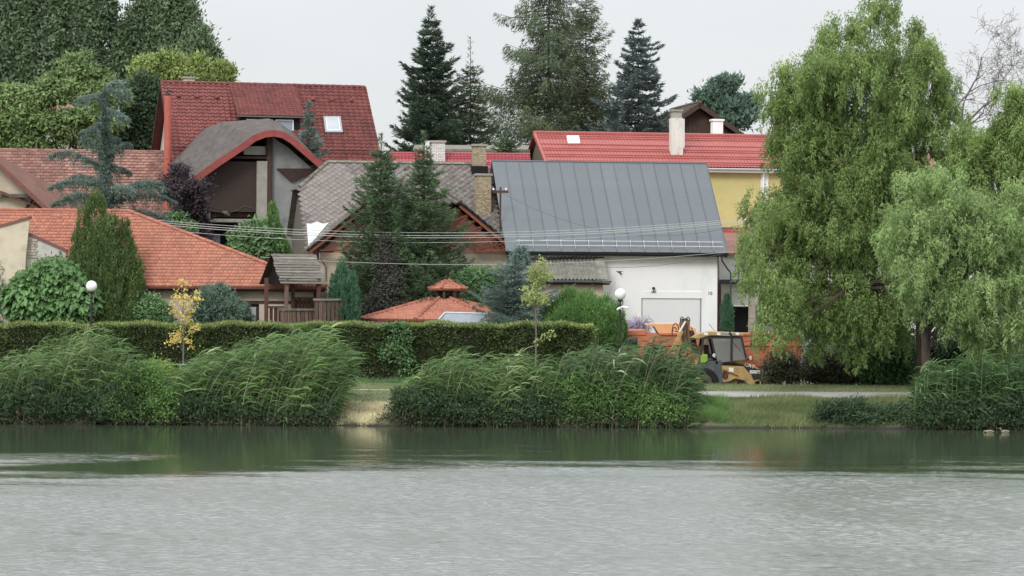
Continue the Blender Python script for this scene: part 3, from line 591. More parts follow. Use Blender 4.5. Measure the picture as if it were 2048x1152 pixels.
gutter(b, uL+.1, uL+1.2, rv_-.0, z2-.06, M['dark_metal'], r=.07)
a = b.q(640, 502, rv_); g = MB(); g.tube([(a.x, rv_+.05, a.z), (a.x+.02, rv_+.1, a.z-.4), (a.x+.35, wv-.1, a.z-.75), (a.x+.45, wv-.08, 0)], .05, 7); b.part('downpipe', g, M['grey_metal'])
# white sheet laid over the lower corner of the slates
def on_main(px, py, off=.05):
    v = 0
    for _ in range(12): p = b.q(px, py, v); v = v_on_main(p.z)
    return Vector((p.x, v, p.z+off))
pl = [on_main(*t, .07) for t in ((613, 449), (622, 450), (634, 446), (646, 450), (658, 447), (640, 468), (617, 496))]
g = MB(); g.add(pl, [list(range(7))]); g.build('white_cover_sheet', M['sheet'], b.e)
chimney(b, b.e, 948, 972, 288, 345, 4.8, .7, M['yellow_brick']); chimney(b, b.e, 954, 982, 347, 445, 2.0, .75, M['yellow_brick'])
for x0, x1, y0, y1, v in ((944, 976, 330, 350, 4.72), (951, 986, 440, 456, 1.9)):
    a = b.q(x0, y0, v); c = b.q(x1, y1, v); g = MB(); g.box((a.x, v, c.z-.3), (c.x, v+.95, a.z-.05)); b.part('chimney_flashing', g, M['dark'])
a = b.q(985, 395, 3.3); g = MB(); g.box((a.x-.1, 3.2, a.z-.3), (a.x+.45, 3.9, a.z+.4)); b.part('roof_hatch', g, M['dark_timber'])

# ---- 3. large dark-red tiled house with the curved porch gable
b = Bld('red_tiled_house', 765, 166, 15, 'large house with dark red tiled roof, dormer and curved porch gable', 'house'); B3 = b
ov = .5; zE = b.q(550, 350, -ov).z; run = 5.2; zR = b.q(525, 170, run).z; uR = b.q(768, 345, -ov).x; uL = b.q(347, 345, -ov).x
k = simple_house(b, uL, uR, zE, zR, run, ov, M['pale_wall'], gable_in=.5); b.part('back_roof', k, M['red_tile'])
tiles(b, [(uL, -ov, zE), (uR, -ov, zE), (uR, run, zR), (uL, run, zR)], 'wave', .34, .31, .045, M['red_tile'], nparts=300, seed=9, deck=M['dark'], prio=lambda B: np.abs(B[:, 0]-(uL+2.4))-B[:, 2]*.25)
ridge_tiles(b, (uL, run, zR), (uR, run, zR), M['red_tile'], r=.13, L=.4)
for u, nm in ((uL-.03, 'barge_board'), (uR+.0, 'barge_board')):
    g = MB(); prism_u(g, [(-ov, zE-.25), (-ov, zE+.03), (run, zR+.03), (2*run+ov, zE+.03), (2*run+ov, zE-.25), (run, zR-.25)], u, u+.03); b.part(nm, g, M['dark_timber'])
sp_ = (zR-zE)/(run+ov)
def on_slope(B, px, py, zE_, ov_, sp__):
    v = 0
    for _ in range(14): p = B.q(px, py, v); v = (p.z-zE_)/sp__-ov_
    return Vector((p.x, v, p.z))
for px, py in ((357, 194), (395, 195), (433, 197), (625, 201), (664, 202), (701, 203)):
    p = on_slope(b, px, py, zE, ov, sp_); g = MB(); g.lathe((p.x, p.y-.06, p.z+.02), [(.17, 0), (.15, .10), (.08, .15), (0, .16)], 8); b.part('vent_tile', g, M['red_tile'])
# dormer
vd = 2.0; uA = b.q(475, 230, vd).x; uB = b.q(608, 236, vd).x; zD = b.q(540, 232, vd).z
tiles(b, [(uA, vd, zD), (uB, vd, zD), (uB, run-.05, zR-.02), (uA, run-.05, zR-.02)], 'wave', .27, .27, .035, M['red_tile'], name='dormer_tile', seed=10, deck=M['dark_timber'], lift=.03)
zb_ = b.q(540, 285, vd).z; g = MB(); prism_u(g, [(vd+.3, zb_), (vd+.3, zD), (run-.3, zR-.25)], uA+.2, uA+.3); prism_u(g, [(vd+.3, zb_), (vd+.3, zD), (run-.3, zR-.25)], uB-.3, uB-.2); g.box((uA+.2, vd+.25, zb_), (uB-.2, vd+.35, zD-.02)); b.part('dormer_wall', g, M['dark'])
gutter(b, uA-.05, uB+.1, vd-.06, zD-.02, M['grey_metal'], r=.075)
for x0, y0, x1, y1 in ((493, 238, 545, 262), (551, 239, 587, 268)):
    a = b.q(x0, y0, vd+.2); c = b.q(x1, y1, vd+.2); g = MB(); t = .06
    g.box((a.x, vd+.17, a.z-t), (c.x, vd+.245, a.z)); g.box((a.x, vd+.17, c.z), (c.x, vd+.245, c.z+t)); g.box((a.x, vd+.17, c.z+t), (a.x+t, vd+.245, a.z-t)); g.box((c.x-t, vd+.17, c.z+t), (c.x, vd+.245, a.z-t))
    w_ = b.part('window', g, M['white_metal']); g = MB(); g.box((a.x+t, vd+.22, c.z+t), (c.x-t, vd+.24, a.z-t)); b.part('pane', g, M['blue_glass'], parent=w_)
# roof window
pp = [on_slope(b, *t, zE, ov, sp_) for t in ((650, 269), (685, 269), (680, 237), (646, 237))]
nrm = Vector((0, -(sp_), 1)).normalized(); g = MB(); q_ = [p+nrm*.2 for p in pp]; ce = sum(q_, Vector())/4
inn = [ce+(p-ce)*.76 for p in q_]; g.add(q_+inn+[p-nrm*.15 for p in q_], [(0,1,5,4),(1,2,6,5),(2,3,7,6),(3,0,4,7),(0,8,9,1),(1,9,10,2),(2,10,11,3),(3,11,8,0)]); w_ = b.part('roof_window', g, M['grey_metal'])
g = MB(); g.add([p-nrm*.02 for p in inn], [(0,1,2,3)]); b.part('pane', g, M['pale_pane'], parent=w_)
inn2 = [ce+(p-ce)*.78 for p in q_]; inn3 = [ce+(p-ce)*.70 for p in q_]; g = MB(); g.add(inn2+inn3, [(0,1,5,4),(1,2,6,5),(2,3,7,6),(3,0,4,7)]); b.part('sash', g, M['white_metal'], parent=w_)
for py in (299, 304):
    a = on_slope(b, 350, py-1, zE, ov, sp_); c = on_slope(b, 764, py+2, zE, ov, sp_); z_ = (a.z+c.z)/2; g = MB(); g.tube([(uL+.1, a.y-.12, z_+.1), (uR-.1, a.y-.12, z_+.1)], .025, 5); b.part('snow_guard_rail', g, M['copper_brown'])
fl = b.q(336, 192, -1.0); g = MB(); g.tube([(fl.x+.02, -1.0, 0), (fl.x, -1.0, fl.z)], .215, 14); fo = b.part('flue_pipe', g, M['flue'], smooth=False)
g = MB(); g.tube([(fl.x, -1.0, fl.z), (fl.x, -1.0, fl.z+.16)], .12, 10); g.tube([(fl.x-.14, -1.0, fl.z+.2), (fl.x+.05, -1.05, fl.z+.32), (fl.x+.32, -1.1, fl.z+.22)], .06, 6); b.part('flue_cowl', g, M['black'], parent=fo)
chimney(b, b.e, 368, 388, 153, 175, run+.9, .6, M['beige_wall'])
for x0, x1 in ((305, 309), (313, 316)):
    pass
g = MB(); prism_u(g, [(3.2, zE+.9), (4.0, zE+.9), (4.0, zE+2.0), (3.2, zE+2.0)], uL+.46, uL+.498); w_ = b.part('gable_window', g, M['white_metal']); g = MB(); prism_u(g, [(3.28, zE+.98), (3.92, zE+.98), (3.92, zE+1.92), (3.28, zE+1.92)], uL+.44, uL+.458); b.part('pane', g, M['glass'], parent=w_)
# curved porch wing
vf = -8.0; vb = -3.6
fr = [(383, 357), (432, 322), (480, 290), (505, 272), (528, 263), (548, 261), (568, 265), (588, 277), (604, 291), (650, 331)]
bk = [(356, 326), (398, 286), (428, 257), (445, 244), (492, 240), (538, 237), (560, 246), (582, 262), (600, 277), (642, 322)]
A = [b.q(*p, vf) for p in fr]; Bk = [b.q(*p, vb) for p in bk]; Bk2 = [p+Vector((0, 6.2, 0)) for p in Bk]; g = MB(); n = len(A)
dn = Vector((0, 0, -.10)); g.add(A+Bk+Bk2, [(i, i+1, n+i+1, n+i) for i in range(n-1)] + [(n+i, n+i+1, 2*n+i+1, 2*n+i) for i in range(n-1)]); g.add([p+dn for p in A+Bk+Bk2], [(i, n+i, n+i+1, i+1) for i in range(n-1)] + [(n+i, 2*n+i, 2*n+i+1, n+i+1) for i in range(n-1)])
b.part('porch_roof', g, M['shingle'])
g = MB(); off = []
for i, p in enumerate(A):
    d = (A[min(i+1, n-1)]-A[max(i-1, 0)]).normalized(); nn_ = Vector((d.z, 0, -d.x)); nn_ = -nn_ if nn_.z > 0 else nn_; off.append(p+nn_*.34)
for i in range(n-1): g.prism([(A[i].x, A[i].z+.03), (A[i+1].x, A[i+1].z+.03), (off[i+1].x, off[i+1].z), (off[i].x, off[i].z)], vf-.09, vf-.005)
b.part('curved_fascia', g, M['red_paint'])
vw = vf+1.1; zf = b.q(470, 437, vw).z; zg = -.5
def pbox(x0, y0, x1, y1, v0, v1, m, name, parent=None, **k): a = b.q(x0, y0, v0); c = b.q(x1, y1, v0); g = MB(); g.box((a.x, v0, c.z), (c.x, v1, a.z)); return b.part(name, g, m, parent=parent, **k)
# arch-following back wall
inner = [Vector((p.x, 0, p.z-.12)) for p in off]
g = MB(); r0 = b.q(545, 300, vw).x; poly = [(p.x, p.z) for p in inner if p.x > r0]; poly = [(r0, zg)] + [(r0, b.q(545, 272, vw).z)] + poly + [(inner[-1].x-.05, zg)]; g.prism(poly[::-1], vw, vw+.25); b.part('porch_wall', g, M['grey_wall'])
pbox(396, 330, 420, 520, vw, vw+.25, M['grey_wall'], 'side_wall'); pbox(514, 322, 534, 442, vw-.3, vw, M['concrete'], 'pillar'); pbox(534, 268, 543, 520, vw-.25, vw+.1, M['dark_timber'], 'post')
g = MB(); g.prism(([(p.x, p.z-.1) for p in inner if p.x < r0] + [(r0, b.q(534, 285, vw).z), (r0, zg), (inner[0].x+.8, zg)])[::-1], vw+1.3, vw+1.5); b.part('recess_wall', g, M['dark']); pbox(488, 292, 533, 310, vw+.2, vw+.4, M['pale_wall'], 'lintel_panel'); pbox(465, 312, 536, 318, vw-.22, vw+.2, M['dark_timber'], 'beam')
pbox(416, 322, 514, 424, vw-.1, vw-.04, M['net'], 'reed_screen'); pbox(424, 424, 512, 435, vw+.3, vw+.35, M['dark_timber'], 'balustrade'); pbox(418, 437, 527, 445, vw-1.0, vw+1.3, M['concrete'], 'balcony_slab')
g = MB(); prs = [b.q(416+i*12, 418+6*math.sin(i*.8)+(6 if 2 < i < 6 else 0), vw-.15) for i in range(9)]; g.tube(prs, .013, 5); b.part('railing_rope', g, M['dark_cable'])
g = MB(); pl = [b.q(*t, vw-.12) for t in ((553, 337), (636, 337), (618, 350), (583, 364))]; g.prism([(p.x, p.z) for p in pl], vw-.16, vw-.06); b.part('timber_panel', g, M['dark_timber'])
c = b.q(452, 427, vw-.5); g = MB(); g.tube([(c.x-.22, vw-.5, c.z+.1), (c.x, vw-.52, c.z+.04), (c.x+.2, vw-.5, c.z-.12)], [.02, .13, .05], 8)
g.build('hanging_chair', M['dark_cable'], b.e)
pbox(416, 468, 440, 492, vw-.02, vw+.02, M['blue_glass'], 'blue_laundry')  # blue and white laundry below the balcony, borrowing the pane colour

# ---- 4. brown clay-tiled house on the left
b = Bld('clay_tiled_house', 352, 160, 8, 'house with faded brown clay tile roof behind the blue cedar', 'house'); B4 = b
ov = .4; zE = b.q(200, 470, -ov).z; run = 6.2; zR = b.q(200, 303, run).z; uR = b.q(352, 465, -ov).x; uL = b.q(-120, 450, -ov).x
k = simple_house(b, uL, uR, zE, zR, run, ov, M['beige_wall']); b.part('back_roof', k, M['brown_tile']); sp4 = (zR-zE)/(run+ov)
tiles(b, [(uL, -ov, zE), (uR, -ov, zE), (uR, run, zR), (uL, run, zR)], 'beaver', .34, .30, .034, M['brown_tile'], nparts=280, seed=11, deck=M['brown_tile'], prio=lambda B: np.abs(B[:, 0]-(uR-4.2))-B[:, 2]*.5)
ridge_tiles(b, (uL, run, zR), (uR, run, zR), M['brown_tile'], r=.11, L=.4)
wv4 = -3.4; T = b.q(-45, 284, wv4); Bt = b.q(112, 431, wv4); Vb = on_slope(b, 222, 436, zE, ov, sp4)+Vector((0, 0, .05)); Tb = Vector((T.x-.3, (T.z-zE)/sp4-ov, T.z))
tiles(b, [Bt, Vb, Tb, T], 'beaver', .29, .2, .022, M['brown_tile'], name='wing_tile', seed=12, deck=M['brown_tile'], lift=.04)
g = MB(); g.slab([(T.x-7, wv4, Bt.z-.6), (T.x, wv4, T.z), (Tb.x, Tb.y, T.z), (T.x-7, 1, Bt.z-.6)], .12); b.part('wing_left_roof', g, M['brown_tile'])
rake(Bt.x, Bt.z+.02, T.x, T.z+.02, wv4-.05, .24, .06, M['copper_brown'], 'barge_board')
g = MB(); g.prism([(T.x-6.4, -.6), (Bt.x-1.0, -.6), (Bt.x-1.0, Bt.z+.75), (T.x, T.z-.35), (T.x-6.4, Bt.z-.3)], wv4+.9, wv4+1.15); b.part('wing_gable_wall', g, M['beige_wall'])
for x0, y0, x1, y1 in ((52, 418, 66, 396), (66, 396, 80, 410)): 
    p, q2 = b.q(x0, y0, wv4+.5), b.q(x1, y1, wv4+.5); g = MB(); g.tube([p, q2], .09, 4); b.part('timber_brace', g, M['dark_timber'])
a = b.q(0, 391, wv4+.6); g = MB(); g.box((a.x-3, wv4+.55, a.z-.1), (a.x+1.6, wv4+.895, a.z+.1)); b.part('ledge', g, M['grey_wood'])

# ---- 5. orange tiled bungalow in front
b = Bld('orange_bungalow', 655, 140.6, 5, 'low beige bungalow under a broad orange tiled hip roof', 'house'); B5 = b
ov = .6; uR = b.q(652, 578, -ov).x; zE = b.q(470, 574, -ov).z; run = 4.0; rid = b.q(255, 423, run); zR = rid.z; uL = b.q(-110, 575, -ov).x
tiles(b, [(uL, -ov, zE), (uR, -ov, zE), (rid.x, run, zR), (uL, run, zR)], 'beaver', .19, .25, .03, M['orange_tile'], seed=13, deck=M['orange_tile'])
g = MB(); g.slab([(uR, -ov, zE), (uR, 2*run+ov, zE), (rid.x, run, zR)], .1); g.slab([(uR, 2*run+ov, zE), (uL, 2*run+ov, zE), (uL, run, zR), (rid.x, run, zR)], .1); b.part('back_roof', g, M['orange_tile'])
ridge_tiles(b, (uL, run, zR), (rid.x, run, zR), M['orange_ridge'], r=.12, L=.38); ridge_tiles(b, (uR, -ov, zE+.03), (rid.x, run, zR+.02), M['orange_ridge'], r=.12, L=.38)
sp5 = (zR-zE)/(run+ov)
for px, py in ((119, 436), (250, 437)):
    p = on_slope(b, px, py, zE, ov, sp5); g = MB(); g.lathe((p.x, p.y, p.z), [(.15, 0), (.14, .09), (.05, .13), (0, .13)], 8); b.part('vent_tile', g, M['orange_ridge'])
gutter(b, uL, uR+.05, -ov-.05, zE-.05, M['copper_brown'], r=.075); g = MB(); g.box((uL, -ov+.05, zE-.22), (uR-.05, -.0, zE-.12)); b.part('soffit', g, M['dark_timber'])
door = b.q(487, 608, 0), b.q(518, 660, 0); dh = (door[0].x, door[1].x, .05, door[0].z); wn = b.q(318, 612, 0), b.q(345, 650, 0)
g = MB(); wall_holes(g, uL+.6, uR-.6, -.6, zE-.14, 0, .3, [dh, (wn[0].x, wn[1].x, wn[1].z, wn[0].z)]); b.part('wall', g, M['beige_wall']); g = MB(); g.box((uR-.9, .3, -.6), (uR-.6, 2*run, zE-.14)); b.part('side_wall', g, M['beige_wall'])
g = MB(); g.box((dh[0], .16, .05), (dh[1], .2, dh[3])); dd = b.part('door', g, M['dark_timber']); g = MB(); g.box((dh[0]+.15, .13, 1.2), (dh[1]-.15, .158, dh[3]-.15)); b.part('pane', g, M['glass'], parent=dd)
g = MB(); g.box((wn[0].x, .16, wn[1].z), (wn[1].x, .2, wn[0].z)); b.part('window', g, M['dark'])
g = MB(); g.box((b.q(430, 600, -.02).x, -.03, b.q(430, 607, 0).z), (uR-.7, -.004, b.q(430, 601, 0).z)); b.part('wall_band', g, M['dark_timber'])
# annex walls at the left, in front of the roof
g = MB(); v_ = -1.15; pl = [b.q(*t, v_) for t in ((-60, 471), (59, 437), (51, 519), (51, 700), (-60, 700))]; g.prism([(p.x, max(p.z, -.6)) for p in pl][::-1], v_, v_+.35); b.part('annex_wall', g, M['beige_wall'])
g = MB(); pl = [b.q(*t, v_) for t in ((-62, 467), (62, 432), (62, 437), (-62, 472))]; g.prism([(p.x, p.z) for p in pl][::-1], v_-.08, v_+.45); b.part('annex_coping', g, M['copper_brown'])
v_ = -.75; g = MB(); pl = [b.q(*t, v_) for t in ((53, 464), (132, 500), (132, 700), (53, 700))]; g.prism([(p.x, max(p.z, -.6)) for p in pl][::-1], v_, v_+.35); b.part('annex_wall', g, M['pale_wall'])
g = MB(); pl = [b.q(*t, v_) for t in ((56, 464), (135, 499), (135, 505), (56, 470))]; g.prism([(p.x, p.z) for p in pl][::-1], v_-.08, v_+.45); b.part('annex_coping', g, M['copper_brown'])
rg = random.Random(5); y = 478
while y < 515:
    x = 52 + rg.uniform(0, 2)
    while x < 72: 
        w2 = rg.uniform(6, 12); a = b.q(x, y, v_); c = b.q(min(x+w2, 75), y+4.5, v_); g = MB(); g.box((a.x, v_-.05-rg.uniform(0, .03), c.z), (c.x, v_-.002, a.z)); b.part('stone', g, M['stone']); x += w2+.8
    y += 5.5

# ---- 6. yellow house with red metal-tile roof, right
b = Bld('yellow_house', 1530, 167, 10, 'yellow house with bright red metal tile roof behind the grey metal roof', 'house'); B6 = b
ov = .5; zE = b.q(1470, 336, -ov).z; run = 3.7; zR = b.q(1300, 270, run).z; uR = b.q(1640, 336, -ov).x; uL = b.q(1093, 336, -ov).x
k = simple_house(b, uL, uR, zE, zR, run, ov, M['yellow_wall']); b.part('back_roof', k, M['red_metal'])
for o in [o for o in bpy.data.objects if o.parent == b.e and o.name.startswith('gable_wall')]: o.data.materials[0] = M['olive_wall']
sp6 = (zR-zE)/(run+ov); L6 = math.hypot(zR-zE, run+ov); ex = .3
def mt(U, S): return .04*(np.abs(np.sin(U*math.pi/.2))**.7) + .055*(1-(S % ex)/ex)
dss = np.sort(np.concatenate([np.arange(0, L6, ex), np.arange(ex, L6, ex)-.01, [L6]]))
e6 = Vector((0, run+ov, zR-zE)).normalized()
sheet(b, (uL, -ov, zE), (1,0,0), e6, uR-uL, L6, mt, .05, dss, M['red_metal'], 'metal_tile_roof')
g = MB(); g.slab([(uL+.02, -ov+.02, zE-.02), (uR, -ov+.02, zE-.02), (uR, run, zR-.02), (uL+.02, run, zR-.02)], .1); b.part('roof_deck', g, M['dark'])
g = MB(); g.tube([(uL-.02, run, zR+.05), (uR, run, zR+.05)], .1, 8); b.part('ridge_cap', g, M['red_metal'])
g = MB(); g.slab([(uL-.05, -ov, zE+.09), (uL+.12, -ov, zE+.09), (uL+.12, run, zR+.09), (uL-.05, run, zR+.09)], .22); b.part('verge_cap', g, M['red_metal'])
gutter(b, b.q(1380, 336, -ov).x, uR, -ov-.07, zE-.02, M['white_metal'], r=.11)
g = MB(); g.box((uL+.3, -ov+.04, zE-.26), (uR, -.0, zE-.13)); b.part('soffit', g, M['white_metal'])
p = b.q(1527, 345, -.2); g = MB(); g.tube([(p.x, -ov-.05, zE-.1), (p.x, -.2, zE-.5), (p.x, -.15, 1)], .06, 8); b.part('downpipe', g, M['white_metal'])
g = MB(); g.box((p.x-.12, -.03, 0), (p.x+.35, -.003, zE-.3)); b.part('corner_strip', g, M['white_metal'])
chimney(b, b.e, 1343, 1366, 236, 312, 1.0, .6, mat('whitewashed_chimney', C(226,224,216,1), C(205,200,188,1), rough=.9, scale=1.5, rv=0, stain=C(176,120,84), sscale=1.6, samt=.5, stretch=(1,1,.4)), cap=False)
chimney(b, b.e, 1345, 1364, 219, 236, 1.05, .5, M['concrete'], cap=True); chimney(b, b.e, 1366.5, 1369, 238, 282, 1.1, .4, M['white_wall'], cap=False, name='side_flue')
chimney(b, b.e, 1426, 1446, 238, 285, 5.0, .6, M['white_wall'], capm=M['white_metal'])
pp = [on_slope(b, *t, zE, ov, sp6) for t in ((1136, 290), (1160, 290), (1157, 276), (1133, 276))]; nrm = Vector((0, -sp6, 1)).normalized()
q_ = [p+nrm*.16 for p in pp]; ce = sum(q_, Vector())/4; inn = [ce+(p-ce)*.8 for p in q_]; g = MB(); g.add(q_+inn+[p-nrm*.2 for p in q_], [(0,1,5,4),(1,2,6,5),(2,3,7,6),(3,0,4,7),(0,8,9,1),(1,9,10,2),(2,10,11,3),(3,11,8,0)]); w_ = b.part('roof_window', g, M['white_metal'])
g = MB(); g.add([p-nrm*.01 for p in inn], [(0,1,2,3)]); b.part('pane', g, M['white_metal'], parent=w_)
# lower lean-to roof of the same house
v0, v1 = -3.2, -.02; za = b.q(1480, 503, v0).z; zb2 = b.q(1480, 459, v1).z; ul, ur = b.q(1432, 500, v0).x, b.q(1620, 500, v0).x; LL = math.hypot(zb2-za, v1-v0)
dss = np.sort(np.concatenate([np.arange(0, LL, ex), np.arange(ex, LL, ex)-.01, [LL]]))
sheet(b, (ul, v0, za), (1,0,0), (0, v1-v0, zb2-za), ur-ul, LL, mt, .05, dss, M['red_metal'], 'lean_to_roof'); g = MB(); g.box((ul, v1-.1, zb2), (ur, v1+.01, zb2+.12)); b.part('lean_to_flashing', g, M['copper_brown'])
g = MB(); g.box((ul+.2, v0+.4, -.6), (ur, v0+.6, za-.02)); b.part('lean_to_wall', g, M['grey_wall'])

# ---- 7. brown gabled house far behind
b = Bld('brown_gabled_house', 1400, 188, 10, 'brown timber-gabled house rising behind the yellow house', 'house'); B7 = b
ap = b.q(1400, 205, 0); lo7 = b.q(1492, 270, 0); s7 = (ap.z-lo7.z)/(lo7.x-ap.x); hh = 5.2; ze = ap.z-s7*hh; Dp = 8.5
tiles(b, [(ap.x-hh, Dp, ze), (ap.x-hh, 0, ze), (ap.x, 0, ap.z), (ap.x, Dp, ap.z)], 'flat', .34, .34, .035, M['brown_shake'], seed=14, deck=M['brown_shake'])
g = MB(); g.slab([(ap.x+hh, 0, ze), (ap.x+hh, Dp, ze), (ap.x, Dp, ap.z), (ap.x, 0, ap.z)], .12); b.part('right_roof', g, M['brown_shake'])
for sg in (-1, 1): rake(ap.x+sg*hh, ze, ap.x, ap.z, -.06, .3, .06, M['dark_timber'], 'barge_board')
ridge_tiles(b, (ap.x, 0, ap.z), (ap.x, Dp, ap.z), M['brown_shake'], r=.14, L=.4, parts=False)
rg = random.Random(2); x = ap.x-hh+.7
while x < ap.x+hh-.7:
    zt = ap.z-s7*abs(x+.1-ap.x)-.35; g = MB(); g.box((x, .6+rg.uniform(0, .012), ze-2), (x+.2, .64, max(zt, ze-1.5)))
    if zt > ze-.5: b.part('gable_plank', g, M['dark_timber'])
    x += .215
g = MB(); g.box((ap.x-hh+.7, .65, -.6), (ap.x+hh-.7, Dp-.4, ze-.3)); g.prism([(ap.x-hh+.7, ze-.3), (ap.x+hh-.7, ze-.3), (ap.x, ap.z-.5)], .65, Dp-.4); b.part('wall', g, M['dark_timber'])

# ---- 8. low crimson-roofed building and the grey shed roof behind it
b = Bld('crimson_roof_building', 1062, 161, 4, 'low building with narrow crimson metal roof behind the slate ridge', 'building'); B8 = b
zE = b.q(900, 345, -.4).z; zR = b.q(900, 309, 2.2).z; uL = b.q(778, 330, 0).x; uR = b.q(1066, 330, 0).x; LL = math.hypot(zR-zE, 2.6)
dss = np.sort(np.concatenate([np.arange(0, LL, ex), np.arange(ex, LL, ex)-.01, [LL]]))
sheet(b, (uL, -.4, zE), (1,0,0), (0, 2.6, zR-zE), uR-uL, LL, mt, .05, dss, M['crimson_metal'], 'metal_tile_roof'); k = simple_house(b, uL, uR, zE, zR, 2.2, .4, M['pale_wall']); b.part('back_roof', k, M['crimson_metal'])
g = MB(); g.tube([(uL, 2.2, zR+.04), (uR, 2.2, zR+.04)], .09, 8); b.part('ridge_cap', g, M['crimson_metal'])
chimney(b, b.e, 863, 890, 281, 330, 1.0, .75, M['white_brick']); p = b.q(855, 284, .8); g = MB(); g.tube([(p.x, .8, zE), (p.x, .8, p.z)], .13, 10); g.tube([(p.x, .8, p.z), (p.x, .8, p.z+.06)], .17, 10); b.part('vent_pipe', g, M['white_metal'])
b = Bld('wooden_shed', 1055, 170, 0, 'grey weathered shed roof under the tall conifers', 'shed'); uL = b.q(826, 300, 0).x; uR = b.q(1060, 300, 0).x; zt = b.q(950, 298, 0).z; zb2 = b.q(950, 307, 0).z
for i in range(3): g = MB(); g.box((uL+i*.15, i*.02, zt-.13-i*.15), (uR, .06+i*.02, zt-i*.15)); b.part('roof_board', g, M['grey_wood'])
g = MB(); g.box((uL, .2, -.6), (uR, 3, zb2)); b.part('wall', g, M['grey_wood']); g = MB(); g.slab([(uL, .05, zt), (uR, .05, zt), (uR, 3.2, zt+.4), (uL, 3.2, zt+.4)], .1); b.part('roof', g, M['grey_wood'])

# ---- 9. lean-to with corrugated roof
b = Bld('corrugated_annex', 1207, 146.6, 4, 'beige annex with weathered corrugated sheet roof between the two houses', 'annex'); B9 = b
ov = .45; zE = b.q(1140, 559, -ov).z; uR = b.q(1226, 559, -ov).x; uL = b.q(1030, 559, -ov).x; v1 = 2.2; zR = b.q(1120, 514, v1).z; LL = math.hypot(zR-zE, v1+ov)
dss = [0, LL*.48, LL*.481, LL]
def cg(U, S): return .045*np.sin(U*2*math.pi/.2) + np.where(S < LL*.4805, .02, 0)
sheet(b, (uL, -ov, zE), (1,0,0), (0, v1+ov, zR-zE), uR-uL-.35, LL, cg, .025, dss, M['corr'], 'corrugated_roof')
sheet(b, (uR-.72, -ov-.02, zE+.0), (1,0,0), (0, v1+ov, zR-zE), .5, LL, lambda U, S: .03+.0*U, .25, [0, LL], M['corr'], 'verge_sheet')
gutter(b, uL, uR-.1, -ov-.08, zE-.05, M['gutter'], r=.1); g = MB(); g.box((uL, -ov+.1, zE-.27), (uR-.15, 0, zE-.17)); b.part('soffit', g, M['dark_timber'])
g = MB(); g.box((uL+.3, 0, -.6), (b.q(1206, 600, 0).x, .3, zE-.16)); prism_u(g, [(.3, -.6), (2.6, -.6), (2.6, zR-.1), (.3, zE-.1)], b.q(1206, 600, 0).x-.3, b.q(1206, 600, 0).x); b.part('wall', g, M['beige_wall'])
a0, a1, a2, a3 = b.q(1098, 583, 0), b.q(1178, 583, 0), b.q(1194, 607, -.9), b.q(1100, 607, -.9); g = MB(); g.slab([a3, a2, a1, a0], .05); b.part('awning', g, M['grey_wall'])
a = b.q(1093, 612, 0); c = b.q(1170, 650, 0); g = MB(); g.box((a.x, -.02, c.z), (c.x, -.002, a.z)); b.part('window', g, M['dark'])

# ---- 10. grey house behind the willow
b = Bld('grey_house', 1446, 156, 10, 'pale grey house with dark ledge glimpsed behind the willow', 'house'); B10 = b
def pb(x0, y0, x1, y1, v0, v1_, m, name): a = b.q(x0, y0, v0); c = b.q(x1, y1, v0); g = MB(); g.box((a.x, v0, max(c.z, -.6)), (c.x, v1_, a.z)); return b.part(name, g, m)
g = MB(); wl = b.q(1440, 506, 0); wr = b.q(1800, 506, 0); h_ = [b.q(1462, 530, 0), b.q(1479, 558, 0)]; wall_holes(g, wl.x, wr.x, b.q(1500, 565, 0).z, wl.z, 0, .3, [(h_[0].x, h_[1].x, h_[1].z, h_[0].z)]); b.part('wall', g, M['pale_wall'])
pb(1460, 528, 1481, 560, .2, .24, M['glass'], 'window'); pb(1440, 559, 1500, 566, -1.2, .0, M['dark_metal'], 'ledge'); pb(1445, 568, 1530, 612, -.6, -.3, M['pale_wall'], 'balcony_front'); pb(1445, 612, 1760, 780, .5, .8, M['grey_wall'], 'ground_floor_wall')
pb(1447, 614, 1500, 700, .3, .34, M['dark'], 'dark_panel');  # dark sheet before the wall for dark glass and mesh, no opening
g = MB(); g.tube([b.q(1447, 600, -.9), b.q(1470, 612, -.9), b.q(1500, 612, -.9)], .03, 5); b.part('handrail', g, M['white_metal'])
g = MB(); g.slab([(wl.x, -.3, wl.z), (wr.x, -.3, wl.z), (wr.x, 5, wl.z+1.2), (wl.x, 5, wl.z+1.2)], .15); g.box((wl.x, 4.6, -.6), (wr.x, 4.9, wl.z+1)); b.part('roof', g, M['brown_tile'])
b = Bld('white_house', 1545, 176, 6, 'white house mostly hidden behind the big willow crown', 'house')
def pb(x0, y0, x1, y1, v0, v1_, m, name): a = b.q(x0, y0, v0); c = b.q(x1, y1, v0); g = MB(); g.box((a.x, v0, max(c.z, -.6)), (c.x, v1_, a.z)); return b.part(name, g, m)
g = MB(); a = b.q(1545, 345, 0); c = b.q(1900, 345, 0); hs_ = []
for x in (1565, 1640, 1720, 1800):
    for y in (400, 500):
        p, q2 = b.q(x, y, 0), b.q(x+30, y+45, 0); hs_.append((p.x, q2.x, q2.z, p.z))
wall_holes(g, a.x, c.x, -.6, a.z, 0, .3, hs_); b.part('wall', g, M['white_wall']); g = MB(); g.box((a.x, 7, -.6), (c.x, 7.3, a.z)); b.part('back_wall', g, M['white_wall'])
for h in hs_: g = MB(); g.box((h[0], .15, h[2]), (h[1], .18, h[3])); b.part('window', g, M['blue_glass'])
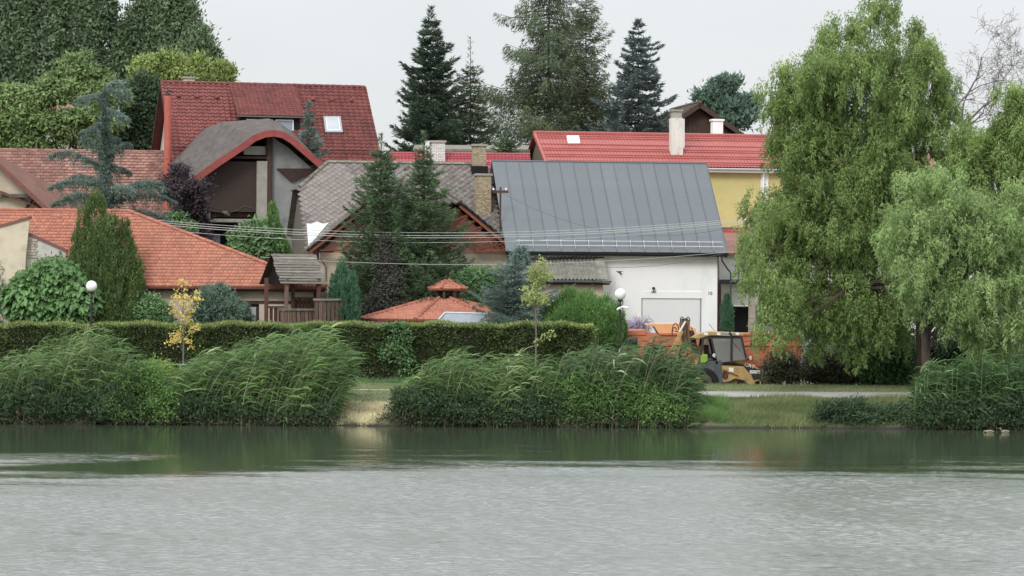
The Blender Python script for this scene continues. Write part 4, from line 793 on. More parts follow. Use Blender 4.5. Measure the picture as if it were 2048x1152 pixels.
g = MB(); g.slab([(a.x-.4, -.5, a.z), (c.x+.4, -.5, a.z), (c.x+.4, 3.7, a.z+1.6), (a.x-.4, 3.7, a.z+1.6)], .12); g.slab([(c.x+.4, 7.8, a.z), (a.x-.4, 7.8, a.z), (a.x-.4, 3.7, a.z+1.6), (c.x+.4, 3.7, a.z+1.6)], .12); b.part('roof', g, M['brown_tile'])
# ---- 11. pale house far left behind the trees
b = Bld('pale_house', 150, 186, 6, 'pale house showing through the trees at far left', 'house')
g = MB(); a = b.q(-60, 240, 0); c = b.q(150, 240, 0); hs_ = []
for x in (0, 60, 115): p, q2 = b.q(x, 262, 0), b.q(x+18, 285, 0); hs_.append((p.x, q2.x, q2.z, p.z))
wall_holes(g, a.x, c.x, -.6, a.z, 0, .3, hs_); b.part('wall', g, M['pale_wall']); g = MB(); g.box((a.x, 6, -.6), (c.x, 6.3, a.z)); b.part('back_wall', g, M['pale_wall'])
for h in hs_: g = MB(); g.box((h[0], .15, h[2]), (h[1], .18, h[3])); b.part('window', g, M['blue_glass'])
g = MB(); g.slab([(a.x-.4, -.5, a.z), (c.x+.4, -.5, a.z), (c.x+.4, 3.2, a.z+2), (a.x-.4, 3.2, a.z+2)], .12); b.part('roof', g, M['brown_tile'])

# ---- gazebo with tiled hexagonal roof and cupola
b = Bld('gazebo', 845, 142.0, 0, 'garden gazebo with orange tiled hexagonal roof and small raised cupola', 'gazebo')
def hexroof(cx, cy, R, z0, z1, r1, w, L, rt, np_):
    ang = [math.radians(a_+12) for a_ in range(0, 360, 60)]; co = [(cx+R*math.cos(a_), cy+R*math.sin(a_)*.7) for a_ in ang]; ci = [(cx+r1*math.cos(a_), cy+r1*math.sin(a_)*.7) for a_ in ang]
    for i in range(6):
        j = (i+1) % 6; pl = [(*co[i], z0), (*co[j], z0), (*ci[j], z1), (*ci[i], z1)]
        tiles(b, pl, 'wave', w, L, .022, M['orange_tile'], seed=20+i, deck=M['orange_ridge'])
    for i in range(6): ridge_tiles(b, (*co[i], z0+.03), (*ci[i], z1+.03), M['orange_ridge'], r=rt, L=.3, parts=np_)
cz = b.q(845, 600, 0); cx = b.q(850, 600, 0).x; z0 = b.q(850, 639, -1).z; z1 = b.q(850, 597, 0).z; R = 4.2
hexroof(cx+.9, 0, R, z0, z1, .55, .17, .2, .1, True); zc0 = b.q(850, 578, 0).z; zc1 = b.q(850, 561, 0).z; hexroof(cx+1.15, 0, 1.03, zc0, zc1, .06, .17, .18, .07, True)
for i in range(6):
    a_ = math.radians(i*60+12); g = MB(); x, y = cx+1.15+.55*math.cos(a_), .5*math.sin(a_); g.box((x-.05, y-.05, z1-.35), (x+.05, y+.05, zc0+.1)); b.part('cupola_post', g, M['dark_timber'])
for i in range(6):
    a_ = math.radians(i*60+12); g = MB(); x, y = cx+.9+3.4*math.cos(a_), 2.1*math.sin(a_); g.box((x-.08, y-.08, -.3), (x+.08, y+.08, z0+.25)); b.part('post', g, M['dark_timber'])
g = MB(); g.box((cx+.9-1.9, -2.3, z0-.1), (cx+.9+1.9, -2.2, z0+.04)); b.part('beam', g, M['grey_wood'])
# ---- small grey metal-roofed shelter beside it
b = Bld('metal_shelter', 870, 137.95, 0, 'small shelter with smooth grey metal roof in front of the gazebo', 'shelter')
p = [b.q(*t) for t in ((865, 652, -.4), (890, 626, .5), (975, 628, .5), (975, 655, -.4))]; g = MB(); g.slab([p[0]+Vector((.45, 0, 0)), p[3], p[2], p[1]], .05); b.part('roof', g, mat('blue_grey_sheet', C(140,150,160), C(124,134,146), rough=.4, rv=0, spec=.5))
g = MB(); g.slab([p[0]+Vector((-.1, 1.6, 0)), p[0]+Vector((-.1, 0, 0)), p[0]+Vector((.45, 0, 0)), p[1], p[1]+Vector((0, .2, 0))], .04); b.part('gable_sheet', g, M['gutter'])
g = MB(); g.tube([p[1]+Vector((-.05, 0, .03)), p[2]+Vector((0, 0, .03))], .035, 6); g.tube([p[0]+Vector((0, -.02, .0)), p[1]+Vector((0, -.02, .03))], .035, 6); b.part('ridge_cap', g, M['silver_bar'])
g = MB(); g.slab([p[2], p[1], p[1]+Vector((0, 1.2, -.7)), p[2]+Vector((0, 1.2, -.7))], .05); b.part('back_roof', g, M['gutter'])
for x in (p[0].x+.5, p[3].x-.1):
    g = MB(); g.box((x, 0, -.2), (x+.08, .08, p[0].z)); b.part('post', g, M['grey_metal'])
# ---- wooden play hut with plank roof and board parapets
b = Bld('wooden_hut', 580, 138.9, 33, 'weathered wooden play hut with plank gable roof and board railings', 'hut')
v0, v1 = -1.0, 1.35; vr = .15; eL = b.q(563, 568, v0); eR = b.q(654, 571, v0); tL = b.q(540, 507, vr)
E = [Vector((eL.x, v0, eL.z)), Vector((eR.x, v0, eL.z))]; zt = tL.z; T0, T1 = Vector((eL.x, vr, zt)), Vector((eR.x-.05, vr, zt)); sh = 0
rg = random.Random(8); n = 11
for i in range(n):
    a0 = E[0].lerp(T0, i/n); a1 = E[0].lerp(T0, (i+.93)/n); c0 = E[1].lerp(T1, i/n); c1 = E[1].lerp(T1, (i+.93)/n); du0, du1 = rg.uniform(-.06, .05), rg.uniform(-.06, .08); up_ = Vector((0, -.01, .03*(1-i/n)+rg.uniform(0, .02)))
    g = MB(); g.slab([a0+up_+Vector((du0, 0, 0)), c0+up_+Vector((du1, 0, rg.uniform(-.03, 0))), c1+Vector((du1, 0, 0)), a1+Vector((du0, 0, 0))], .025); b.part('roof_plank', g, M['grey_wood'])
g = MB(); g.slab([(eR.x, v1, eL.z), (eL.x, v1, eL.z), T0-Vector((0, 0, .01)), T1-Vector((0, 0, .01))], .03); b.part('back_roof', g, M['dark_timber'])
g = MB(); prism_u(g, [(v0+.1, eL.z+.02), (v1-.1, eL.z+.02), (vr, zt-.1)], eL.x+.35, eL.x+.4); b.part('gable_boards', g, M['dark'])
# the left, dark end of the roof is seen from below: a second short bay turned to the left
for x, v, yb, wd in ((533, -.75, 600, .15), (573, -.85, 600, .15), (586, .6, 600, .14), (637, -.8, 600, .17)):
    p = b.q(x, 560, v); g = MB(); g.box((p.x-wd/2, v-wd/2, -.2), (p.x+wd/2, v+wd/2, eL.z+.3)); b.part('post', g, M['red_wood'] if x != 573 else M['brown_wood'])
def fence(x0, x1, yt, yb, v, n, m, railm, top=True, dx=0):
    a = b.q(x0, yt, v); c = b.q(x1, yb, v); w_ = (c.x-a.x)/n
    for i in range(n): g = MB(); g.box((a.x+i*w_, v+rg.uniform(0, .02), c.z-.8), (a.x+i*w_+w_*rg.uniform(.7, .82), v+.04, a.z-.1+rg.uniform(-.03, .02))); b.part('board', g, m)
    g = MB(); g.box((a.x-.08, v-.05, a.z-.1), (c.x+.06, v+.06, a.z)); b.part('rail', g, railm)
fence(562, 634, 617, 660, -1.05, 9, M['brown_wood'], M['grey_wood']); fence(630, 688, 597, 645, -1.25, 7, M['brown_wood'], M['grey_wood'])
fence(590, 634, 594, 640, .7, 6, M['red_wood'], M['brown_wood']); fence(540, 566, 612, 660, -.6, 3, M['red_wood'], M['brown_wood'])
p = b.q(684, 600, -1.25); g = MB(); g.box((p.x-.09, -1.3, -.2), (p.x+.09, -1.16, p.z)); b.part('post', g, M['brown_wood'])
g = MB(); a = b.q(556, 612, .2); c = b.q(1000, 600, 0)
a = b.q(630, 643, -1.2); c = b.q(870, 648, -1.2); g.box((a.x, -1.3, a.z-.16), (c.x, -1.15, a.z)); b.part('long_beam', g, M['grey_wood'])
# ================================================================== VEHICLES
M['cat_yellow'] = mat('machine_yellow', C(206,166,98), C(182,142,80), rough=.5, scale=2.5, rv=0, spec=.4, stain=C(120,92,62), sscale=1.8, samt=.6)
M['truck_orange'] = mat('truck_orange', C(222,120,78), C(206,104,66), rough=.45, scale=1, rv=0, spec=.4, stain=C(176,112,86), sscale=.9, samt=.5)
M['canopy_orange'] = mat('pale_orange_paint', C(240,168,112,1.05), C(232,156,100,1.05), rough=.45, rv=0, stain=C(214,140,100), sscale=1, samt=.4)
M['dusty_rim'] = mat('dusty_rim', C(96,88,74), C(74,68,60), rough=.8, rv=0)
M['rubber'] = mat('rubber', C(40,40,40), C(30,30,30), rough=.85, rv=0, bump=.3)
M['dust_grey'] = mat('dusty_grey_panel', C(92,98,100), C(76,82,86), rough=.7, rv=0, stain=C(120,118,110), sscale=2, samt=.5)
M['chrome'] = mat('chromed_rod', C(215,220,224,1), C(200,206,210,1), rough=.2, rv=0, metal=.6)
M['white_print'] = mat('white_lettering', C(236,236,232,1), C(226,226,222,1), rough=.6, rv=0)
M['hivis'] = mat('lime_cloth', C(150,200,60), C(130,180,50), rough=.8, rv=0)
# ---- backhoe loader, facing right
b = Bld('backhoe_loader', 1450, 138.2, 0, 'dusty yellow backhoe loader with black-framed cab parked beside the orange dump truck', 'backhoe loader', zb=.74)
def pg(pts, v0, v1, m, name, parent=None, bevel=0, ref=None):
    r = ref if ref is not None else v0; pl = [b.q(*t, r) for t in pts]; g = MB(); pr = [(p.x, p.z) for p in pl]
    ar = sum(pr[i][0]*pr[(i+1) % len(pr)][1]-pr[(i+1) % len(pr)][0]*pr[i][1] for i in range(len(pr)))
    g.prism(pr if ar > 0 else pr[::-1], v0, v1); return b.part(name, g, m, parent=parent, bevel=bevel)
def bars(lst, r, m, name, n=6, parent=None, ref=0):
    g = MB()
    for pts in lst: g.tube([b.q(x, y, v) for x, y, v in pts], r, n)
    return b.part(name, g, m, parent=parent)
roof = pg([(1380, 676), (1392, 669), (1420, 663), (1486, 666), (1489, 672), (1420, 671), (1396, 678)], -.85, .85, M['cat_yellow'], 'cab_roof', bevel=.03)
for x0, x1 in ((1408, 1416), (1434, 1441), (1472, 1478)): pg([(x0, 665), (x1, 665.5), (x1, 670.5), (x0, 670)], -.875, -.852, M['white_print'], 'roof_lamp', parent=roof)
pg([(1443, 665.5), (1466, 666), (1466, 672), (1443, 671.5)], -.87, -.853, M['grey_metal'], 'roof_panel_sticker', parent=roof)
for nm, pts in (('rear_post', [(1404, 676), (1398, 722), (1402, 722), (1409, 676)]), ('middle_post', [(1420, 674), (1426, 700), (1432, 728), (1436, 728), (1430, 700), (1424, 674)]), ('front_post', [(1481, 674), (1490, 716), (1494, 716), (1485, 674)])):
    for v in (-.8, .72): pg(pts, v, v+.08, M['black'], nm, ref=-.8)
for v in (-.79, .73): pg([(1398, 673), (1484, 673.5), (1484, 677), (1398, 677)], v, v+.07, M['black'], 'door_header', ref=-.8)
pg([(1424, 677), (1482, 677), (1490, 719), (1462, 722), (1434, 726)], -.77, -.755, M['cabglass'], 'side_window'); pg([(1424, 677), (1482, 677), (1490, 719), (1434, 726)], .75, .765, M['cabglass'], 'side_window', ref=-.77)
pg([(1404, 677), (1421, 677), (1432, 724), (1402, 722)], .75, .765, M['cabglass'], 'rear_window', ref=-.77)
text = None
p = b.q(1447, 681, -.79); text_mesh('window_sticker', 'CATERPILLAR', .16, M['grey_metal'], b.e, (p.x, -.79, p.z), (math.radians(90), 0, 0), .002)
# seat and controls, seen through the glass
pg([(1410, 690), (1417, 690), (1419, 708), (1428, 709), (1428, 716), (1409, 716)], -.25, .25, M['rubber'], 'seat', bevel=.03)
bars([[(1443, 718, 0), (1446, 702, 0)], [(1441, 702, -.15), (1447, 700, 0), (1451, 702, .15)]], .03, M['black'], 'steering_column')
pg([(1430, 724), (1442, 720), (1446, 770), (1436, 790), (1424, 790)], -.8, .7, M['dust_grey'], 'cab_side', ref=-.8)
pg([(1398, 722), (1432, 722), (1430, 742), (1414, 748), (1394, 742)], -.82, .8, M['dust_grey'], 'cab_floor', ref=-.8)
pg([(1391, 696), (1409, 690), (1411, 729), (1392, 731)], .2, .6, M['canopy_orange'], 'rear_tank_panel', ref=-.3, bevel=.02)
g = MB(); pl = [b.q(*t, -.86) for t in ((1401, 711), (1408, 708), (1415, 709), (1415, 722), (1409, 726), (1401, 725))]; g.prism([(p.x, p.z) for p in pl][::-1], -.88, -.84); b.part('lime_jacket_panel', g, M['hivis'], bevel=.01)
# exhaust stack
bars([[(1463, 726, -.86), (1463.5, 672, -.86), (1461, 668, -.88), (1459, 665, -.92)]], .055, M['black'], 'exhaust_stack', 8)
bars([[(1466, 685, -.8), (1481, 701, -.8)]], .02, M['rust_timber'], 'wiper', 4)
# bonnet
bon = pg([(1441, 729), (1447, 721), (1460, 719), (1480, 721), (1504, 729), (1520, 738), (1522, 760), (1500, 768), (1441, 768)], -.42, .42, M['cat_yellow'], 'bonnet', bevel=.03)
pg([(1443, 732), (1449, 724.5), (1470, 725.5), (1496, 731), (1519, 739.5), (1521, 752), (1500, 748), (1488, 735)], -.435, -.421, M['black'], 'bonnet_stripe', parent=bon, ref=-.43)
pg([(1500, 739), (1521, 742), (1522, 758), (1506, 760)], -.44, -.424, M['black'], 'grille', parent=bon, ref=-.43)
p = b.q(1499, 731.5, -.45); text_mesh('bonnet_lettering', 'CAT', .27, M['white_print'], bon, (p.x, -.446, p.z), (math.radians(90), math.radians(16), 0), .004)
p = b.q(1510, 744, -.46); g = MB(); g.box((p.x-.26, -.452, p.z-.07), (p.x+.27, -.441, p.z+.08)); b.part('model_plate', g, M['white_print'], parent=bon)
text_mesh('plate_lettering', 'CATERPILLAR', .085, M['black'], bon, (p.x, -.4535, p.z), (math.radians(90), 0, 0), .001)
# loader arms and linkage
for v in (-.72, .6):
    arm = pg([(1443, 731), (1487, 733), (1500, 748), (1513, 770), (1514, 776), (1504, 776), (1488, 761), (1470, 757), (1452, 766), (1434, 772), (1438, 756)], v, v+.12, M['cat_yellow'], 'loader_arm', bevel=.015, ref=-.72)
    if v < 0:
        pg([(1458, 735), (1467, 735.5), (1467, 744), (1458, 742)], v-.006, v-.001, M['white_print'], 'arm_sticker', parent=arm, ref=-.72)
        pg([(1447, 739), (1455, 741), (1456, 755), (1450, 760), (1444, 755)], v-.008, v-.001, M['dark_timber'], 'arm_dark_plate', parent=arm, ref=-.72)  # flat plate on the arm, its dark colour painting a recess's shade
        bars([[(1448, 742, v-.03), (1462, 746, v-.03), (1476, 752, v-.03)], [(1452, 757, v-.03), (1456, 746, v-.03)]], .03, M['rust_timber'], 'hydraulic_hose', parent=arm)
pg([(1436, 771), (1444, 765), (1458, 763), (1464, 766), (1452, 774), (1440, 778)], -.9, -.75, M['black'], 'step')
bars([[(1500, 757, -.3), (1525, 757, -.3), (1548, 763, -.3)]], .09, M['cat_yellow'], 'bucket_link', 8)
g = MB(); pl = [b.q(*t, -1.0) for t in ((1530, 757), (1545, 755), (1562, 776), (1572, 792), (1540, 792), (1529, 778))]; g.prism([(p.x, p.z) for p in pl][::-1], -1.15, 1.1); b.part('loader_bucket', g, M['cat_yellow'], bevel=.02)
# lamps and mirrors
for x, y, v in ((1428, 711, -.95), (1501, 716, -.5)):
    p = b.q(x, y, v); g = MB(); g.tube([(p.x, v, p.z), (p.x+.09, v, p.z)], [.10, .12], 10); g.tube([(p.x-.02, v, p.z), (p.x-.2, v+.1, p.z-.12)], .03, 5); l_ = b.part('work_lamp', g, M['black']); g = MB(); g.tube([(p.x+.0, v-.1, p.z), (p.x+.02, v-.13, p.z)], [.10, .09], 10); b.part('lens', g, M['white_print'], parent=l_)
g = MB(); p = b.q(1505, 687, -.3); g.box((p.x-.1, -.36, p.z-.18), (p.x+.1, -.3, p.z+.18)); g.tube([(p.x, -.3, p.z-.05), (p.x-.35, -.2, p.z-.12), (p.x-.48, -.1, p.z-.1)], .018, 5); b.part('mirror', g, M['black'], bevel=.02)
bars([[(1487, 684, -.7), (1499, 682, -.5)]], .015, M['black'], 'mirror_arm', 4); bars([[(1489, 702, -.7), (1503, 697, -.4)]], .015, M['black'], 'mirror_arm', 4)
bars([[(1430, 663, .3), (1418, 648, .3)]], .012, M['black'], 'aerial', 4)
for x, r in ((1408, .72), (1492, .48)):
    for v in ((-.8, .8) if r > .6 else (-.52, .52)): p = b.q(x, 700, v); g = MB(); g.wheel((p.x, v, r-.03), r, .42 if r > .6 else .3); w_ = b.part('wheel', g, M['rubber']); g = MB(); g.wheel((p.x, v-.02*(1 if v < 0 else -1), r-.03), r*.55, .40 if r > .6 else .28, prof=[(0, -.3), (.4, -.3), (.5, -.5), (1, -.5), (1, .5), (0, .5)]); b.part('rim', g, M['dusty_rim'], parent=w_)
pg([(1386, 748), (1392, 747), (1400, 757), (1408, 771), (1408, 790), (1398, 790), (1394, 762)], -1.05, -.92, M['cat_yellow'], 'stabiliser_leg')
pg([(1392, 778), (1530, 782), (1530, 800), (1392, 800)], -.35, .35, M['black'], 'chassis')
# rear boom
pg([(1338, 705), (1356, 668), (1362, 660), (1367, 663), (1362, 674), (1347, 710)], -.62, -.40, M['cat_yellow'], 'dipper_cylinder', bevel=.02, ref=-.5)
bars([[(1359, 664, -.5), (1371, 643, -.4)]], .05, M['chrome'], 'cylinder_rod', 8)
for v in (-.25, .15): pg([(1359, 648), (1362, 638), (1374, 636), (1380, 642), (1379, 664), (1386, 690), (1366, 692), (1363, 668)], v, v+.08, M['rust_timber'] if v > 0 else mat('boom_ochre', C(150,118,74), C(112,86,58), rough=.6, rv=0, stain=C(80,64,50), sscale=2.5), 'boom_plate', bevel=.01, ref=-.2)
def loop(cx, cy, rx, ry, v, a0, a1): return [(cx+rx*math.cos(math.radians(a)), cy-ry*math.sin(math.radians(a)), v) for a in range(a0, a1, 20)]
bars([loop(1351, 657, 6, 10, -.3, -20, 240), loop(1364, 641, 3.5, 7, -.3, 0, 200), loop(1376, 641, 3.5, 7, -.3, -10, 190), loop(1349, 664, 5, 9, -.2, 30, 250), [(1383, 655, -.3), (1386, 668, -.3), (1392, 680, -.3)], [(1350, 662, -.3), (1360, 664, -.3)], [(1374, 650, -.3), (1373, 672, -.3), (1378, 690, -.3)]], .025, M['dark_timber'], 'hydraulic_hose', 5)
pg([(1378, 660), (1388, 662), (1396, 700), (1384, 704)], -.3, .3, M['dark_timber'], 'boom_pivot')
# ---- orange dump truck, facing left
b = Bld('dump_truck', 1400, 141.8, 0, 'orange dump truck with long tipper body parked behind the backhoe loader', 'truck', zb=.76)
pg([(1219, 665), (1236, 663.5), (1262, 661), (1290, 660), (1306, 667), (1327, 669), (1327, 770), (1222, 770), (1217, 700)], -1.15, 1.15, M['truck_orange'], 'cab', bevel=.05)
pg([(1216, 666), (1234, 662), (1275, 659.5), (1290, 659), (1294, 664), (1292, 671), (1240, 671.5), (1216, 671.5)], -1.2, 1.2, M['truck_orange'], 'cab_roof', bevel=.04)
pg([(1226, 675), (1240, 675), (1275, 675), (1275, 700), (1224, 700)], -1.175, -1.152, M['glass'], 'side_window', ref=-1.17); pg([(1240, 673.5), (1242.5, 673.5), (1242.5, 702), (1240, 702)], -1.19, -1.153, M['black'], 'window_post', ref=-1.17)
pg([(1217, 676), (1219, 676), (1218, 702), (1216, 702)], -1.0, 1.0, M['glass'], 'windscreen')
pg([(1293, 650), (1296, 647.5), (1309, 648), (1314, 651), (1328, 666.5), (1328, 670), (1318, 668), (1308, 652), (1295, 651.5)], -1.25, 1.25, M['canopy_orange'], 'canopy_lip')
pg([(1308, 647.5), (1371, 647), (1392, 658), (1392, 668), (1329, 668), (1312, 650)], -1.2, 1.2, M['canopy_orange'], 'cab_guard', bevel=.02)
body = pg([(1322, 667.5), (1606, 668.5), (1600, 735), (1330, 735)], -1.25, 1.25, M['truck_orange'], 'tipper_body', bevel=.02)
pg([(1320, 666), (1608, 667), (1608, 671.5), (1320, 670.5)], -1.33, 1.3, M['truck_orange'], 'body_top_rail', parent=body, bevel=.01, ref=-1.3)
pg([(1326, 688), (1604, 689), (1604, 692.5), (1326, 691.5)], -1.31, -1.252, M['truck_orange'], 'body_side_rail', parent=body, ref=-1.3)
for x in (1345, 1385, 1425, 1465, 1505, 1547, 1588): pg([(x, 692), (x+5, 692), (x+9, 733), (x+4, 733)], -1.33, -1.252, M['truck_orange'], 'body_rib', parent=body, ref=-1.3)
pg([(1322, 733), (1602, 733), (1602, 739), (1322, 739)], -1.3, 1.3, M['rust_timber'], 'body_floor_rail', parent=body)
pg([(1225, 750), (1600, 750), (1600, 762), (1225, 762)], -.5, .5, M['black'], 'chassis')
for x in (1262, 1500, 1545):
    for v in (-1.0, 1.0): p = b.q(x, 700, v); g = MB(); g.wheel((p.x, v, .49), .5, .4); b.part('wheel', g, M['rubber'])
g = MB(); p = b.q(1262, 742, -1.2); g.tube([(p.x-.7, -1.17, .6), (p.x-.55, -1.17, 1.0), (p.x, -1.17, 1.15), (p.x+.55, -1.17, 1.0), (p.x+.7, -1.17, .6)], .05, 6); b.part('wheel_arch', g, M['black'])
# ================================================================== STREET LAMPS, CABLES, POLE
def lamp(px, pyc, Y, r, label, camera=False):
    p = P(px, pyc, Y); z0 = float(gz(p.x, Y)); e = empty('street_lamp', (p.x, Y, z0-.02), label=label, cat='street lamp', group='globe lamps along the lakeside path'); H = p.z-z0
    g = MB(); prof = [(r*math.sin(math.pi*k/14), -r*math.cos(math.pi*k/14)) for k in range(15)]; g.lathe((0, 0, H), prof, 24); g.build('globe', M['globe'], e, smooth=True)
    g = MB(); g.lathe((0, 0, 0), [(.0, 0), (.13, 0), (.13, .12), (.09, .2), (.085, .9), (.055, .95), (.05, H-r-.36), (.075, H-r-.34), (.08, H-r-.24), (.045, H-r-.2), (.045, H-r-.1), (.13, H-r-.04), (.13, H-r+.015), (0, H-r+.02)], 12); g.build('post', M['black'], e, smooth=False)
    return e, H
lamp(183, 571.5, 135.15, .27, 'black street lamp with white globe in front of the large-leaved catalpa')
e, H = lamp(1240.5, 587.5, 135.15, .275, 'black street lamp with white globe in front of the white garage house')
c_ = empty('security_camera', (e.location.x, e.location.y-.06, e.location.z+H-.27-.42), label='white security camera pair clamped on the lamp post below the globe', cat='security camera')
g = MB(); g.tube([(-.02, 0, .03), (.1, -.04, .09)], .035, 6); g.build('bracket', M['white_metal'], c_)
g = MB(); g.tube([(.08, -.05, .09), (.37, -.08, .03)], .055, 8); g.build('camera_body', M['white_metal'], c_); g = MB(); g.tube([(-.02, -.03, .04), (-.16, -.1, -.06)], .05, 8); g.build('camera_body', M['white_metal'], c_); g = MB(); g.lathe((0, .06, -.05), [(.0, 0), (.07, 0), (.07, .13), (0, .13)], 10); g.build('collar', M['white_metal'], c_)
# utility pole at the right, half hidden in the willow
p = P(1505, 440, 143.25); pe = empty('utility_pole', (p.x, 143.25, float(gz(p.x, 143.25))), label='grey concrete utility pole with insulated crossarm beside the willow', cat='utility pole'); H = p.z-float(gz(p.x, 143.25))
g = MB(); g.prism([(-.2, 0), (.2, 0), (.13, H), (-.13, H)], -.15, .15); g.build('post', M['concrete'], pe); g = MB(); g.box((-.42, -.2, H-.18), (.28, -.152, H-.08)); g.build('crossarm', M['black'], pe)
for i, x in enumerate((-.38, -.22, -.05, .12, .25)): g = MB(); g.lathe((x, -.17, H-.08), [(.02, 0), (.02, .05), (.055, .06), (.06, .1), (.04, .13), (.05, .15), (0, .17)], 8); g.build('insulator', M['white_metal'], pe)
# roof mast
b = Bld('roof_mast', 1001, 149.0, 0, 'rusty electric roof mast with short crossarm beside the yellow brick chimney', 'mast', zb=0)
p = b.q(1001, 374, 0); p0 = b.q(1001, 470, 0); g = MB(); g.tube([(p.x, 0, p0.z), (p.x, 0, p.z)], .05, 7); b.part('pole', g, M['dark_timber']); g = MB(); q1 = b.q(986, 382, 0); q2 = b.q(1017, 384, 0); g.box((q1.x, -.1, q2.z-.06), (q2.x, -.05, q1.z+.03)); b.part('crossarm', g, M['dark_timber'])
for x in (987, 1012): q1 = b.q(x, 379, 0); g = MB(); g.lathe((q1.x, -.08, q1.z-.05), [(.02, 0), (.05, .03), (.05, .08), (.03, .12), (0, .13)], 8); b.part('insulator', g, M['white_metal'])
# overhead cables: hung between real end points
def cable(a, c_, sag, r, m, label, group):
    a, c_ = Vector(a), Vector(c_); pts = [a.lerp(c_, t/28)-Vector((0, 0, 4*sag*(t/28)*(1-t/28))) for t in range(29)]; g = MB(); g.tube(pts, r, 5, cap=False); g.build('power_cable', m, None, smooth=True, label=label, cat='cable', group=group)
G1 = 'bare power cables strung between the houses and the pole'
YL = 144.4
for i, (pyl, pyr, sag, r, lab) in enumerate(((439, 436, .72, .010, 'thin pale power cable, uppermost of the bundle crossing the spruces'), (443, 439, .78, .014, 'pale power cable, second from the top of the bundle crossing the spruces'), (447, 442, .80, .014, 'pale power cable, third from the top of the bundle crossing the spruces'), (457, 446, .86, .009, 'thin power cable hanging lowest of the bundle below the slate eaves'))):
    cable(P(300, pyl, YL), P(1497+i*3, pyr, 143.05), sag, r, M['cable'], lab, G1)
cable(P(520, 514, 141.0), P(1497, 500, 143.05), .55, .010, M['cable'], 'single thin cable passing low across the dark spruces and lean-to', 'thin service cables in front of the white house')
cable(P(1001, 384, 148.8), P(1495, 446, 143.05), 1.35, .011, M['dark_cable'], 'sagging dark service cable from the roof mast across the grey roof', 'thin service cables in front of the white house')
cable(P(1050, 512, 146.0), P(1470, 500, 148.8), .75, .011, M['dark_cable'], 'thin dark cable drooping in front of the white house wall', 'thin service cables in front of the white house')
# low rail along the path, left
rl = empty('hand_rail', (P(60, 700, 132).x, 132, float(gz(-20, 132))), label='low grey metal handrail showing through the reeds at far left', cat='railing'); 
for z in (.98, .55): g = MB(); g.tube([(-4, 0, z), (11.5, 0, z-.02)], .03, 6); g.build('rail', M['grey_metal'], rl)
for i in range(9): g = MB(); g.tube([(-4+i*1.92, 0, -.1), (-4+i*1.92, 0, 1.0)], .035, 6); g.build('post', M['grey_metal'], rl)
# ================================================================== BIRDS
p = P(1239, 545, 140.5); e = empty('swallow', p, math.radians(-20), label='dark swallow in flight in front of the white house wall', cat='bird')
g = MB(); g.tube([(-.16, 0, .07), (-.12, 0, .05), (-.05, 0, .02), (.04, 0, -.02), (.12, 0, -.06), (.16, 0, -.08)], [.008, .03, .045, .04, .02, .008], 8); g.build('body', M['black'], e, smooth=True)
g = MB(); g.add([(-.07, 0, .05), (.02, 0, .02), (.22, -.08, .05), (.30, -.1, .045), (.1, -.06, .07), (-.07, 0, .062), (.02, 0, .03)], [(0, 1, 2, 4), (2, 3, 4), (5, 4, 2, 6), (2, 4, 3)]); g.build('wing', M['black'], e)
g = MB(); g.add([(-.05, 0, .02), (.04, 0, -.02), (.12, .06, -.2), (.17, .08, -.27), (.03, .05, -.12), (-.05, 0, .01), (.04, 0, -.03)], [(0, 1, 2, 4), (2, 3, 4), (5, 4, 2, 6), (2, 4, 3)]); g.build('wing', M['black'], e)
g = MB(); g.add([(.12, 0, -.05), (.24, .03, -.07), (.14, 0, -.07), (.22, -.02, -.13), (.12, 0, -.07)], [(0, 1, 2), (2, 3, 4)]); g.build('tail', M['black'], e)
M['duck'] = mat('pale_buff_feathers', C(146,140,108), C(116,110,84), rough=.8, scale=8, rv=0)
def duck(px, py, head_low, label):
    Y = 6.0*FPX/(py-576-ROLL*(px-1024)); p = P(px, py, Y); e = empty('duck', (p.x, Y, 0), math.radians(180), label=label, cat='duck', group='pale ducks swimming by the right bank')
    e.scale = (.8, .8, .8); pts = [(-.24, 0, .10), (-.2, 0, .075), (-.12, 0, .06), (0, 0, .055), (.12, 0, .06), (.18, 0, .09)] + ([(.24, 0, .09), (.29, 0, .05), (.31, 0, .03)] if head_low else [(.21, 0, .16), (.215, 0, .21), (.24, 0, .24), (.28, 0, .235)])
    rr = [.012, .05, .09, .105, .09, .055] + ([.042, .045, .012] if head_low else [.035, .035, .048, .02])
    g = MB(); g.tube(pts, rr, 10); g.build('body', M['duck'], e, smooth=True)
    h = pts[-1]; g = MB(); g.tube([(h[0]-.01, 0, h[2]), (h[0]+.06, 0, h[2]-.015)], [.018, .012], 6); g.build('bill', M['orange_ridge'], e)
    for s_ in (-1, 1): g = MB(); g.tube([(.08, s_*.085, .09), (-.05, s_*.1, .1), (-.2, s_*.03, .12)], [.03, .04, .01], 6); g.build('wing', M['duck'], e, smooth=True)
duck(1979, 865.5, True, 'pale duck with its head down on the water, left of the two by the reeds'); duck(2010, 865.5, False, 'pale duck with raised head swimming at the right edge by the reeds')
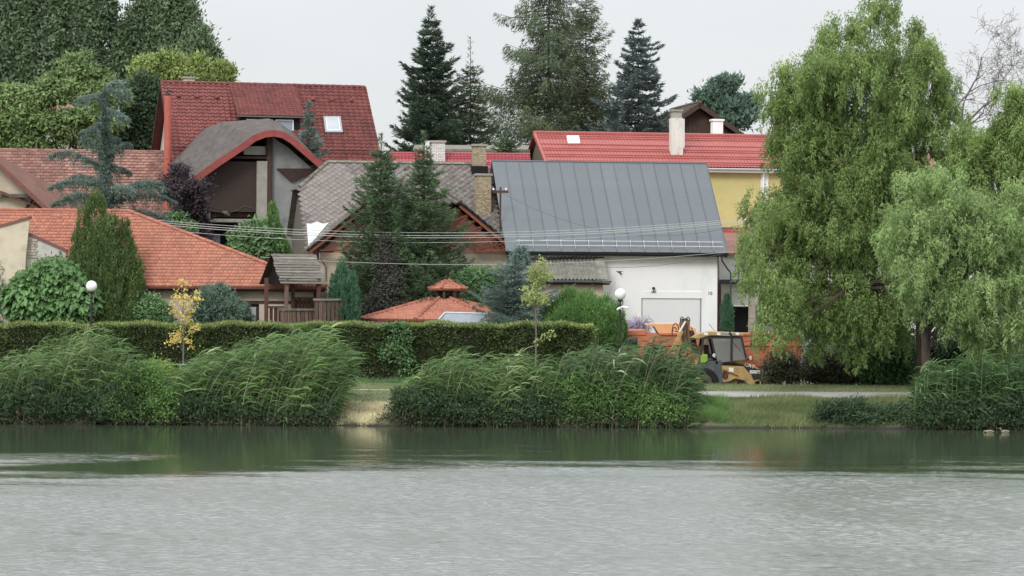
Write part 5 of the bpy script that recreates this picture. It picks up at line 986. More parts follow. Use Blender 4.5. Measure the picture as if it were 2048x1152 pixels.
# ================================================================== VEGETATION
LM = {
 'poplar': leafmat('poplar_leaf', CL(66,92,56), CL(100,122,84), CL(146,160,132)),
 'linden': leafmat('linden_leaf', CL(76,108,50), CL(126,154,84), CL(196,208,164)),  # palest tone gives the whitish flecks, with highlights painted in
 'yellowgreen': leafmat('yellow_green_leaf', CL(96,122,52), CL(142,162,74), CL(176,188,100)),
 'darkgreen': leafmat('dark_green_leaf', CL(42,66,42), CL(68,96,58)),
 'cedar': leafmat('blue_cedar_needles', CL(66,90,80), CL(96,122,110), CL(128,148,132)),
 'thuja': leafmat('thuja_spray', CL(58,86,38), CL(90,116,54), CL(150,160,80)),
 'thuja_round': leafmat('bright_thuja_spray', CL(62,106,44), CL(92,140,60), CL(118,160,76)),
 'catalpa': leafmat('catalpa_leaf', CL(44,84,34), CL(66,112,46), CL(96,144,66)),  # darker than the big blades, painting shade into the gaps between them
 'pine': leafmat('mountain_pine_needles', CL(62,94,78), CL(92,122,100), CL(120,146,122)),
 'gold': leafmat('golden_leaf', CL(190,160,74), CL(214,188,92), CL(150,152,84), tr=.4),
 'plum': leafmat('purple_plum_leaf', CL(50,40,46), CL(72,58,66), CL(98,86,92)),
 'plum2': leafmat('purple_grey_leaf', CL(54,56,48), CL(80,78,68), CL(112,108,94)),
 'spruce': leafmat('spruce_needles', CL(52,80,52), CL(82,112,68), CL(112,134,84)),
 'spruce_dark': leafmat('dark_spruce_needles', CL(44,64,50), CL(66,90,66), CL(90,108,80)),
 'larch': leafmat('hanging_spruce_needles', CL(56,76,48), CL(84,102,66), CL(112,126,90)),
 'bluespruce': leafmat('blue_spruce_needles', CL(60,86,78), CL(96,122,110), CL(134,154,138)),
 'greyspruce': leafmat('grey_blue_spruce_needles', CL(60,80,78), CL(88,110,106), CL(112,130,124)),
 'juniper': leafmat('juniper_spray', CL(46,92,64), CL(70,118,84)),
 'bush': leafmat('garden_shrub_leaf', CL(64,104,58), CL(96,138,78), CL(124,160,96)),
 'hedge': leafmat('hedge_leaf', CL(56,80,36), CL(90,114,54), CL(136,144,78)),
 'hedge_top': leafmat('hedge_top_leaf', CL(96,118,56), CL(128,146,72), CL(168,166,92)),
 'willow': leafmat('willow_leaf', CL(80,112,48), CL(126,152,72), CL(176,188,108), tr=.4),
 'willow2': leafmat('pale_willow_leaf', CL(92,126,62), CL(138,166,90), CL(182,198,124), tr=.4),
 'reed': leafmat('reed_leaf', CL(46,84,30), CL(90,128,56), CL(168,184,122)),
 'reed_dark': leafmat('dark_reed_leaf', CL(40,74,32), CL(74,110,54), CL(140,162,110)),
 'drystalk': leafmat('dry_stalk', CL(92,104,66), CL(116,122,84), CL(170,160,124)),
 'herb': leafmat('waterside_herb_leaf', CL(64,104,44), CL(96,138,60), CL(136,166,84)),
 'lime_herb': leafmat('lime_shrub_leaf', CL(104,138,52), CL(146,170,78), CL(170,186,96)),
 'grass': leafmat('grass_blade', CL(78,100,48), CL(108,122,66), CL(144,144,92)),
 'youngtree': leafmat('pale_yellow_green_leaf', CL(122,142,72), CL(160,172,92), CL(206,188,84), tr=.4),
 'brownbush': leafmat('dark_brown_green_leaf', CL(52,62,42), CL(84,86,60), CL(110,96,70)),
 'lilac': leafmat('lilac_flower', CL(150,136,160), CL(176,164,186), CL(90,110,80)),
 'wisp': leafmat('dry_grass', CL(176,160,118), CL(200,186,146), CL(150,150,96)),
}
def blobs(rng, bl, Y, n, sig, grav=0.0, out=.7, shell=(.72, 1.02), depth=.8, per=60, inner=.25, zf=.8):
    """leaf positions and directions gathered in clumps over ellipsoids given by (px, py, rx, ry[, dY[, weight]])"""
    area = np.array([q[2]*q[3]*(q[5] if len(q) > 5 else 1) for q in bl], float); area /= area.sum(); Ps, Ds, Rs, Ns = [], [], [], []
    for q, a in zip(bl, area):
        dY = q[4] if len(q) > 4 else 0; Yb = Y+dY; c = np.array(P(q[0], q[1], Yb)); s = Yb/FPX; r = np.array([q[2]*s, min(q[2], q[3]*1.3)*s*depth, q[3]*s])
        br = rng.uniform(); nc = max(2, int(n*a/per)); u = norm(rng.normal(size=(nc, 3))); rad = rng.uniform(*shell, size=(nc, 1)); k = rng.uniform(size=(nc, 1)) < inner; rad = np.where(k, rng.uniform(.2, .8, size=(nc, 1)), rad)
        cc = c + u*r*rad; o = norm(u/r); cr = rng.uniform(size=nc); ns = rng.poisson(per, nc)+3; idx = np.repeat(np.arange(nc), ns); m = len(idx)
        sg = sig*rng.uniform(.6, 1.4, size=nc)[idx][:, None]; rel = rng.normal(size=(m, 3)); p = cc[idx] + rel*sg*np.array([1, 1, zf]); Ns.append(rel*.45+o[idx]*.35+np.array([0, -.15, .75])); d = norm(o[idx]*out + rng.normal(size=(m, 3))*.6 + np.array([0, 0, -grav]))
        Ps.append(p); Ds.append(d); Rs.append(.3*br + .3*cr[idx] + .4*rng.uniform(size=m))
    global NV; NV = np.concatenate(Ns); return np.concatenate(Ps), np.concatenate(Ds), np.concatenate(Rs)
def trunk_mesh(base, targets, r0, rng, fork=.45, n=6):
    g = MB(); base = Vector(base); top = max((Vector(t) for t in targets), key=lambda t: t.z); ax = [base.lerp(top, t)+Vector((rng.normal()*.12*t, rng.normal()*.1*t, 0))*(r0*6) for t in (0, .15, .3, .5, .7, .85, 1)]
    g.tube(ax, [r0*1.25, r0, r0*.9, r0*.72, r0*.5, r0*.3, r0*.1], 8)
    for t in targets:
        t = Vector(t); f = rng.uniform(fork*.6, min(.8, fork*1.6)); i = f*(len(ax)-1); k = min(int(i), len(ax)-2); s = ax[k].lerp(ax[k+1], i-k); mid = s.lerp(t, .5)+Vector((rng.normal()*.25, rng.normal()*.25, (t-s).length*.12)); rr = r0*(1-f)*.55
        g.tube([s, s.lerp(mid, .6), mid, mid.lerp(t, .6), t], [rr, rr*.8, rr*.6, rr*.4, rr*.12], n-1)
    return g
def broadleaf(name, label, bl, Y, base_px, n, lm, ls, seed, cat='tree', sig=.28, group=None, r0=.16, bark='bark', limbs=9, asp=.55, lk=0, tall=1.0, bough=None, **k):
    rng = np.random.default_rng(seed); bl = lump(rng, bl, lk, .5, tall) if lk else bl; bl = boughs(rng, bl, *bough) if bough else bl; p = P(base_px, 576, Y); z = float(gz(p.x, Y)); e = empty(name, (p.x, Y, z), label=label, cat=cat, group=group); o = np.array([p.x, Y, z])
    pp, d, r = blobs(rng, bl, Y, n, sig, **k); keep = pp[:, 2] > z-.05; pp, d, r = pp[keep]-o, d[keep], r[keep]
    foliage('crown', pp, d, rng.uniform(.75, 1.25, len(pp))*ls, rng.uniform(.75, 1.25, len(pp))*ls*asp, r, LM[lm], e, rng, nv=NV[keep])
    ix = rng.integers(0, len(pp), limbs); tg = [pp[i] for i in ix]; tg.append(pp[np.argmax(pp[:, 2])]); g = trunk_mesh((0, 0, -.1), tg, r0, rng); g.build('trunk', M[bark], e); return e
def conifer(name, label, px, ytop, Y, rpx, lm, seed, base_px=None, ybot=None, n_wh=34, droop=.25, tipup=.3, hang=0.0, prof=None, dens=1.0, wood=True, ls=.22, lw=.05, leader=.9, cat='tree', group=None, sag=0, asym=.2, r0=.16, flat=.45):
    """trunk with whorls of needle-bearing boughs"""
    rng = np.random.default_rng(seed); T = P(px, ytop, Y); bx = P(base_px or px, 576, Y).x; z0 = float(gz(bx, Y)); e = empty(name, (bx, Y, z0), label=label, cat=cat, group=group)
    H = T.z-z0; R = rpx*Y/FPX; zb = (P(px, ybot, Y).z-z0) if ybot else .4; prof = prof or (lambda t: 1-t)
    topx = T.x-bx; ax = lambda z: np.array([topx*z/H, 0, z]); Ps, Ds, Rs = [], [], []; g = MB(); g.tube([tuple(ax(H*t)) for t in (0, .2, .4, .6, .8, 1)], [r0*1.2, r0, r0*.75, r0*.5, r0*.25, .012], 7)
    tw = MB(); zs = np.linspace(zb, H-leader, n_wh)
    for wi, z in enumerate(zs):
        t = (z-zb)/max(H-zb, .1); nb = rng.integers(5, 8); a0 = rng.uniform(0, 6.28)
        for j in range(nb):
            az = a0+j*6.283/nb+rng.normal()*.25; L = R*prof(t)*rng.uniform(.62, 1.12)*(1+asym*math.sin(az*2+seed+z)); 
            if L < .12: continue
            zz = z+rng.normal()*.1; h = np.array([math.cos(az), math.sin(az), 0]); lat = np.array([-h[1], h[0], 0]); m = int(max(10, 95*dens*L/1.5*(.5+.5*L/R if R > 0 else 1)))
            s = rng.uniform(.08, 1, m)**.8; dz = -droop*s*L + tipup*L*s**3 - (1-t)*sag*L*s*s; c0 = ax(zz)
            ww = flat*L*np.sin(np.pi*np.clip(s*.85+.12, 0, 1))*rng.uniform(-1, 1, m)*.75
            p = c0 + h*(s*L)[:, None] + lat*ww[:, None]; p[:, 2] += dz + rng.normal(size=m)*.035 - np.abs(ww)*.12; hg = rng.uniform(0, 1, m)**1.5*hang; p[:, 2] -= hg
            d = h*.8 + lat*(np.sign(ww)*.75)[:, None] + rng.normal(size=(m, 3))*.35; d[:, 2] += (tipup*.8 - droop*.4) - hang*2.0; Ps.append(p); Ds.append(d); Rs.append(np.clip(.55*rng.uniform() + .35*rng.uniform(size=m) + .15*s, 0, 1))
            if wood and L > .5:
                q = [c0+h*(x*L)+np.array([0, 0, -droop*x*L+tipup*L*x**3-(1-t)*sag*L*x*x]) for x in (0, .35, .7, .97)]; rr = min(.045, .02+L*.008); tw.tube([tuple(x) for x in q], [rr, rr*.7, rr*.45, .006], 4, cap=False)
    # leader shoot
    m = int(60*dens); s = rng.uniform(0, 1, m); p = ax(H-leader)[None]+(ax(H)-ax(H-leader))[None]*s[:, None]; az = rng.uniform(0, 6.28, m); L = (1-s)*R*.10+.05; hh = np.stack([np.cos(az), np.sin(az), np.zeros(m)], 1); Ps.append(p+hh*L[:, None]*.5); Ds.append(hh+np.array([0, 0, .8])); Rs.append(rng.uniform(size=m))
    pp, d, r = np.concatenate(Ps), np.concatenate(Ds), np.concatenate(Rs); foliage('crown', pp, d, rng.uniform(.7, 1.3, len(pp))*ls, rng.uniform(.7, 1.3, len(pp))*lw, r, LM[lm], e, rng)
    g.build('trunk', M['bark'], e)
    if tw.v: tw.build('branches', M['bark'], e)
    return e
def spires(name, label, lst, Y, n, lm, ls, lw, seed, cat='shrub', group=None, up=1.0, base_px=None, spread=.35, yb=None):
    """upright sprays over pointed columns: (px, ytop, ybot, halfwidth[, dY])"""
    rng = np.random.default_rng(seed); bp = base_px or lst[0][0]; p0 = P(bp, 576, Y); z0 = float(gz(p0.x, Y)); e = empty(name, (p0.x, Y, z0), label=label, cat=cat, group=group); o = np.array([p0.x, Y, z0]); Ps, Ds, Rs = [], [], []; g = MB()
    tot = sum((q[2]-q[1])*q[3] for q in lst)
    for q in lst:
        Yq = Y+(q[4] if len(q) > 4 else 0); a = np.array(P(q[0], q[1], Yq)); c = np.array(P(q[0], q[2], Yq)); w = q[3]*Yq/FPX; m0 = int(n*(q[2]-q[1])*q[3]/tot); nc = max(3, m0//22); t = rng.uniform(0, 1, nc)**.85
        pr = np.minimum(1, 1.25*np.sin(np.pi*np.clip(.06+.62*t, 0, 1))); az = rng.uniform(0, 6.28, nc); rad = w*pr*rng.uniform(.55, 1.05, nc); cc = a+(c-a)*t[:, None]; cc = cc+np.stack([np.cos(az)*rad, np.sin(az)*rad*.85, np.zeros(nc)], 1)
        ns = rng.poisson(22, nc)+3; ix = np.repeat(np.arange(nc), ns); m = len(ix); rel = rng.normal(size=(m, 3))*np.array([.07, .07, .17])*max(.6, w); pp = cc[ix]+rel; od = np.stack([np.cos(az), np.sin(az), np.zeros(nc)], 1)[ix]
        Ps.append(pp); Ds.append(od*spread+np.array([0, 0, up])+rng.normal(size=(m, 3))*.3); Rs.append(.5*rng.uniform(size=nc)[ix]+.5*rng.uniform(size=m)); g.tube([tuple(np.array([c[0], c[1], z0])-o), tuple(a*.8+c*.2-o)], [.07, .015], 5)
    pp, d, r = np.concatenate(Ps)-o, np.concatenate(Ds), np.concatenate(Rs); foliage('crown', pp, d, rng.uniform(.7, 1.3, len(pp))*ls, rng.uniform(.7, 1.3, len(pp))*lw, r, LM[lm], e, rng); g.build('stem', M['bark'], e); return e
def boughs(rng, bl, rx, ry, dens=1.0):
    """a crown as separate leafy boughs of about rx by ry pixels, set over the lobes with gaps between"""
    out = []
    for q in bl:
        n = max(3, int(dens*q[2]*q[3]/(rx*ry)*1.35))
        for i in range(n):
            a = rng.uniform(0, 6.283); f = rng.uniform(0, 1)**.5*rng.uniform(.86, 1.12); k = rng.uniform(.6, 1.35); x, y = math.cos(a)*f, math.sin(a)*f; dz = -math.sqrt(max(0, 1-min(1, f*f)))*min(q[2], q[3])*.026*rng.uniform(.2, 1)
            out.append((q[0]+x*q[2], q[1]+y*q[3], rx*k, ry*k, (q[4] if len(q) > 4 else 0)+dz, 1))
    return out
def lump(rng, bl, k=5, s=.5, tall=1.0):
    """break each big crown lobe into smaller tufts so the outline is uneven and gaps open between them"""
    out = []
    for q in bl:
        q = tuple(q)+(0, 1)[len(q)-4:] if len(q) < 6 else tuple(q)
        if min(q[2], q[3]) < 18: out.append(q); continue
        out.append((q[0], q[1], q[2]*.62, q[3]*.62, q[4], q[5]*.8))
        n = int(k*max(q[2], q[3])/40)+3
        for i in range(n):
            a = rng.uniform(0, 6.283); f = rng.uniform(.5, .86); w = rng.uniform(.22, .42)*s*2; out.append((q[0]+math.cos(a)*q[2]*f, q[1]+math.sin(a)*q[3]*f, max(7, q[2]*w), max(7, q[3]*w*tall), q[4]+rng.uniform(-1, 1)*min(q[2], q[3])*.022, 1.0))
    return out
# ---------------------------------------------------------------- far trees
GP = 'tall poplars behind the houses at the left'
def poplar(bl, px, seed, label, Y=232): return broadleaf('poplar', label, bl, Y, px, 52000, 'poplar', .36, seed, sig=.32, group=GP, r0=.4, per=40, grav=-.5, out=.5, limbs=14, inner=.1, zf=1.6, shell=(.6, 1.1), bough=(13, 34, .8), depth=.9)
poplar([(-10, 60, 60, 110), (5, -40, 50, 90), (15, 190, 55, 90), (40, 110, 40, 100)], 10, 31, 'tall grey-green poplar at the far left edge of the skyline')
poplar([(95, 40, 60, 120), (110, -40, 45, 80), (120, 170, 60, 90), (75, 130, 45, 100)], 100, 32, 'tall dark poplar, second from the left behind the houses')
poplar([(180, 0, 28, 90), (200, 100, 45, 100), (170, 60, 35, 110), (205, 190, 40, 80)], 190, 33, 'slender poplar in the middle of the left poplar row')
poplar([(318, 20, 46, 75), (330, 60, 55, 65), (275, 105, 34, 76), (310, 130, 62, 70), (304, -10, 34, 50), (250, 190, 40, 60), (360, 85, 25, 50)], 300, 34, 'broad poplar with a pale sky gap on its left, rightmost tall one')
broadleaf('poplar', 'small thin poplar top against the sky right of the tall row', [(408, 85, 13, 26), (400, 120, 32, 30), (420, 130, 20, 26), (385, 110, 20, 26)], 225, 405, 9000, 'poplar', .3, 35, sig=.3, group=GP, r0=.15, per=60, grav=-.5, limbs=7, zf=1.8)
broadleaf('maple_tree', 'bright green maple with whitish leaf flecks above the brown tiled roof', [(140, 160, 40, 42), (60, 190, 52, 40), (150, 235, 68, 52), (80, 262, 75, 42), (10, 215, 45, 60), (205, 262, 46, 44), (150, 128, 16, 14), (186, 170, 26, 28), (222, 215, 26, 30), (100, 190, 40, 40), (30, 275, 50, 34)], 176, 110, 78000, 'linden', .27, 36, sig=.2, r0=.3, per=40, limbs=18, inner=.1, zf=.7, shell=(.5, 1.1), out=.4, bough=(21, 13, .75), depth=1)
broadleaf('maple_tree', 'yellow-green tree crown rising behind the left end of the red roof', [(325, 152, 46, 30), (385, 150, 40, 24), (292, 170, 34, 36), (425, 156, 26, 16), (448, 146, 12, 8), (340, 126, 20, 12), (300, 134, 16, 12), (392, 130, 14, 10)], 182, 350, 34000, 'yellowgreen', .24, 37, sig=.2, r0=.25, per=36, inner=.1, zf=.9, shell=(.5, 1.15), grav=-.6, bough=(13, 13, .8), depth=1)
broadleaf('linden_tree', 'dark green tree filling the gap between the maple and the red house', [(280, 215, 32, 60), (270, 270, 34, 50), (295, 180, 22, 34)], 179, 275, 15000, 'darkgreen', .24, 38, sig=.3, r0=.2, per=40)
conifer('spruce_tree', 'dense dark green spruce left of the tall conifers, with bent leader', 862, 14, 178, 112, 'spruce_dark', 41, ybot=345, n_wh=40, droop=.28, tipup=.42, dens=1.7, prof=lambda t: (1-t)**.75*(.9+.1*math.sin(t*30)), ls=.3, lw=.07, leader=1.0)
conifer('spruce_tree', 'thin sparse spruce between the dense spruce and the tall hanging one', 941, 72, 180, 88, 'larch', 42, ybot=345, n_wh=34, droop=.3, tipup=.45, dens=.9, prof=lambda t: (1-t)**1.1, ls=.28, lw=.05, leader=2.2)
conifer('spruce_tree', 'tallest conifer with drooping curtain branches, cut by the top edge', 1098, -85, 184, 172, 'larch', 43, ybot=340, n_wh=36, droop=.16, tipup=.22, hang=.6, dens=1.6, prof=lambda t: .12+.88*(1-t)**.8+.08*math.sin(t*37), ls=.26, lw=.055, r0=.3, asym=.35, flat=.35)
conifer('spruce_tree', 'ragged conifer merging with the right side of the tallest one', 1172, -30, 181, 84, 'larch', 44, ybot=340, n_wh=30, droop=.1, tipup=.45, hang=.25, dens=.8, prof=lambda t: .1+.9*(1-t)**.6, asym=.35, flat=.35, ls=.3, lw=.055)
conifer('blue_spruce', 'blue-grey spruce standing alone against the sky left of the brown house', 1277, 40, 178, 96, 'greyspruce', 45, ybot=290, n_wh=22, asym=.4, droop=.12, tipup=.3, dens=1.9, prof=lambda t: (1-t)**.72*(1+.12*math.sin(t*26)), ls=.26, lw=.08, leader=.5)
conifer('spruce_tree', 'small green spruce peeping over the wooden shed roof', 1012, 248, 168, 42, 'spruce', 46, ybot=330, n_wh=12, droop=.25, tipup=.4, dens=.9, ls=.24, leader=.9)
broadleaf('pine_tree', 'rounded dark blue-green pine behind the brown gabled house', [(1450, 188, 26, 18), (1478, 208, 26, 18), (1424, 194, 18, 16), (1446, 168, 18, 12), (1490, 236, 24, 26), (1424, 222, 20, 22), (1455, 225, 30, 26)], 198, 1455, 22000, 'pine', .32, 47, sig=.24, per=50, grav=-.8, r0=.25, zf=.7, shell=(.5, 1.1), inner=.1, bough=(15, 9, .8), depth=1)
# ---------------------------------------------------------------- garden trees
conifer('spruce_tree', 'slim grey-green spruce in front of the red roof beside the porch', 618, 203, 160.8, 42, 'bluespruce', 48, ybot=335, asym=.4, n_wh=16, droop=.2, tipup=.25, dens=1.5, prof=lambda t: (1-t)**.8, ls=.2, leader=.4)
conifer('spruce_tree', 'left of the twin dark spruces before the slate house, slightly taller', 762, 268, 145.0, 116, 'spruce', 49, ybot=640, n_wh=46, droop=.22, tipup=.42, dens=1.6, prof=lambda t: (1-t)**.72*1.0, ls=.2, leader=1.0, asym=.12, r0=.2)
conifer('spruce_tree', 'right of the twin dark spruces before the slate house', 848, 262, 145.2, 120, 'spruce', 50, ybot=640, n_wh=48, droop=.24, tipup=.42, dens=1.6, prof=lambda t: (1-t)**.95*1.15, ls=.2, leader=1.1, asym=.2, r0=.2)
# blue cedar: long level boughs with drooping tips
def cedar():
    rng = np.random.default_rng(51); Y = 150.0; p0 = P(208, 576, Y); z0 = float(gz(p0.x, Y)); e = empty('blue_cedar', (p0.x, Y, z0), label='blue-grey cedar with long level boughs in front of the clay-tiled roof', cat='tree'); o = np.array([p0.x, Y, z0])
    W_ = lambda x, y, d=0: np.array(P(x, y, Y+d))-o
    g = MB(); g.tube([(0, 0, 0), tuple(W_(206, 440)), tuple(W_(208, 330)), tuple(W_(206, 230)), tuple(W_(216, 172)), tuple(W_(236, 158))], [.2, .17, .13, .09, .05, .02], 8); g.build('trunk', M['grey_bark'], e)
    br = [((206, 250), (160, 262), .3), ((208, 186), (150, 196), -.4), ((212, 176), (262, 190), .2), ((212, 172), (248, 160), .3), ((208, 214), (258, 232), -.3), ((206, 335), (100, 298), .4), ((207, 320), (262, 280), -.3), ((206, 305), (160, 272), .8), ((206, 330), (262, 338), .6), ((205, 372), (98, 364), -.4), ((205, 365), (130, 352), .9), ((206, 405), (104, 398), .5), ((207, 405), (325, 352), -.5), ((207, 410), (352, 388), .4), ((207, 420), (345, 425), -.4), ((206, 425), (300, 442), .9), ((205, 400), (124, 388), -1.2), ((206, 270), (196, 240), -1), ((206, 290), (240, 275), 1), ((210, 385), (270, 372), -1.2), ((205, 430), (130, 420), .6), ((207, 395), (352, 370), 1.2)]
    Ps, Ds, Rs = [], [], []; tw = MB()
    for (a, c, dy) in br:
        A_, C_ = W_(*a), W_(c[0], c[1], dy*1.6); L = np.linalg.norm(C_-A_); m = int(560*L); s = rng.uniform(.05, 1, m); arch = .16*L*np.sin(np.pi*s)*(1 if c[1] < a[1]+4 else .3); p = A_+(C_-A_)*s[:, None]; p[:, 2] += arch*.6-.12*L*s**4; w = (.10+.31*np.sin(np.pi*np.clip(s, .1, .96)))*min(1, L*.7)
        lat = rng.normal(size=m)*w*.6; ph = np.sin(s*L*9+rng.uniform(0, 6)); p[:, 0] += rng.normal(size=m)*.05; p[:, 1] += lat; p[:, 2] += -np.abs(rng.normal(size=m))*w*.75*(1+.5*ph)+.04; u = norm(C_-A_); d = u*.5+rng.normal(size=(m, 3))*.5+np.array([0, 0, -.55]); Ps.append(p); Ds.append(d); Rs.append(np.clip(.5*rng.uniform()+.5*rng.uniform(size=m), 0, 1)); q = [A_+(C_-A_)*x+np.array([0, 0, (.16*L*math.sin(math.pi*x)*(1 if c[1] < a[1]+4 else .3))*.6-.12*L*x**4]) for x in (0, .3, .6, .95)]; tw.tube([tuple(x) for x in q], [.05, .035, .022, .006], 5, cap=False)
    m = 11000; s = rng.uniform(0, 1, m); zc = np.array([W_(206, 430)[2]+(W_(206, 180)[2]-W_(206, 430)[2])*x for x in s]); p = np.stack([rng.normal(size=m)*.30*(1.15-s), rng.normal(size=m)*.4*(1.15-s), zc], 1); Ps.append(p); Ds.append(rng.normal(size=(m, 3))+np.array([0, 0, -.6])); Rs.append(rng.uniform(size=m)*.7)
    m = 500; s = rng.uniform(0, 1, m); A_, C_ = W_(214, 172), W_(262, 188); p = A_+(C_-A_)*s[:, None]; p[:, 2] += .35*np.sin(np.pi*s)-np.abs(rng.normal(size=m))*.15; Ps.append(p); Ds.append(rng.normal(size=(m, 3))*.5+np.array([.5, 0, -.5])); Rs.append(rng.uniform(size=m))
    pp, d, r = np.concatenate(Ps), np.concatenate(Ds), np.concatenate(Rs); foliage('crown', pp, d, rng.uniform(.1, .2, len(pp)), rng.uniform(.03, .055, len(pp)), r, LM['cedar'], e, rng); tw.build('branches', M['grey_bark'], e)
cedar()
spires('thuja', 'large flame-shaped green thuja with a yellow tip before the bungalow', [(192, 386, 660, 34, .3), (165, 420, 660, 26), (225, 430, 660, 30), (250, 440, 660, 26, .2), (205, 450, 660, 46, -.4), (265, 490, 660, 26), (170, 470, 660, 38, -.2), (240, 500, 660, 44, -.3)], 139.0, 74000, 'thuja', .14, .045, 52, cat='tree')
spires('juniper', 'slim dark green juniper column right of the wooden hut', [(684, 528, 660, 20), (705, 548, 660, 14), (668, 556, 660, 16), (692, 560, 660, 24, -.3)], 139.6, 16000, 'juniper', .15, .035, 53)
spires('thuja', 'wide rounded bright green thuja behind the right end of the hedge', [(1140, 582, 668, 34), (1175, 584, 668, 32), (1110, 600, 668, 30), (1212, 596, 668, 26), (1232, 612, 668, 18), (1160, 600, 668, 50, -.6), (1200, 606, 668, 34, -.5), (1095, 615, 668, 24), (1125, 625, 680, 36, -.8), (1180, 620, 690, 40, -.9), (1215, 625, 690, 30, -.7), (1246, 640, 690, 9)], 139.6, 52000, 'thuja_round', .14, .035, 54)
spires('thuja', 'tiny dark column thuja beside the right corner of the white house', [(1454, 590, 672, 11)], 145.5, 5000, 'juniper', .12, .035, 55)
broadleaf('mountain_pine', 'bushy blue-green mountain pine left of the wooden hut', [(430, 608, 38, 30), (462, 622, 34, 28), (410, 630, 30, 28), (440, 588, 20, 18), (408, 590, 14, 14), (480, 640, 22, 16), (445, 645, 45, 22)], 138.9, 430, 22000, 'pine', .17, 56, cat='shrub', sig=.13, per=40, grav=-.7, r0=.07, asp=.3)
broadleaf('shrub', 'small leafy shrub between the big thuja and the golden tree', [(300, 622, 26, 28), (318, 636, 24, 20), (285, 640, 22, 18)], 138.6, 303, 9000, 'bush', .15, 57, cat='shrub', sig=.16, per=36, r0=.05)
broadleaf('plum_tree', 'dark purple-leaved plum between the clay roof and the porch', [(375, 385, 38, 40), (395, 425, 32, 40), (350, 352, 20, 24), (402, 465, 26, 26), (375, 440, 24, 30), (342, 378, 16, 22)], 152.5, 385, 16000, 'plum', .15, 58, sig=.2, per=34, r0=.12, lk=5)
broadleaf('shrub', 'low green bush under the purple plum, just above the orange roof', [(348, 440, 14, 14), (370, 455, 22, 12)], 151, 360, 2600, 'bush', .16, 59, cat='shrub', sig=.18, per=30, r0=.05)
spires('cypress', 'bright green small cypress in front of the grey porch wall', [(545, 408, 520, 16), (556, 450, 530, 18), (538, 460, 530, 20), (566, 478, 535, 14), (528, 480, 535, 16), (575, 492, 535, 10)], 148.6, 15000, 'thuja_round', .14, .04, 60)
broadleaf('vine_bush', 'light green broad-leaved vine bush left of the small cypress', [(505, 475, 26, 26), (490, 495, 26, 22), (520, 500, 26, 26), (510, 455, 14, 12)], 147.6, 505, 6000, 'bush', .26, 61, cat='shrub', sig=.22, per=26, r0=.05, asp=.8)
broadleaf('purple_tree', 'slender dusky purple-leaved tree in front of the twin spruces', [(768, 530, 18, 30), (782, 568, 28, 34), (762, 610, 28, 30), (771, 490, 8, 20), (795, 612, 22, 26)], 142.6, 736, 14000, 'plum2', .12, 62, sig=.16, per=34, r0=.06)
broadleaf('shrub', 'mid-green shrub between the spruces and the gazebo cupola', [(950, 570, 36, 34), (985, 560, 24, 22), (925, 600, 34, 26), (985, 590, 30, 24)], 144.8, 950, 15000, 'bush', .15, 63, cat='shrub', sig=.2, per=34, r0=.05)
broadleaf('shrub', 'dark green undergrowth below the twin spruces behind the gazebo', [(730, 615, 44, 30), (850, 600, 60, 34), (800, 630, 60, 26), (900, 590, 30, 30)], 144.6, 800, 15000, 'darkgreen', .16, 64, cat='shrub', sig=.22, per=34, r0=.05)
conifer('blue_spruce', 'silvery blue spruce rising over the hedge right of the gazebo', 1030, 510, 139.0, 96, 'bluespruce', 65, ybot=655, n_wh=22, droop=.05, tipup=.22, dens=2.4, prof=lambda t: (1-t)**.55*(.9+.15*math.sin(t*19)), ls=.13, lw=.035, leader=.35, flat=.6)
broadleaf('catalpa_tree', 'low catalpa with big drooping heart-shaped leaves behind the left lamp', [(105, 570, 70, 36), (60, 600, 50, 42), (150, 600, 48, 40), (105, 620, 80, 32), (110, 545, 44, 24), (170, 635, 30, 18)], 138.1, 105, 24000, 'catalpa', .17, 66, sig=.2, per=30, r0=.1, inner=.4)
cat_e = [o for o in bpy.data.objects if o.name.startswith('catalpa_tree')][0]
def heart():
    r = .17; vs = [(0, 0, 0), (-.62*r, .25*r, -.05*r), (-.95*r, -.35*r, -.1*r), (-.6*r, -1.2*r, -.15*r), (0, -2.1*r, -.35*r), (.6*r, -1.2*r, -.15*r), (.95*r, -.35*r, -.1*r), (.62*r, .25*r, -.05*r), (0, -.9*r, .12*r)]
    return vs, [(0, 1, 2, 8), (8, 2, 3), (8, 3, 4), (8, 4, 5), (8, 5, 6), (0, 8, 6, 7)]
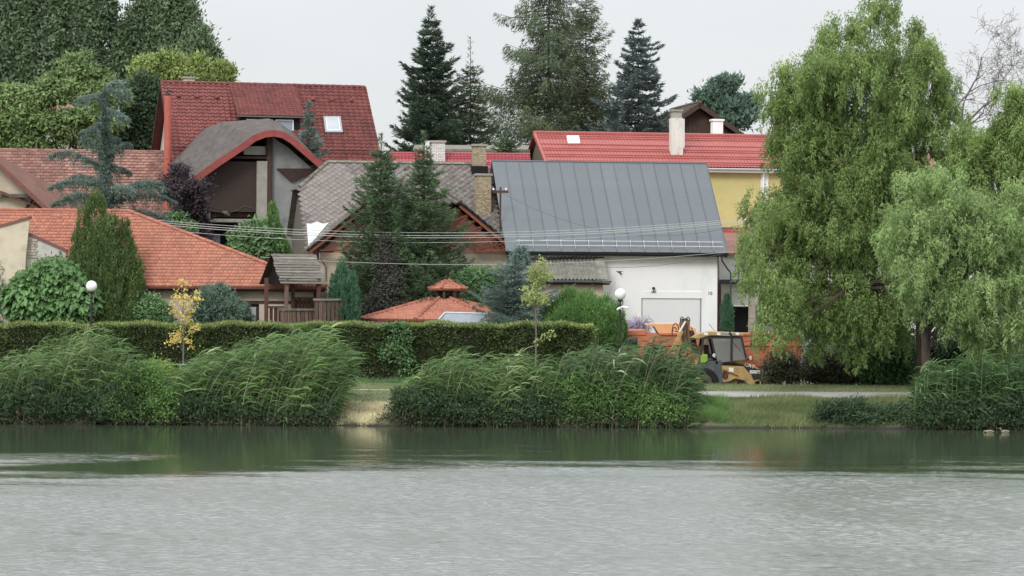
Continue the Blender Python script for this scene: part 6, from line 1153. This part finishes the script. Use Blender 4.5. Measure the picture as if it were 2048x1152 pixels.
def big_leaves():
    rng = np.random.default_rng(67); lm = mat('catalpa_leaf_blade', C(96,146,66,1.05), C(74,120,50,1.05), rough=.45, rv=.35, spec=.4)
    hv, hf_ = heart(); me = bpy.data.meshes.new('leaf'); me.from_pydata(hv, [], hf_); me.materials.append(lm); bl = [(105, 570, 72, 38), (60, 600, 52, 44), (150, 600, 50, 42), (105, 615, 86, 36), (110, 545, 48, 28)]; o0 = np.array(cat_e.location); big = []
    for i in range(1700):
        q = bl[rng.integers(0, 5)]; u = norm(rng.normal(size=3)); u[1] = -abs(u[1])*1.0; u = norm(u); c = np.array(P(q[0], q[1], 138.1)); s = 138.1/FPX; p = c+u*np.array([q[2]*s, q[3]*s*1.1, q[3]*s])*rng.uniform(.78, 1.16)-o0
        if p[2] < .6: continue
        # blade hangs: its tip (-y) points outwards and down
        tipd = norm(np.array([u[0]*.8+rng.normal()*.35, u[1]*.6-.2, -.75+rng.normal()*.25])); yv = -Vector(tipd); zv = Vector((u[0]*.6+rng.normal()*.3, -.8, .75+rng.normal()*.2)).normalized(); xv = yv.cross(zv).normalized(); zv = xv.cross(yv); Rm = Matrix((xv, yv, zv)).transposed().to_4x4(); sc = rng.uniform(.6, 1.05); Mx = Matrix.Translation(Vector(p)) @ Rm @ Matrix.Scale(sc, 4)
        big.append(Mx)
    big.sort(key=lambda m_: m_.translation.y)
    for Mx in big[:300]: o = bpy.data.objects.new('leaf', me); SC.collection.objects.link(o); o.parent = cat_e; o.matrix_local = Mx
    g = MB()
    for Mx in big[300:]: g.add([Mx @ Vector(v) for v in hv], hf_)
    g.build('leaves', lm, cat_e, kind='stuff')
big_leaves()
broadleaf('lilac_bush', 'small purple-flowering bush above the truck cab', [(1270, 650, 16, 14), (1290, 650, 12, 12), (1258, 660, 12, 12)], 144.5, 1275, 2600, 'lilac', .09, 68, cat='shrub', sig=.12, per=18, r0=.03)
spires('thuja', 'dull green conifer shrub cut off by the left edge of the photo', [(0, 520, 660, 14), (-14, 500, 660, 20)], 138.2, 6000, 'pine', .14, .04, 69)
broadleaf('shrub', 'pale flowering shrub at the left edge beside the catalpa', [(8, 600, 22, 34), (-10, 620, 30, 34)], 139.3, 2, 4000, 'bush', .14, 70, cat='shrub', sig=.16, per=26, r0=.04)
broadleaf('shrub', 'whitish airy shrub in front of the downpipe under the slate eave', [(1042, 515, 14, 22), (1030, 525, 12, 14)], 142.2, 1040, 2200, 'bluespruce', .12, 71, cat='shrub', sig=.12, per=18, r0=.03)
# young trees on the path side of the hedge
def sapling(name, label, px, ytop, Y, bl, n, lm, ls, seed, sig=.12, per=14):
    rng = np.random.default_rng(seed); p0 = P(px, 576, Y); z0 = float(gz(p0.x, Y)); e = empty(name, (p0.x, Y, z0), label=label, cat='tree', group='young trees planted along the path'); o = np.array([p0.x, Y, z0]); pp, d, r = blobs(rng, bl, Y, n, sig, grav=.3, per=per, inner=.6, shell=(.5, 1), depth=.9); pp -= o
    foliage('crown', pp, d, rng.uniform(.7, 1.3, len(pp))*ls, rng.uniform(.7, 1.3, len(pp))*ls*.75, r, LM[lm], e, rng); H = P(px, ytop, Y).z-z0; g = MB(); g.tube([(0, 0, -.1), (.02, 0, H*.4), (-.02, 0, H*.7), (.03, 0, H*.97)], [.045, .038, .025, .008], 7)
    for i in rng.integers(0, len(pp), 16): t = Vector(pp[i]); s = Vector((0, 0, max(.8, t.z-.5))); g.tube([s, s.lerp(t, .5)+Vector((0, 0, .03)), t], [.014, .01, .004], 4)
    g.build('trunk', M['grey_bark'], e)
sapling('young_tree', 'young golden-leaved tree in front of the hedge at the left', 367, 548, 133.8, [(367, 570, 10, 20), (368, 600, 26, 18), (345, 592, 10, 10), (392, 590, 12, 12), (372, 630, 20, 16), (352, 622, 12, 12), (355, 668, 18, 16), (380, 655, 16, 14), (372, 690, 26, 14, 0, .6), (345, 685, 12, 12)], 720, 'gold', .12, 72)
sapling('young_tree', 'young pale yellow-green tree in front of the hedge near the blue spruce', 1072, 515, 132.8, [(1083, 528, 10, 14), (1080, 555, 22, 18), (1066, 575, 22, 18), (1082, 595, 24, 16), (1062, 600, 18, 12), (1098, 550, 10, 8), (1074, 545, 16, 18), (1095, 672, 12, 7, 0, .5), (1080, 680, 9, 7, 0, .5)], 1300, 'youngtree', .12, 73)
# ---------------------------------------------------------------- hedge
def hedge():
    rng = np.random.default_rng(80); x0, x1 = P(-70, 600, 136.3).x, P(1186, 600, 136.3).x; z0 = 1.0; e = empty('hedge', ((x0+x1)/2, 136.6, z0), label='long clipped green hedge running along the gardens behind the reeds', cat='hedge'); o = np.array([(x0+x1)/2, 136.6, z0]); Ps, Ds, Rs, Tp = [], [], [], []
    def top(x): return 6-(650-576-ROLL*(x/136.3*FPX))*136.3/FPX+.05*np.sin(x*1.3)+.04*np.sin(x*3.1)
    n = 72000; nc = 5200; cx = rng.uniform(x0, x1, nc); tz = top(cx); h = rng.uniform(0, 1, nc); cz = z0+(tz-z0)*h; bulge = .10*np.sin(cx*2.1+cz*2.7)+.07*np.sin(cx*5.3-cz*4); cy = 135.75-bulge+rng.uniform(-.05, .3, nc); ix = rng.integers(0, nc, n)
    p = np.stack([cx, cy, cz], 1)[ix]+rng.normal(size=(n, 3))*np.array([.13, .08, .10]); p[:, 2] = np.minimum(p[:, 2], top(p[:, 0])+.05); d = np.array([0, -1, .25])+rng.normal(size=(n, 3))*.7; cr = rng.uniform(size=nc); hh = (p[:, 2]-z0)/(top(p[:, 0])-z0)
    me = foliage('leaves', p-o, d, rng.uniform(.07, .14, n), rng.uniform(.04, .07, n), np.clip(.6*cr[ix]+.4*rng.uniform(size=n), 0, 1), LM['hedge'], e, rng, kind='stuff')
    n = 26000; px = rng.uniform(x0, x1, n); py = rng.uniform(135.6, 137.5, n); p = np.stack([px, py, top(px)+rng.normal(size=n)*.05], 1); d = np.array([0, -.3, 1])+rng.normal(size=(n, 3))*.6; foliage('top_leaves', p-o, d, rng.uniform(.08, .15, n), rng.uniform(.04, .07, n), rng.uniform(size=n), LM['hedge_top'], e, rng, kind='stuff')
    g = MB(); xs_ = np.linspace(x0+.15, x1-.15, 60)
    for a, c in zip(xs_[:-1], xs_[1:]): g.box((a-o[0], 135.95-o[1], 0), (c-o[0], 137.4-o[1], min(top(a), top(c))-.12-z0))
    g.build('dark_core', mat('hedge_interior', C(44,46,30), C(30,32,22), rough=1, rv=0), e)  # solid dark boxes filling the hedge behind its leaves
    m = 3000; c2 = rng.uniform(0, 1, m); p = np.stack([np.full(m, x1)+rng.normal(size=m)*.1, rng.uniform(135.7, 137.4, m), z0+c2*(top(x1)-z0)], 1); foliage('end_leaves', p-o, np.array([1, -.3, .2])+rng.normal(size=(m, 3))*.6, .11, .06, rng.uniform(size=m), LM['hedge'], e, rng, kind='stuff')
hedge()
broadleaf('vine', 'bright climbing vine growing over the hedge below the gazebo', [(790, 655, 26, 8), (800, 680, 22, 24), (812, 720, 14, 26), (780, 700, 16, 16)], 135.6, 798, 1900, 'bush', .16, 81, cat='vine', sig=.14, per=20, r0=.02, depth=.3)
# ---------------------------------------------------------------- willows
def willow(label, bl, Y, base_px, n, lm, seed, ls=.15, r0=.35, group='willows on the right bank', strand=1.0, tips=None, bend=0, inner=.2, limbs=26):
    rng = np.random.default_rng(seed); bl = lump(rng, bl, 5, .48); p0 = P(base_px, 576, Y); z0 = float(gz(p0.x, Y)); e = empty('willow_tree', (p0.x, Y, z0), label=label, cat='tree', group=group); o = np.array([p0.x, Y, z0]); area = np.array([q[2]*q[3] for q in bl], float); area /= area.sum(); Ps, Ds, Rs, Ns = [], [], [], []; tg = []; per = 46
    for q, a in zip(bl, area):
        Yb = Y+(q[4] if len(q) > 4 else 0); c = np.array(P(q[0], q[1], Yb)); s = Yb/FPX; r = np.array([q[2]*s, min(q[2], q[3])*s*.8, q[3]*s]); nc = max(2, int(n*a/per)); u = norm(rng.normal(size=(nc, 3))); rad = rng.uniform(.72, 1.05, (nc, 1)); rad = np.where(rng.uniform(size=(nc, 1)) < inner, rng.uniform(.2, .75, (nc, 1)), rad); cc = c+u*r*rad
        Ls = rng.uniform(.35, 1.25, nc)*strand; az = rng.uniform(0, 6.28, nc); cr = rng.uniform(size=nc); ns = rng.poisson(per*Ls/.8)+3; ix = np.repeat(np.arange(nc), ns); m = len(ix); t = rng.uniform(0, 1, m); oh = norm(u/r)[ix]; sw = (t*Ls[ix])[:, None]
        curl = np.stack([np.sin(t*9+az[ix]), np.cos(t*8+az[ix]), 0*t], 1)*.06; p = cc[ix]+oh*np.array([.35, .35, .15])*sw*(1-t[:, None]*.4)+np.stack([np.zeros(m), np.zeros(m), -(t**1.35)*Ls[ix]*.85], 1)+curl+rng.normal(size=(m, 3))*(.035+.11*(1-t[:, None])); p[:, 0] += bend*t*Ls[ix]
        d = rng.normal(size=(m, 3))*.55+oh*.35+np.array([0, 0, -.75]); Ns.append(oh*.8+rng.normal(size=(m, 3))*.5+np.array([0, 0, .35])); Ps.append(p); Ds.append(d); Rs.append(np.clip(.45*cr[ix]+.4*rng.uniform(size=m)+.15*(1-t), 0, 1)); k = rng.integers(0, nc, 3); tg += [cc[j] for j in k]
    pp, d, r = np.concatenate(Ps), np.concatenate(Ds), np.concatenate(Rs); kp = pp[:, 2] > z0+.25; pp, d, r = pp[kp]-o, d[kp], r[kp]; foliage('crown', pp, d, rng.uniform(.7, 1.3, len(pp))*ls, rng.uniform(.7, 1.3, len(pp))*ls*.30, r, LM[lm], e, rng, nv=np.concatenate(Ns)[kp])
    tg = [tg[int(j)]-o for j in rng.integers(0, len(tg), limbs)]; zm = .80*pp[:, 2].max(); tg = [np.array([t[0]*.9, t[1]*.9, min(t[2], zm)]) for t in tg]; g = trunk_mesh((0, 0, -.1), tg, r0, rng, fork=.4); g.build('trunk', M['bark'], e); return e
willow('great willow with bright tasselled crown rising to the top of the photo', [(1740, 30, 62, 52), (1690, 90, 72, 66), (1800, 100, 68, 70), (1630, 140, 72, 72), (1740, 175, 105, 95), (1850, 180, 66, 80), (1600, 240, 72, 82), (1690, 290, 110, 95), (1820, 300, 110, 95), (1595, 350, 66, 74), (1620, 430, 88, 80), (1730, 420, 115, 95), (1560, 500, 62, 60), (1640, 530, 96, 80), (1740, 540, 100, 90), (1600, 600, 62, 60), (1680, 630, 82, 64), (1760, 640, 70, 60), (1510, 510, 42, 36), (1545, 455, 36, 38), (1555, 560, 52, 52), (1630, 670, 40, 34), (1700, 690, 34, 30), (1905, 250, 44, 60), (1925, 330, 50, 56), (1890, 180, 34, 50), (1880, 340, 60, 70), (1700, 200, 150, 120), (1650, 380, 140, 110), (1780, 430, 120, 120), (1650, 560, 110, 90), (1760, 600, 100, 80), (1590, 190, 40, 40), (1560, 300, 26, 50), (1500, 470, 22, 18), (1660, 60, 34, 34), (1780, -10, 40, 34), (1880, 110, 26, 40), (1520, 560, 40, 60, -3.5), (1500, 480, 34, 30, -3), (1530, 640, 34, 50, -4), (1575, 620, 50, 70, -4), (1560, 160, 40, 50), (1570, 230, 50, 60)], 133.2, 1852, 310000, 'willow', 90, ls=.18, r0=.3)
willow('pale green willow low in front of the great one at the right', [(1920, 520, 130, 120), (1860, 390, 82, 62), (1930, 440, 92, 80), (1850, 480, 92, 80), (1960, 540, 96, 90), (1870, 570, 76, 66), (2020, 480, 76, 90), (1810, 430, 52, 48), (1990, 620, 82, 72), (1920, 610, 62, 52), (2060, 600, 60, 80), (1800, 520, 42, 42), (2040, 400, 50, 50), (1985, 690, 60, 45)], 126.3, 1858, 105000, 'willow2', 91, ls=.18, r0=.22)
willow('willow cut off by the right edge of the photo', [(1985, 290, 40, 36), (1950, 330, 44, 44), (1925, 280, 26, 36), (2010, 240, 26, 30), (2030, 230, 46, 62), (2000, 300, 62, 62), (2060, 320, 66, 80), (1970, 350, 42, 42), (2050, 400, 66, 66), (2040, 190, 26, 26)], 129.5, 2040, 52000, 'willow', 92, ls=.19, r0=.3)
# bare crooked willow top
def bare():
    rng = np.random.default_rng(93); Y = 137.0; p0 = P(1925, 576, Y); z0 = float(gz(p0.x, Y)); e = empty('bare_tree', (p0.x, Y, z0), label='leafless corkscrew willow with twisted grey branches against the sky', cat='tree'); o = Vector((p0.x, Y, z0)); g = MB()
    base = P(1925, 260, Y)-o; g.tube([(0, 0, 0), tuple(Vector(base)*.5+Vector((.2, 0, 0))), tuple(base)], [.22, .16, .10], 7)
    def grow(p, d, L, r, lv):
        pts = [p]; rs = [r]; n = 7; q = Vector(p); dd = Vector(d)
        for i in range(n):
            dd = (dd+Vector((rng.normal()*.34, rng.normal()*.34, rng.normal()*.24+.06))).normalized(); q = q+dd*(L/n); pts.append(Vector(q)); rs.append(max(.007, r*(1-.75*(i+1)/n)))
            if lv < 4 and i >= 1 and rng.uniform() < (.75 if lv < 3 else .5): s = dd.cross(Vector((rng.normal(), rng.normal(), rng.normal()))).normalized(); grow(Vector(q), (dd*.7+s*.8).normalized(), L*rng.uniform(.45, .7), rs[-1]*.75, lv+1)
        g.tube(pts, rs, 4 if lv > 1 else 6, cap=False)
    for d, L, r in (((.45, .1, 1), 3.6, .07), ((-.1, -.2, 1), 4.0, .075), ((.75, .2, .45), 2.4, .05), ((.15, .4, 1), 4.4, .06), ((-.45, 0, 1), 2.6, .045)): grow(Vector(base), Vector(d).normalized(), L, r, 0)
    g.build('branches', M['grey_bark'], e)
bare()
# bushes below the willow
broadleaf('shrub', 'dark twiggy shrub just right of the loader bonnet', [(1560, 735, 30, 30), (1590, 745, 30, 26), (1540, 750, 20, 20), (1575, 715, 16, 16)], 136.7, 1575, 5500, 'brownbush', .12, 94, cat='shrub', sig=.16, per=22, r0=.04, limbs=22, bark='grey_bark')
broadleaf('shrub', 'dark shrub row under the great willow, left part', [(1640, 735, 36, 34), (1690, 735, 36, 34), (1665, 750, 44, 24)], 137.4, 1665, 13000, 'brownbush', .13, 95, cat='shrub', sig=.18, per=30, r0=.04)
broadleaf('shrub', 'broad-leaved green shrub under the great willow before the trunk', [(1760, 715, 44, 44), (1800, 700, 44, 44), (1740, 745, 40, 26), (1820, 735, 34, 34), (1780, 750, 44, 22)], 137.2, 1780, 15000, 'bush', .19, 96, cat='shrub', sig=.2, per=28, r0=.04)
broadleaf('shrub', 'dark thicket behind the willow trunk at the right', [(1880, 720, 50, 46), (1950, 710, 60, 50), (2020, 710, 50, 54), (2070, 700, 40, 60)], 134.5, 1950, 17000, 'darkgreen', .17, 97, cat='shrub', sig=.24, per=30, r0=.05)
# ---------------------------------------------------------------- reeds
def reeds(label, prof, Y0, Y1, ns, seed, lm='reed', lean=.55, nl=9, L=.86, spread=.75, base=None, dark=0):
    rng = np.random.default_rng(seed); prof = np.array(prof, float); px = rng.uniform(prof[0, 0], prof[-1, 0], ns); Yb = rng.uniform(Y0, Y1, ns); py = np.interp(px, prof[:, 0], prof[:, 1]); x = (px-1024)*Yb/FPX; zt = 6-(py-576-ROLL*(px-1024))*Yb/FPX; zb = gz(x, Yb)-.05; zb = np.maximum(zb, -.2)
    H = np.maximum(.5, (zt-zb)*(1.0-rng.uniform(0, .66, ns)**1.3)*(1+.06*np.sin(px*.11+seed)+.05*np.sin(px*.27))); ln = lean*rng.uniform(.5, 1.3, ns)*H*.32; x = x-ln*.6; yw = rng.normal(size=ns)*.12
    e0 = np.array([x.mean(), Yb.mean(), 0]); st = lambda t, i: np.stack([x[i]+ln[i]*t**2.0, Yb[i]+yw[i]*t, zb[i]+H[i]*t*(1-.06*t)], 1)
    # stems
    T = np.linspace(0, 1, 6); A_ = np.arange(ns); V_ = []
    for t in T: c = st(np.full(ns, t), A_); w = .009*(1-.6*t); V_ += [c-np.array([w, 0, 0]), c+np.array([w, 0, 0])]
    V_ = np.stack(V_, 1)-e0; me1 = npmesh('stems', V_, 12, rng.uniform(size=ns), [(2*k, 2*k+1, 2*k+3, 2*k+2) for k in range(5)])
    m = ns*nl; i = np.repeat(np.arange(ns), nl); t = np.clip(np.tile(np.linspace(.18, 1.0, nl), ns)+rng.normal(size=m)*.03, .05, 1); p0 = st(t, i); az = np.where(rng.uniform(size=m) < .78, rng.normal(size=m)*spread, rng.uniform(-3.14, 3.14, m)); el = rng.uniform(.35, 1.15, m)*(1-.25*t)
    h = np.stack([np.cos(az), np.sin(az), 0*az], 1); LL = L*rng.uniform(.55, 1.2, m)*(1.05-.35*np.abs(t-.6)); drp = rng.uniform(.25, .95, m)*LL; wind = rng.uniform(.05, .4, m)*LL; S = np.array([0, .3, .62, 1.0]); WW = np.array([.55, 1, .75, .0]); w = rng.uniform(.02, .045, m); V_ = []; crv = []
    for s in S: c = p0+h*(LL*np.cos(el)*s)[:, None]; c[:, 2] += LL*np.sin(el)*s-drp*s*s*.9; c[:, 0] += wind*s*s; crv.append(c)
    up = rng.normal(size=(m, 3))*.6+np.array([0, -.2, 1]); sd_ = norm(np.cross(norm(crv[3]-crv[0]), up))
    for c, q in zip(crv[:3], WW[:3]): V_ += [c-sd_*(w*q)[:, None], c+sd_*(w*q)[:, None]]
    V_.append(crv[3]); V_ = np.stack(V_, 1)-e0; cl = .5+.5*np.sin(x[i]*1.9+seed)*np.cos(x[i]*.7); rr = np.clip(.3*cl+.7*rng.uniform(size=m), 0, 1); 
    me = npmesh('reed_bed', V_, 7, rr, [(0, 1, 3, 2), (2, 3, 5, 4)]); 
    o = empty('reed_bed', tuple(e0), label=label, cat='reeds', group='reed beds along the far bank', kind='stuff'); link('leaves', me, LM[lm], o, kind='stuff'); link('stalks', me1, LM['drystalk' if dark == 0 else lm], o, kind='stuff')
    V2 = np.stack([V_[:, 4], V_[:, 5], V_[:, 6]], 1); link('leaf_tips', npmesh('leaf_tips', V2, 3, rr), LM[lm], o, kind='stuff'); return o
reeds('reed bed at the far left with a tall bent middle', [(-60, 720), (0, 705), (60, 690), (110, 662), (165, 640), (215, 662), (255, 700), (285, 745)], 121.0, 125.0, 640, 101)
reeds('widest reed bed, blown rightwards over the bank below the golden tree', [(325, 745), (370, 705), (430, 690), (500, 668), (560, 652), (620, 648), (660, 668), (690, 712)], 121.0, 125.2, 900, 102, lean=1.25, spread=.4)
reeds('low ragged reed bed right of the grassy gap', [(802, 752), (838, 728), (880, 700), (905, 690), (950, 712), (1000, 702), (1060, 705), (1105, 725)], 121.0, 124.8, 640, 103, lean=.8)
reeds('dark dense reed bed in front of the dump truck', [(1090, 745), (1115, 712), (1150, 690), (1210, 684), (1280, 680), (1340, 680), (1372, 692), (1385, 745)], 121.0, 124.9, 820, 104, lm='reed_dark', lean=.7)
reeds('bluish dark reed bed below the willows at the right edge', [(1830, 745), (1850, 722), (1900, 712), (1960, 705), (2010, 712), (2070, 700), (2110, 700)], 121.0, 124.6, 640, 105, lm='reed_dark', lean=.1, spread=1.4, dark=1)
# low herbs and shrubs at the waterline
def herbs(label, bl, n, lm, seed, Y=121.45, ls=.13, name='waterside_herbs'):
    rng = np.random.default_rng(seed); pp, d, r = blobs(rng, bl, Y, n, .13, per=26, grav=-.2, inner=.3, depth=.9); kp = pp[:, 2] > .03; pp, d, r = pp[kp], d[kp], r[kp]; o = pp.mean(0); o[2] = 0
    e = empty(name, tuple(o), label=label, cat='plants', kind='stuff'); foliage('leaves', pp-o, d, rng.uniform(.7, 1.3, len(pp))*ls, rng.uniform(.7, 1.3, len(pp))*ls*.45, r, LM[lm], e, rng, kind='stuff')
herbs('tangled dark green herbs at the waterline under the left reeds', [(20, 810, 60, 40), (100, 800, 70, 45), (190, 805, 70, 42), (260, 800, 50, 44)], 20000, 'darkgreen', 110)
herbs('leafy green shrub growth between the two left reed beds', [(270, 780, 40, 50), (300, 800, 40, 40), (240, 810, 40, 32), (330, 810, 40, 36), (300, 750, 26, 30)], 17000, 'herb', 111, Y=121.4)
herbs('lime green upright shrub beside the golden young tree', [(318, 745, 24, 26), (325, 775, 24, 26), (300, 740, 16, 16)], 5200, 'lime_herb', 112, Y=123.6)
herbs('shaded herbs hanging over the water below the widest reed bed', [(400, 815, 60, 34), (480, 825, 60, 26), (560, 828, 60, 22), (630, 825, 46, 24), (660, 822, 20, 24)], 17000, 'darkgreen', 113)
herbs('leafy herbs at the waterline below the low ragged reeds', [(800, 815, 26, 36), (850, 810, 50, 40), (930, 815, 60, 38), (1010, 820, 60, 32), (1080, 815, 50, 36)], 20000, 'darkgreen', 114)
herbs('bright leafy stems growing up under the dark reed bed', [(1140, 800, 34, 52), (1200, 800, 30, 52), (1250, 805, 30, 50), (1300, 810, 34, 44), (1340, 815, 34, 36)], 17000, 'herb', 115, Y=121.4)
herbs('low green weeds on the bank below the great willow', [(1660, 830, 34, 24), (1700, 825, 40, 30), (1750, 832, 44, 24), (1800, 832, 40, 26)], 12000, 'darkgreen', 116, Y=121.7)
herbs('shaded weeds at the waterline below the right-hand reeds', [(1870, 825, 50, 34), (1950, 825, 60, 32), (2030, 822, 50, 36)], 14000, 'darkgreen', 117, Y=121.4)
herbs('dark overhanging weeds along the water edge between the reed beds', [(60, 838, 90, 16), (200, 838, 90, 16), (340, 838, 80, 15), (480, 840, 90, 15), (600, 840, 70, 14), (660, 842, 26, 12), (800, 840, 40, 14), (900, 842, 90, 14), (1050, 842, 90, 14), (1200, 844, 90, 14), (1340, 846, 70, 13), (1860, 848, 50, 14), (1960, 850, 70, 14), (2040, 850, 50, 14)], 26000, 'brownbush', 118, Y=121.25)
# grasses
def grass(label, x0, x1, d0, d1, n, hgt, lm, seed, name='grass', bend=.4):
    rng = np.random.default_rng(seed); x = rng.uniform(x0, x1, n); y = SHORE+rng.uniform(d0, d1, n); z = gz(x, y); k = (z > .02) & ~((y > SHORE+4.3) & (y < SHORE+8.4) & (x > 6.9)); x, y, z = x[k], y[k], z[k]; n = len(x); pn = .5+.5*np.sin(x*1.3+np.sin(y*2)*2); H = hgt*rng.uniform(.4, 1.3, n)*(.6+.8*pn); d = np.stack([rng.normal(size=n)*bend+.15, rng.normal(size=n)*bend, np.ones(n)], 1); d = norm(d)
    s = norm(np.stack([np.ones(n), rng.normal(size=n)*.5, np.zeros(n)], 1)); w = rng.uniform(.006, .014, n)[:, None]; p = np.stack([x, y, z-.02], 1); o = np.array([x.mean(), y.mean(), 0]); w = w*1.25; v = np.stack([p-s*w, p+s*w, p+d*H[:, None]+np.array([.06, 0, -.02])*H[:, None]*3], 1)-o
    e = link(name, npmesh(name, v, 3, np.clip(.5*pn+.5*rng.uniform(size=n), 0, 1)), LM[lm], None, label=label, cat='grass', kind='stuff'); e.location = o
grass('short dry grass on the sloping bank and verge', -22, 24, -.2, 14.6, 100000, .10, 'grass', 120)
grass('tall pale grass on the right-hand bank', 7.5, 20, -.1, 4.0, 46000, .26, 'grass', 121, bend=.3)
grass('straw-coloured matted grass in the gap between the reed beds', -8.2, -4.8, -.2, 3.0, 9000, .26, 'wisp', 122, bend=1.3, name='dry_grass')
grass('fresh green grass tuft at the right foot of the dark reed bed', 5.4, 9.3, .1, 3.2, 22000, .55, 'herb', 123, name='tall_grass', bend=.35)
grass('green weeds along the foot of the hedge', -22, 3.6, 13.4, 14.9, 30000, .28, 'bush', 124, name='verge_weeds')
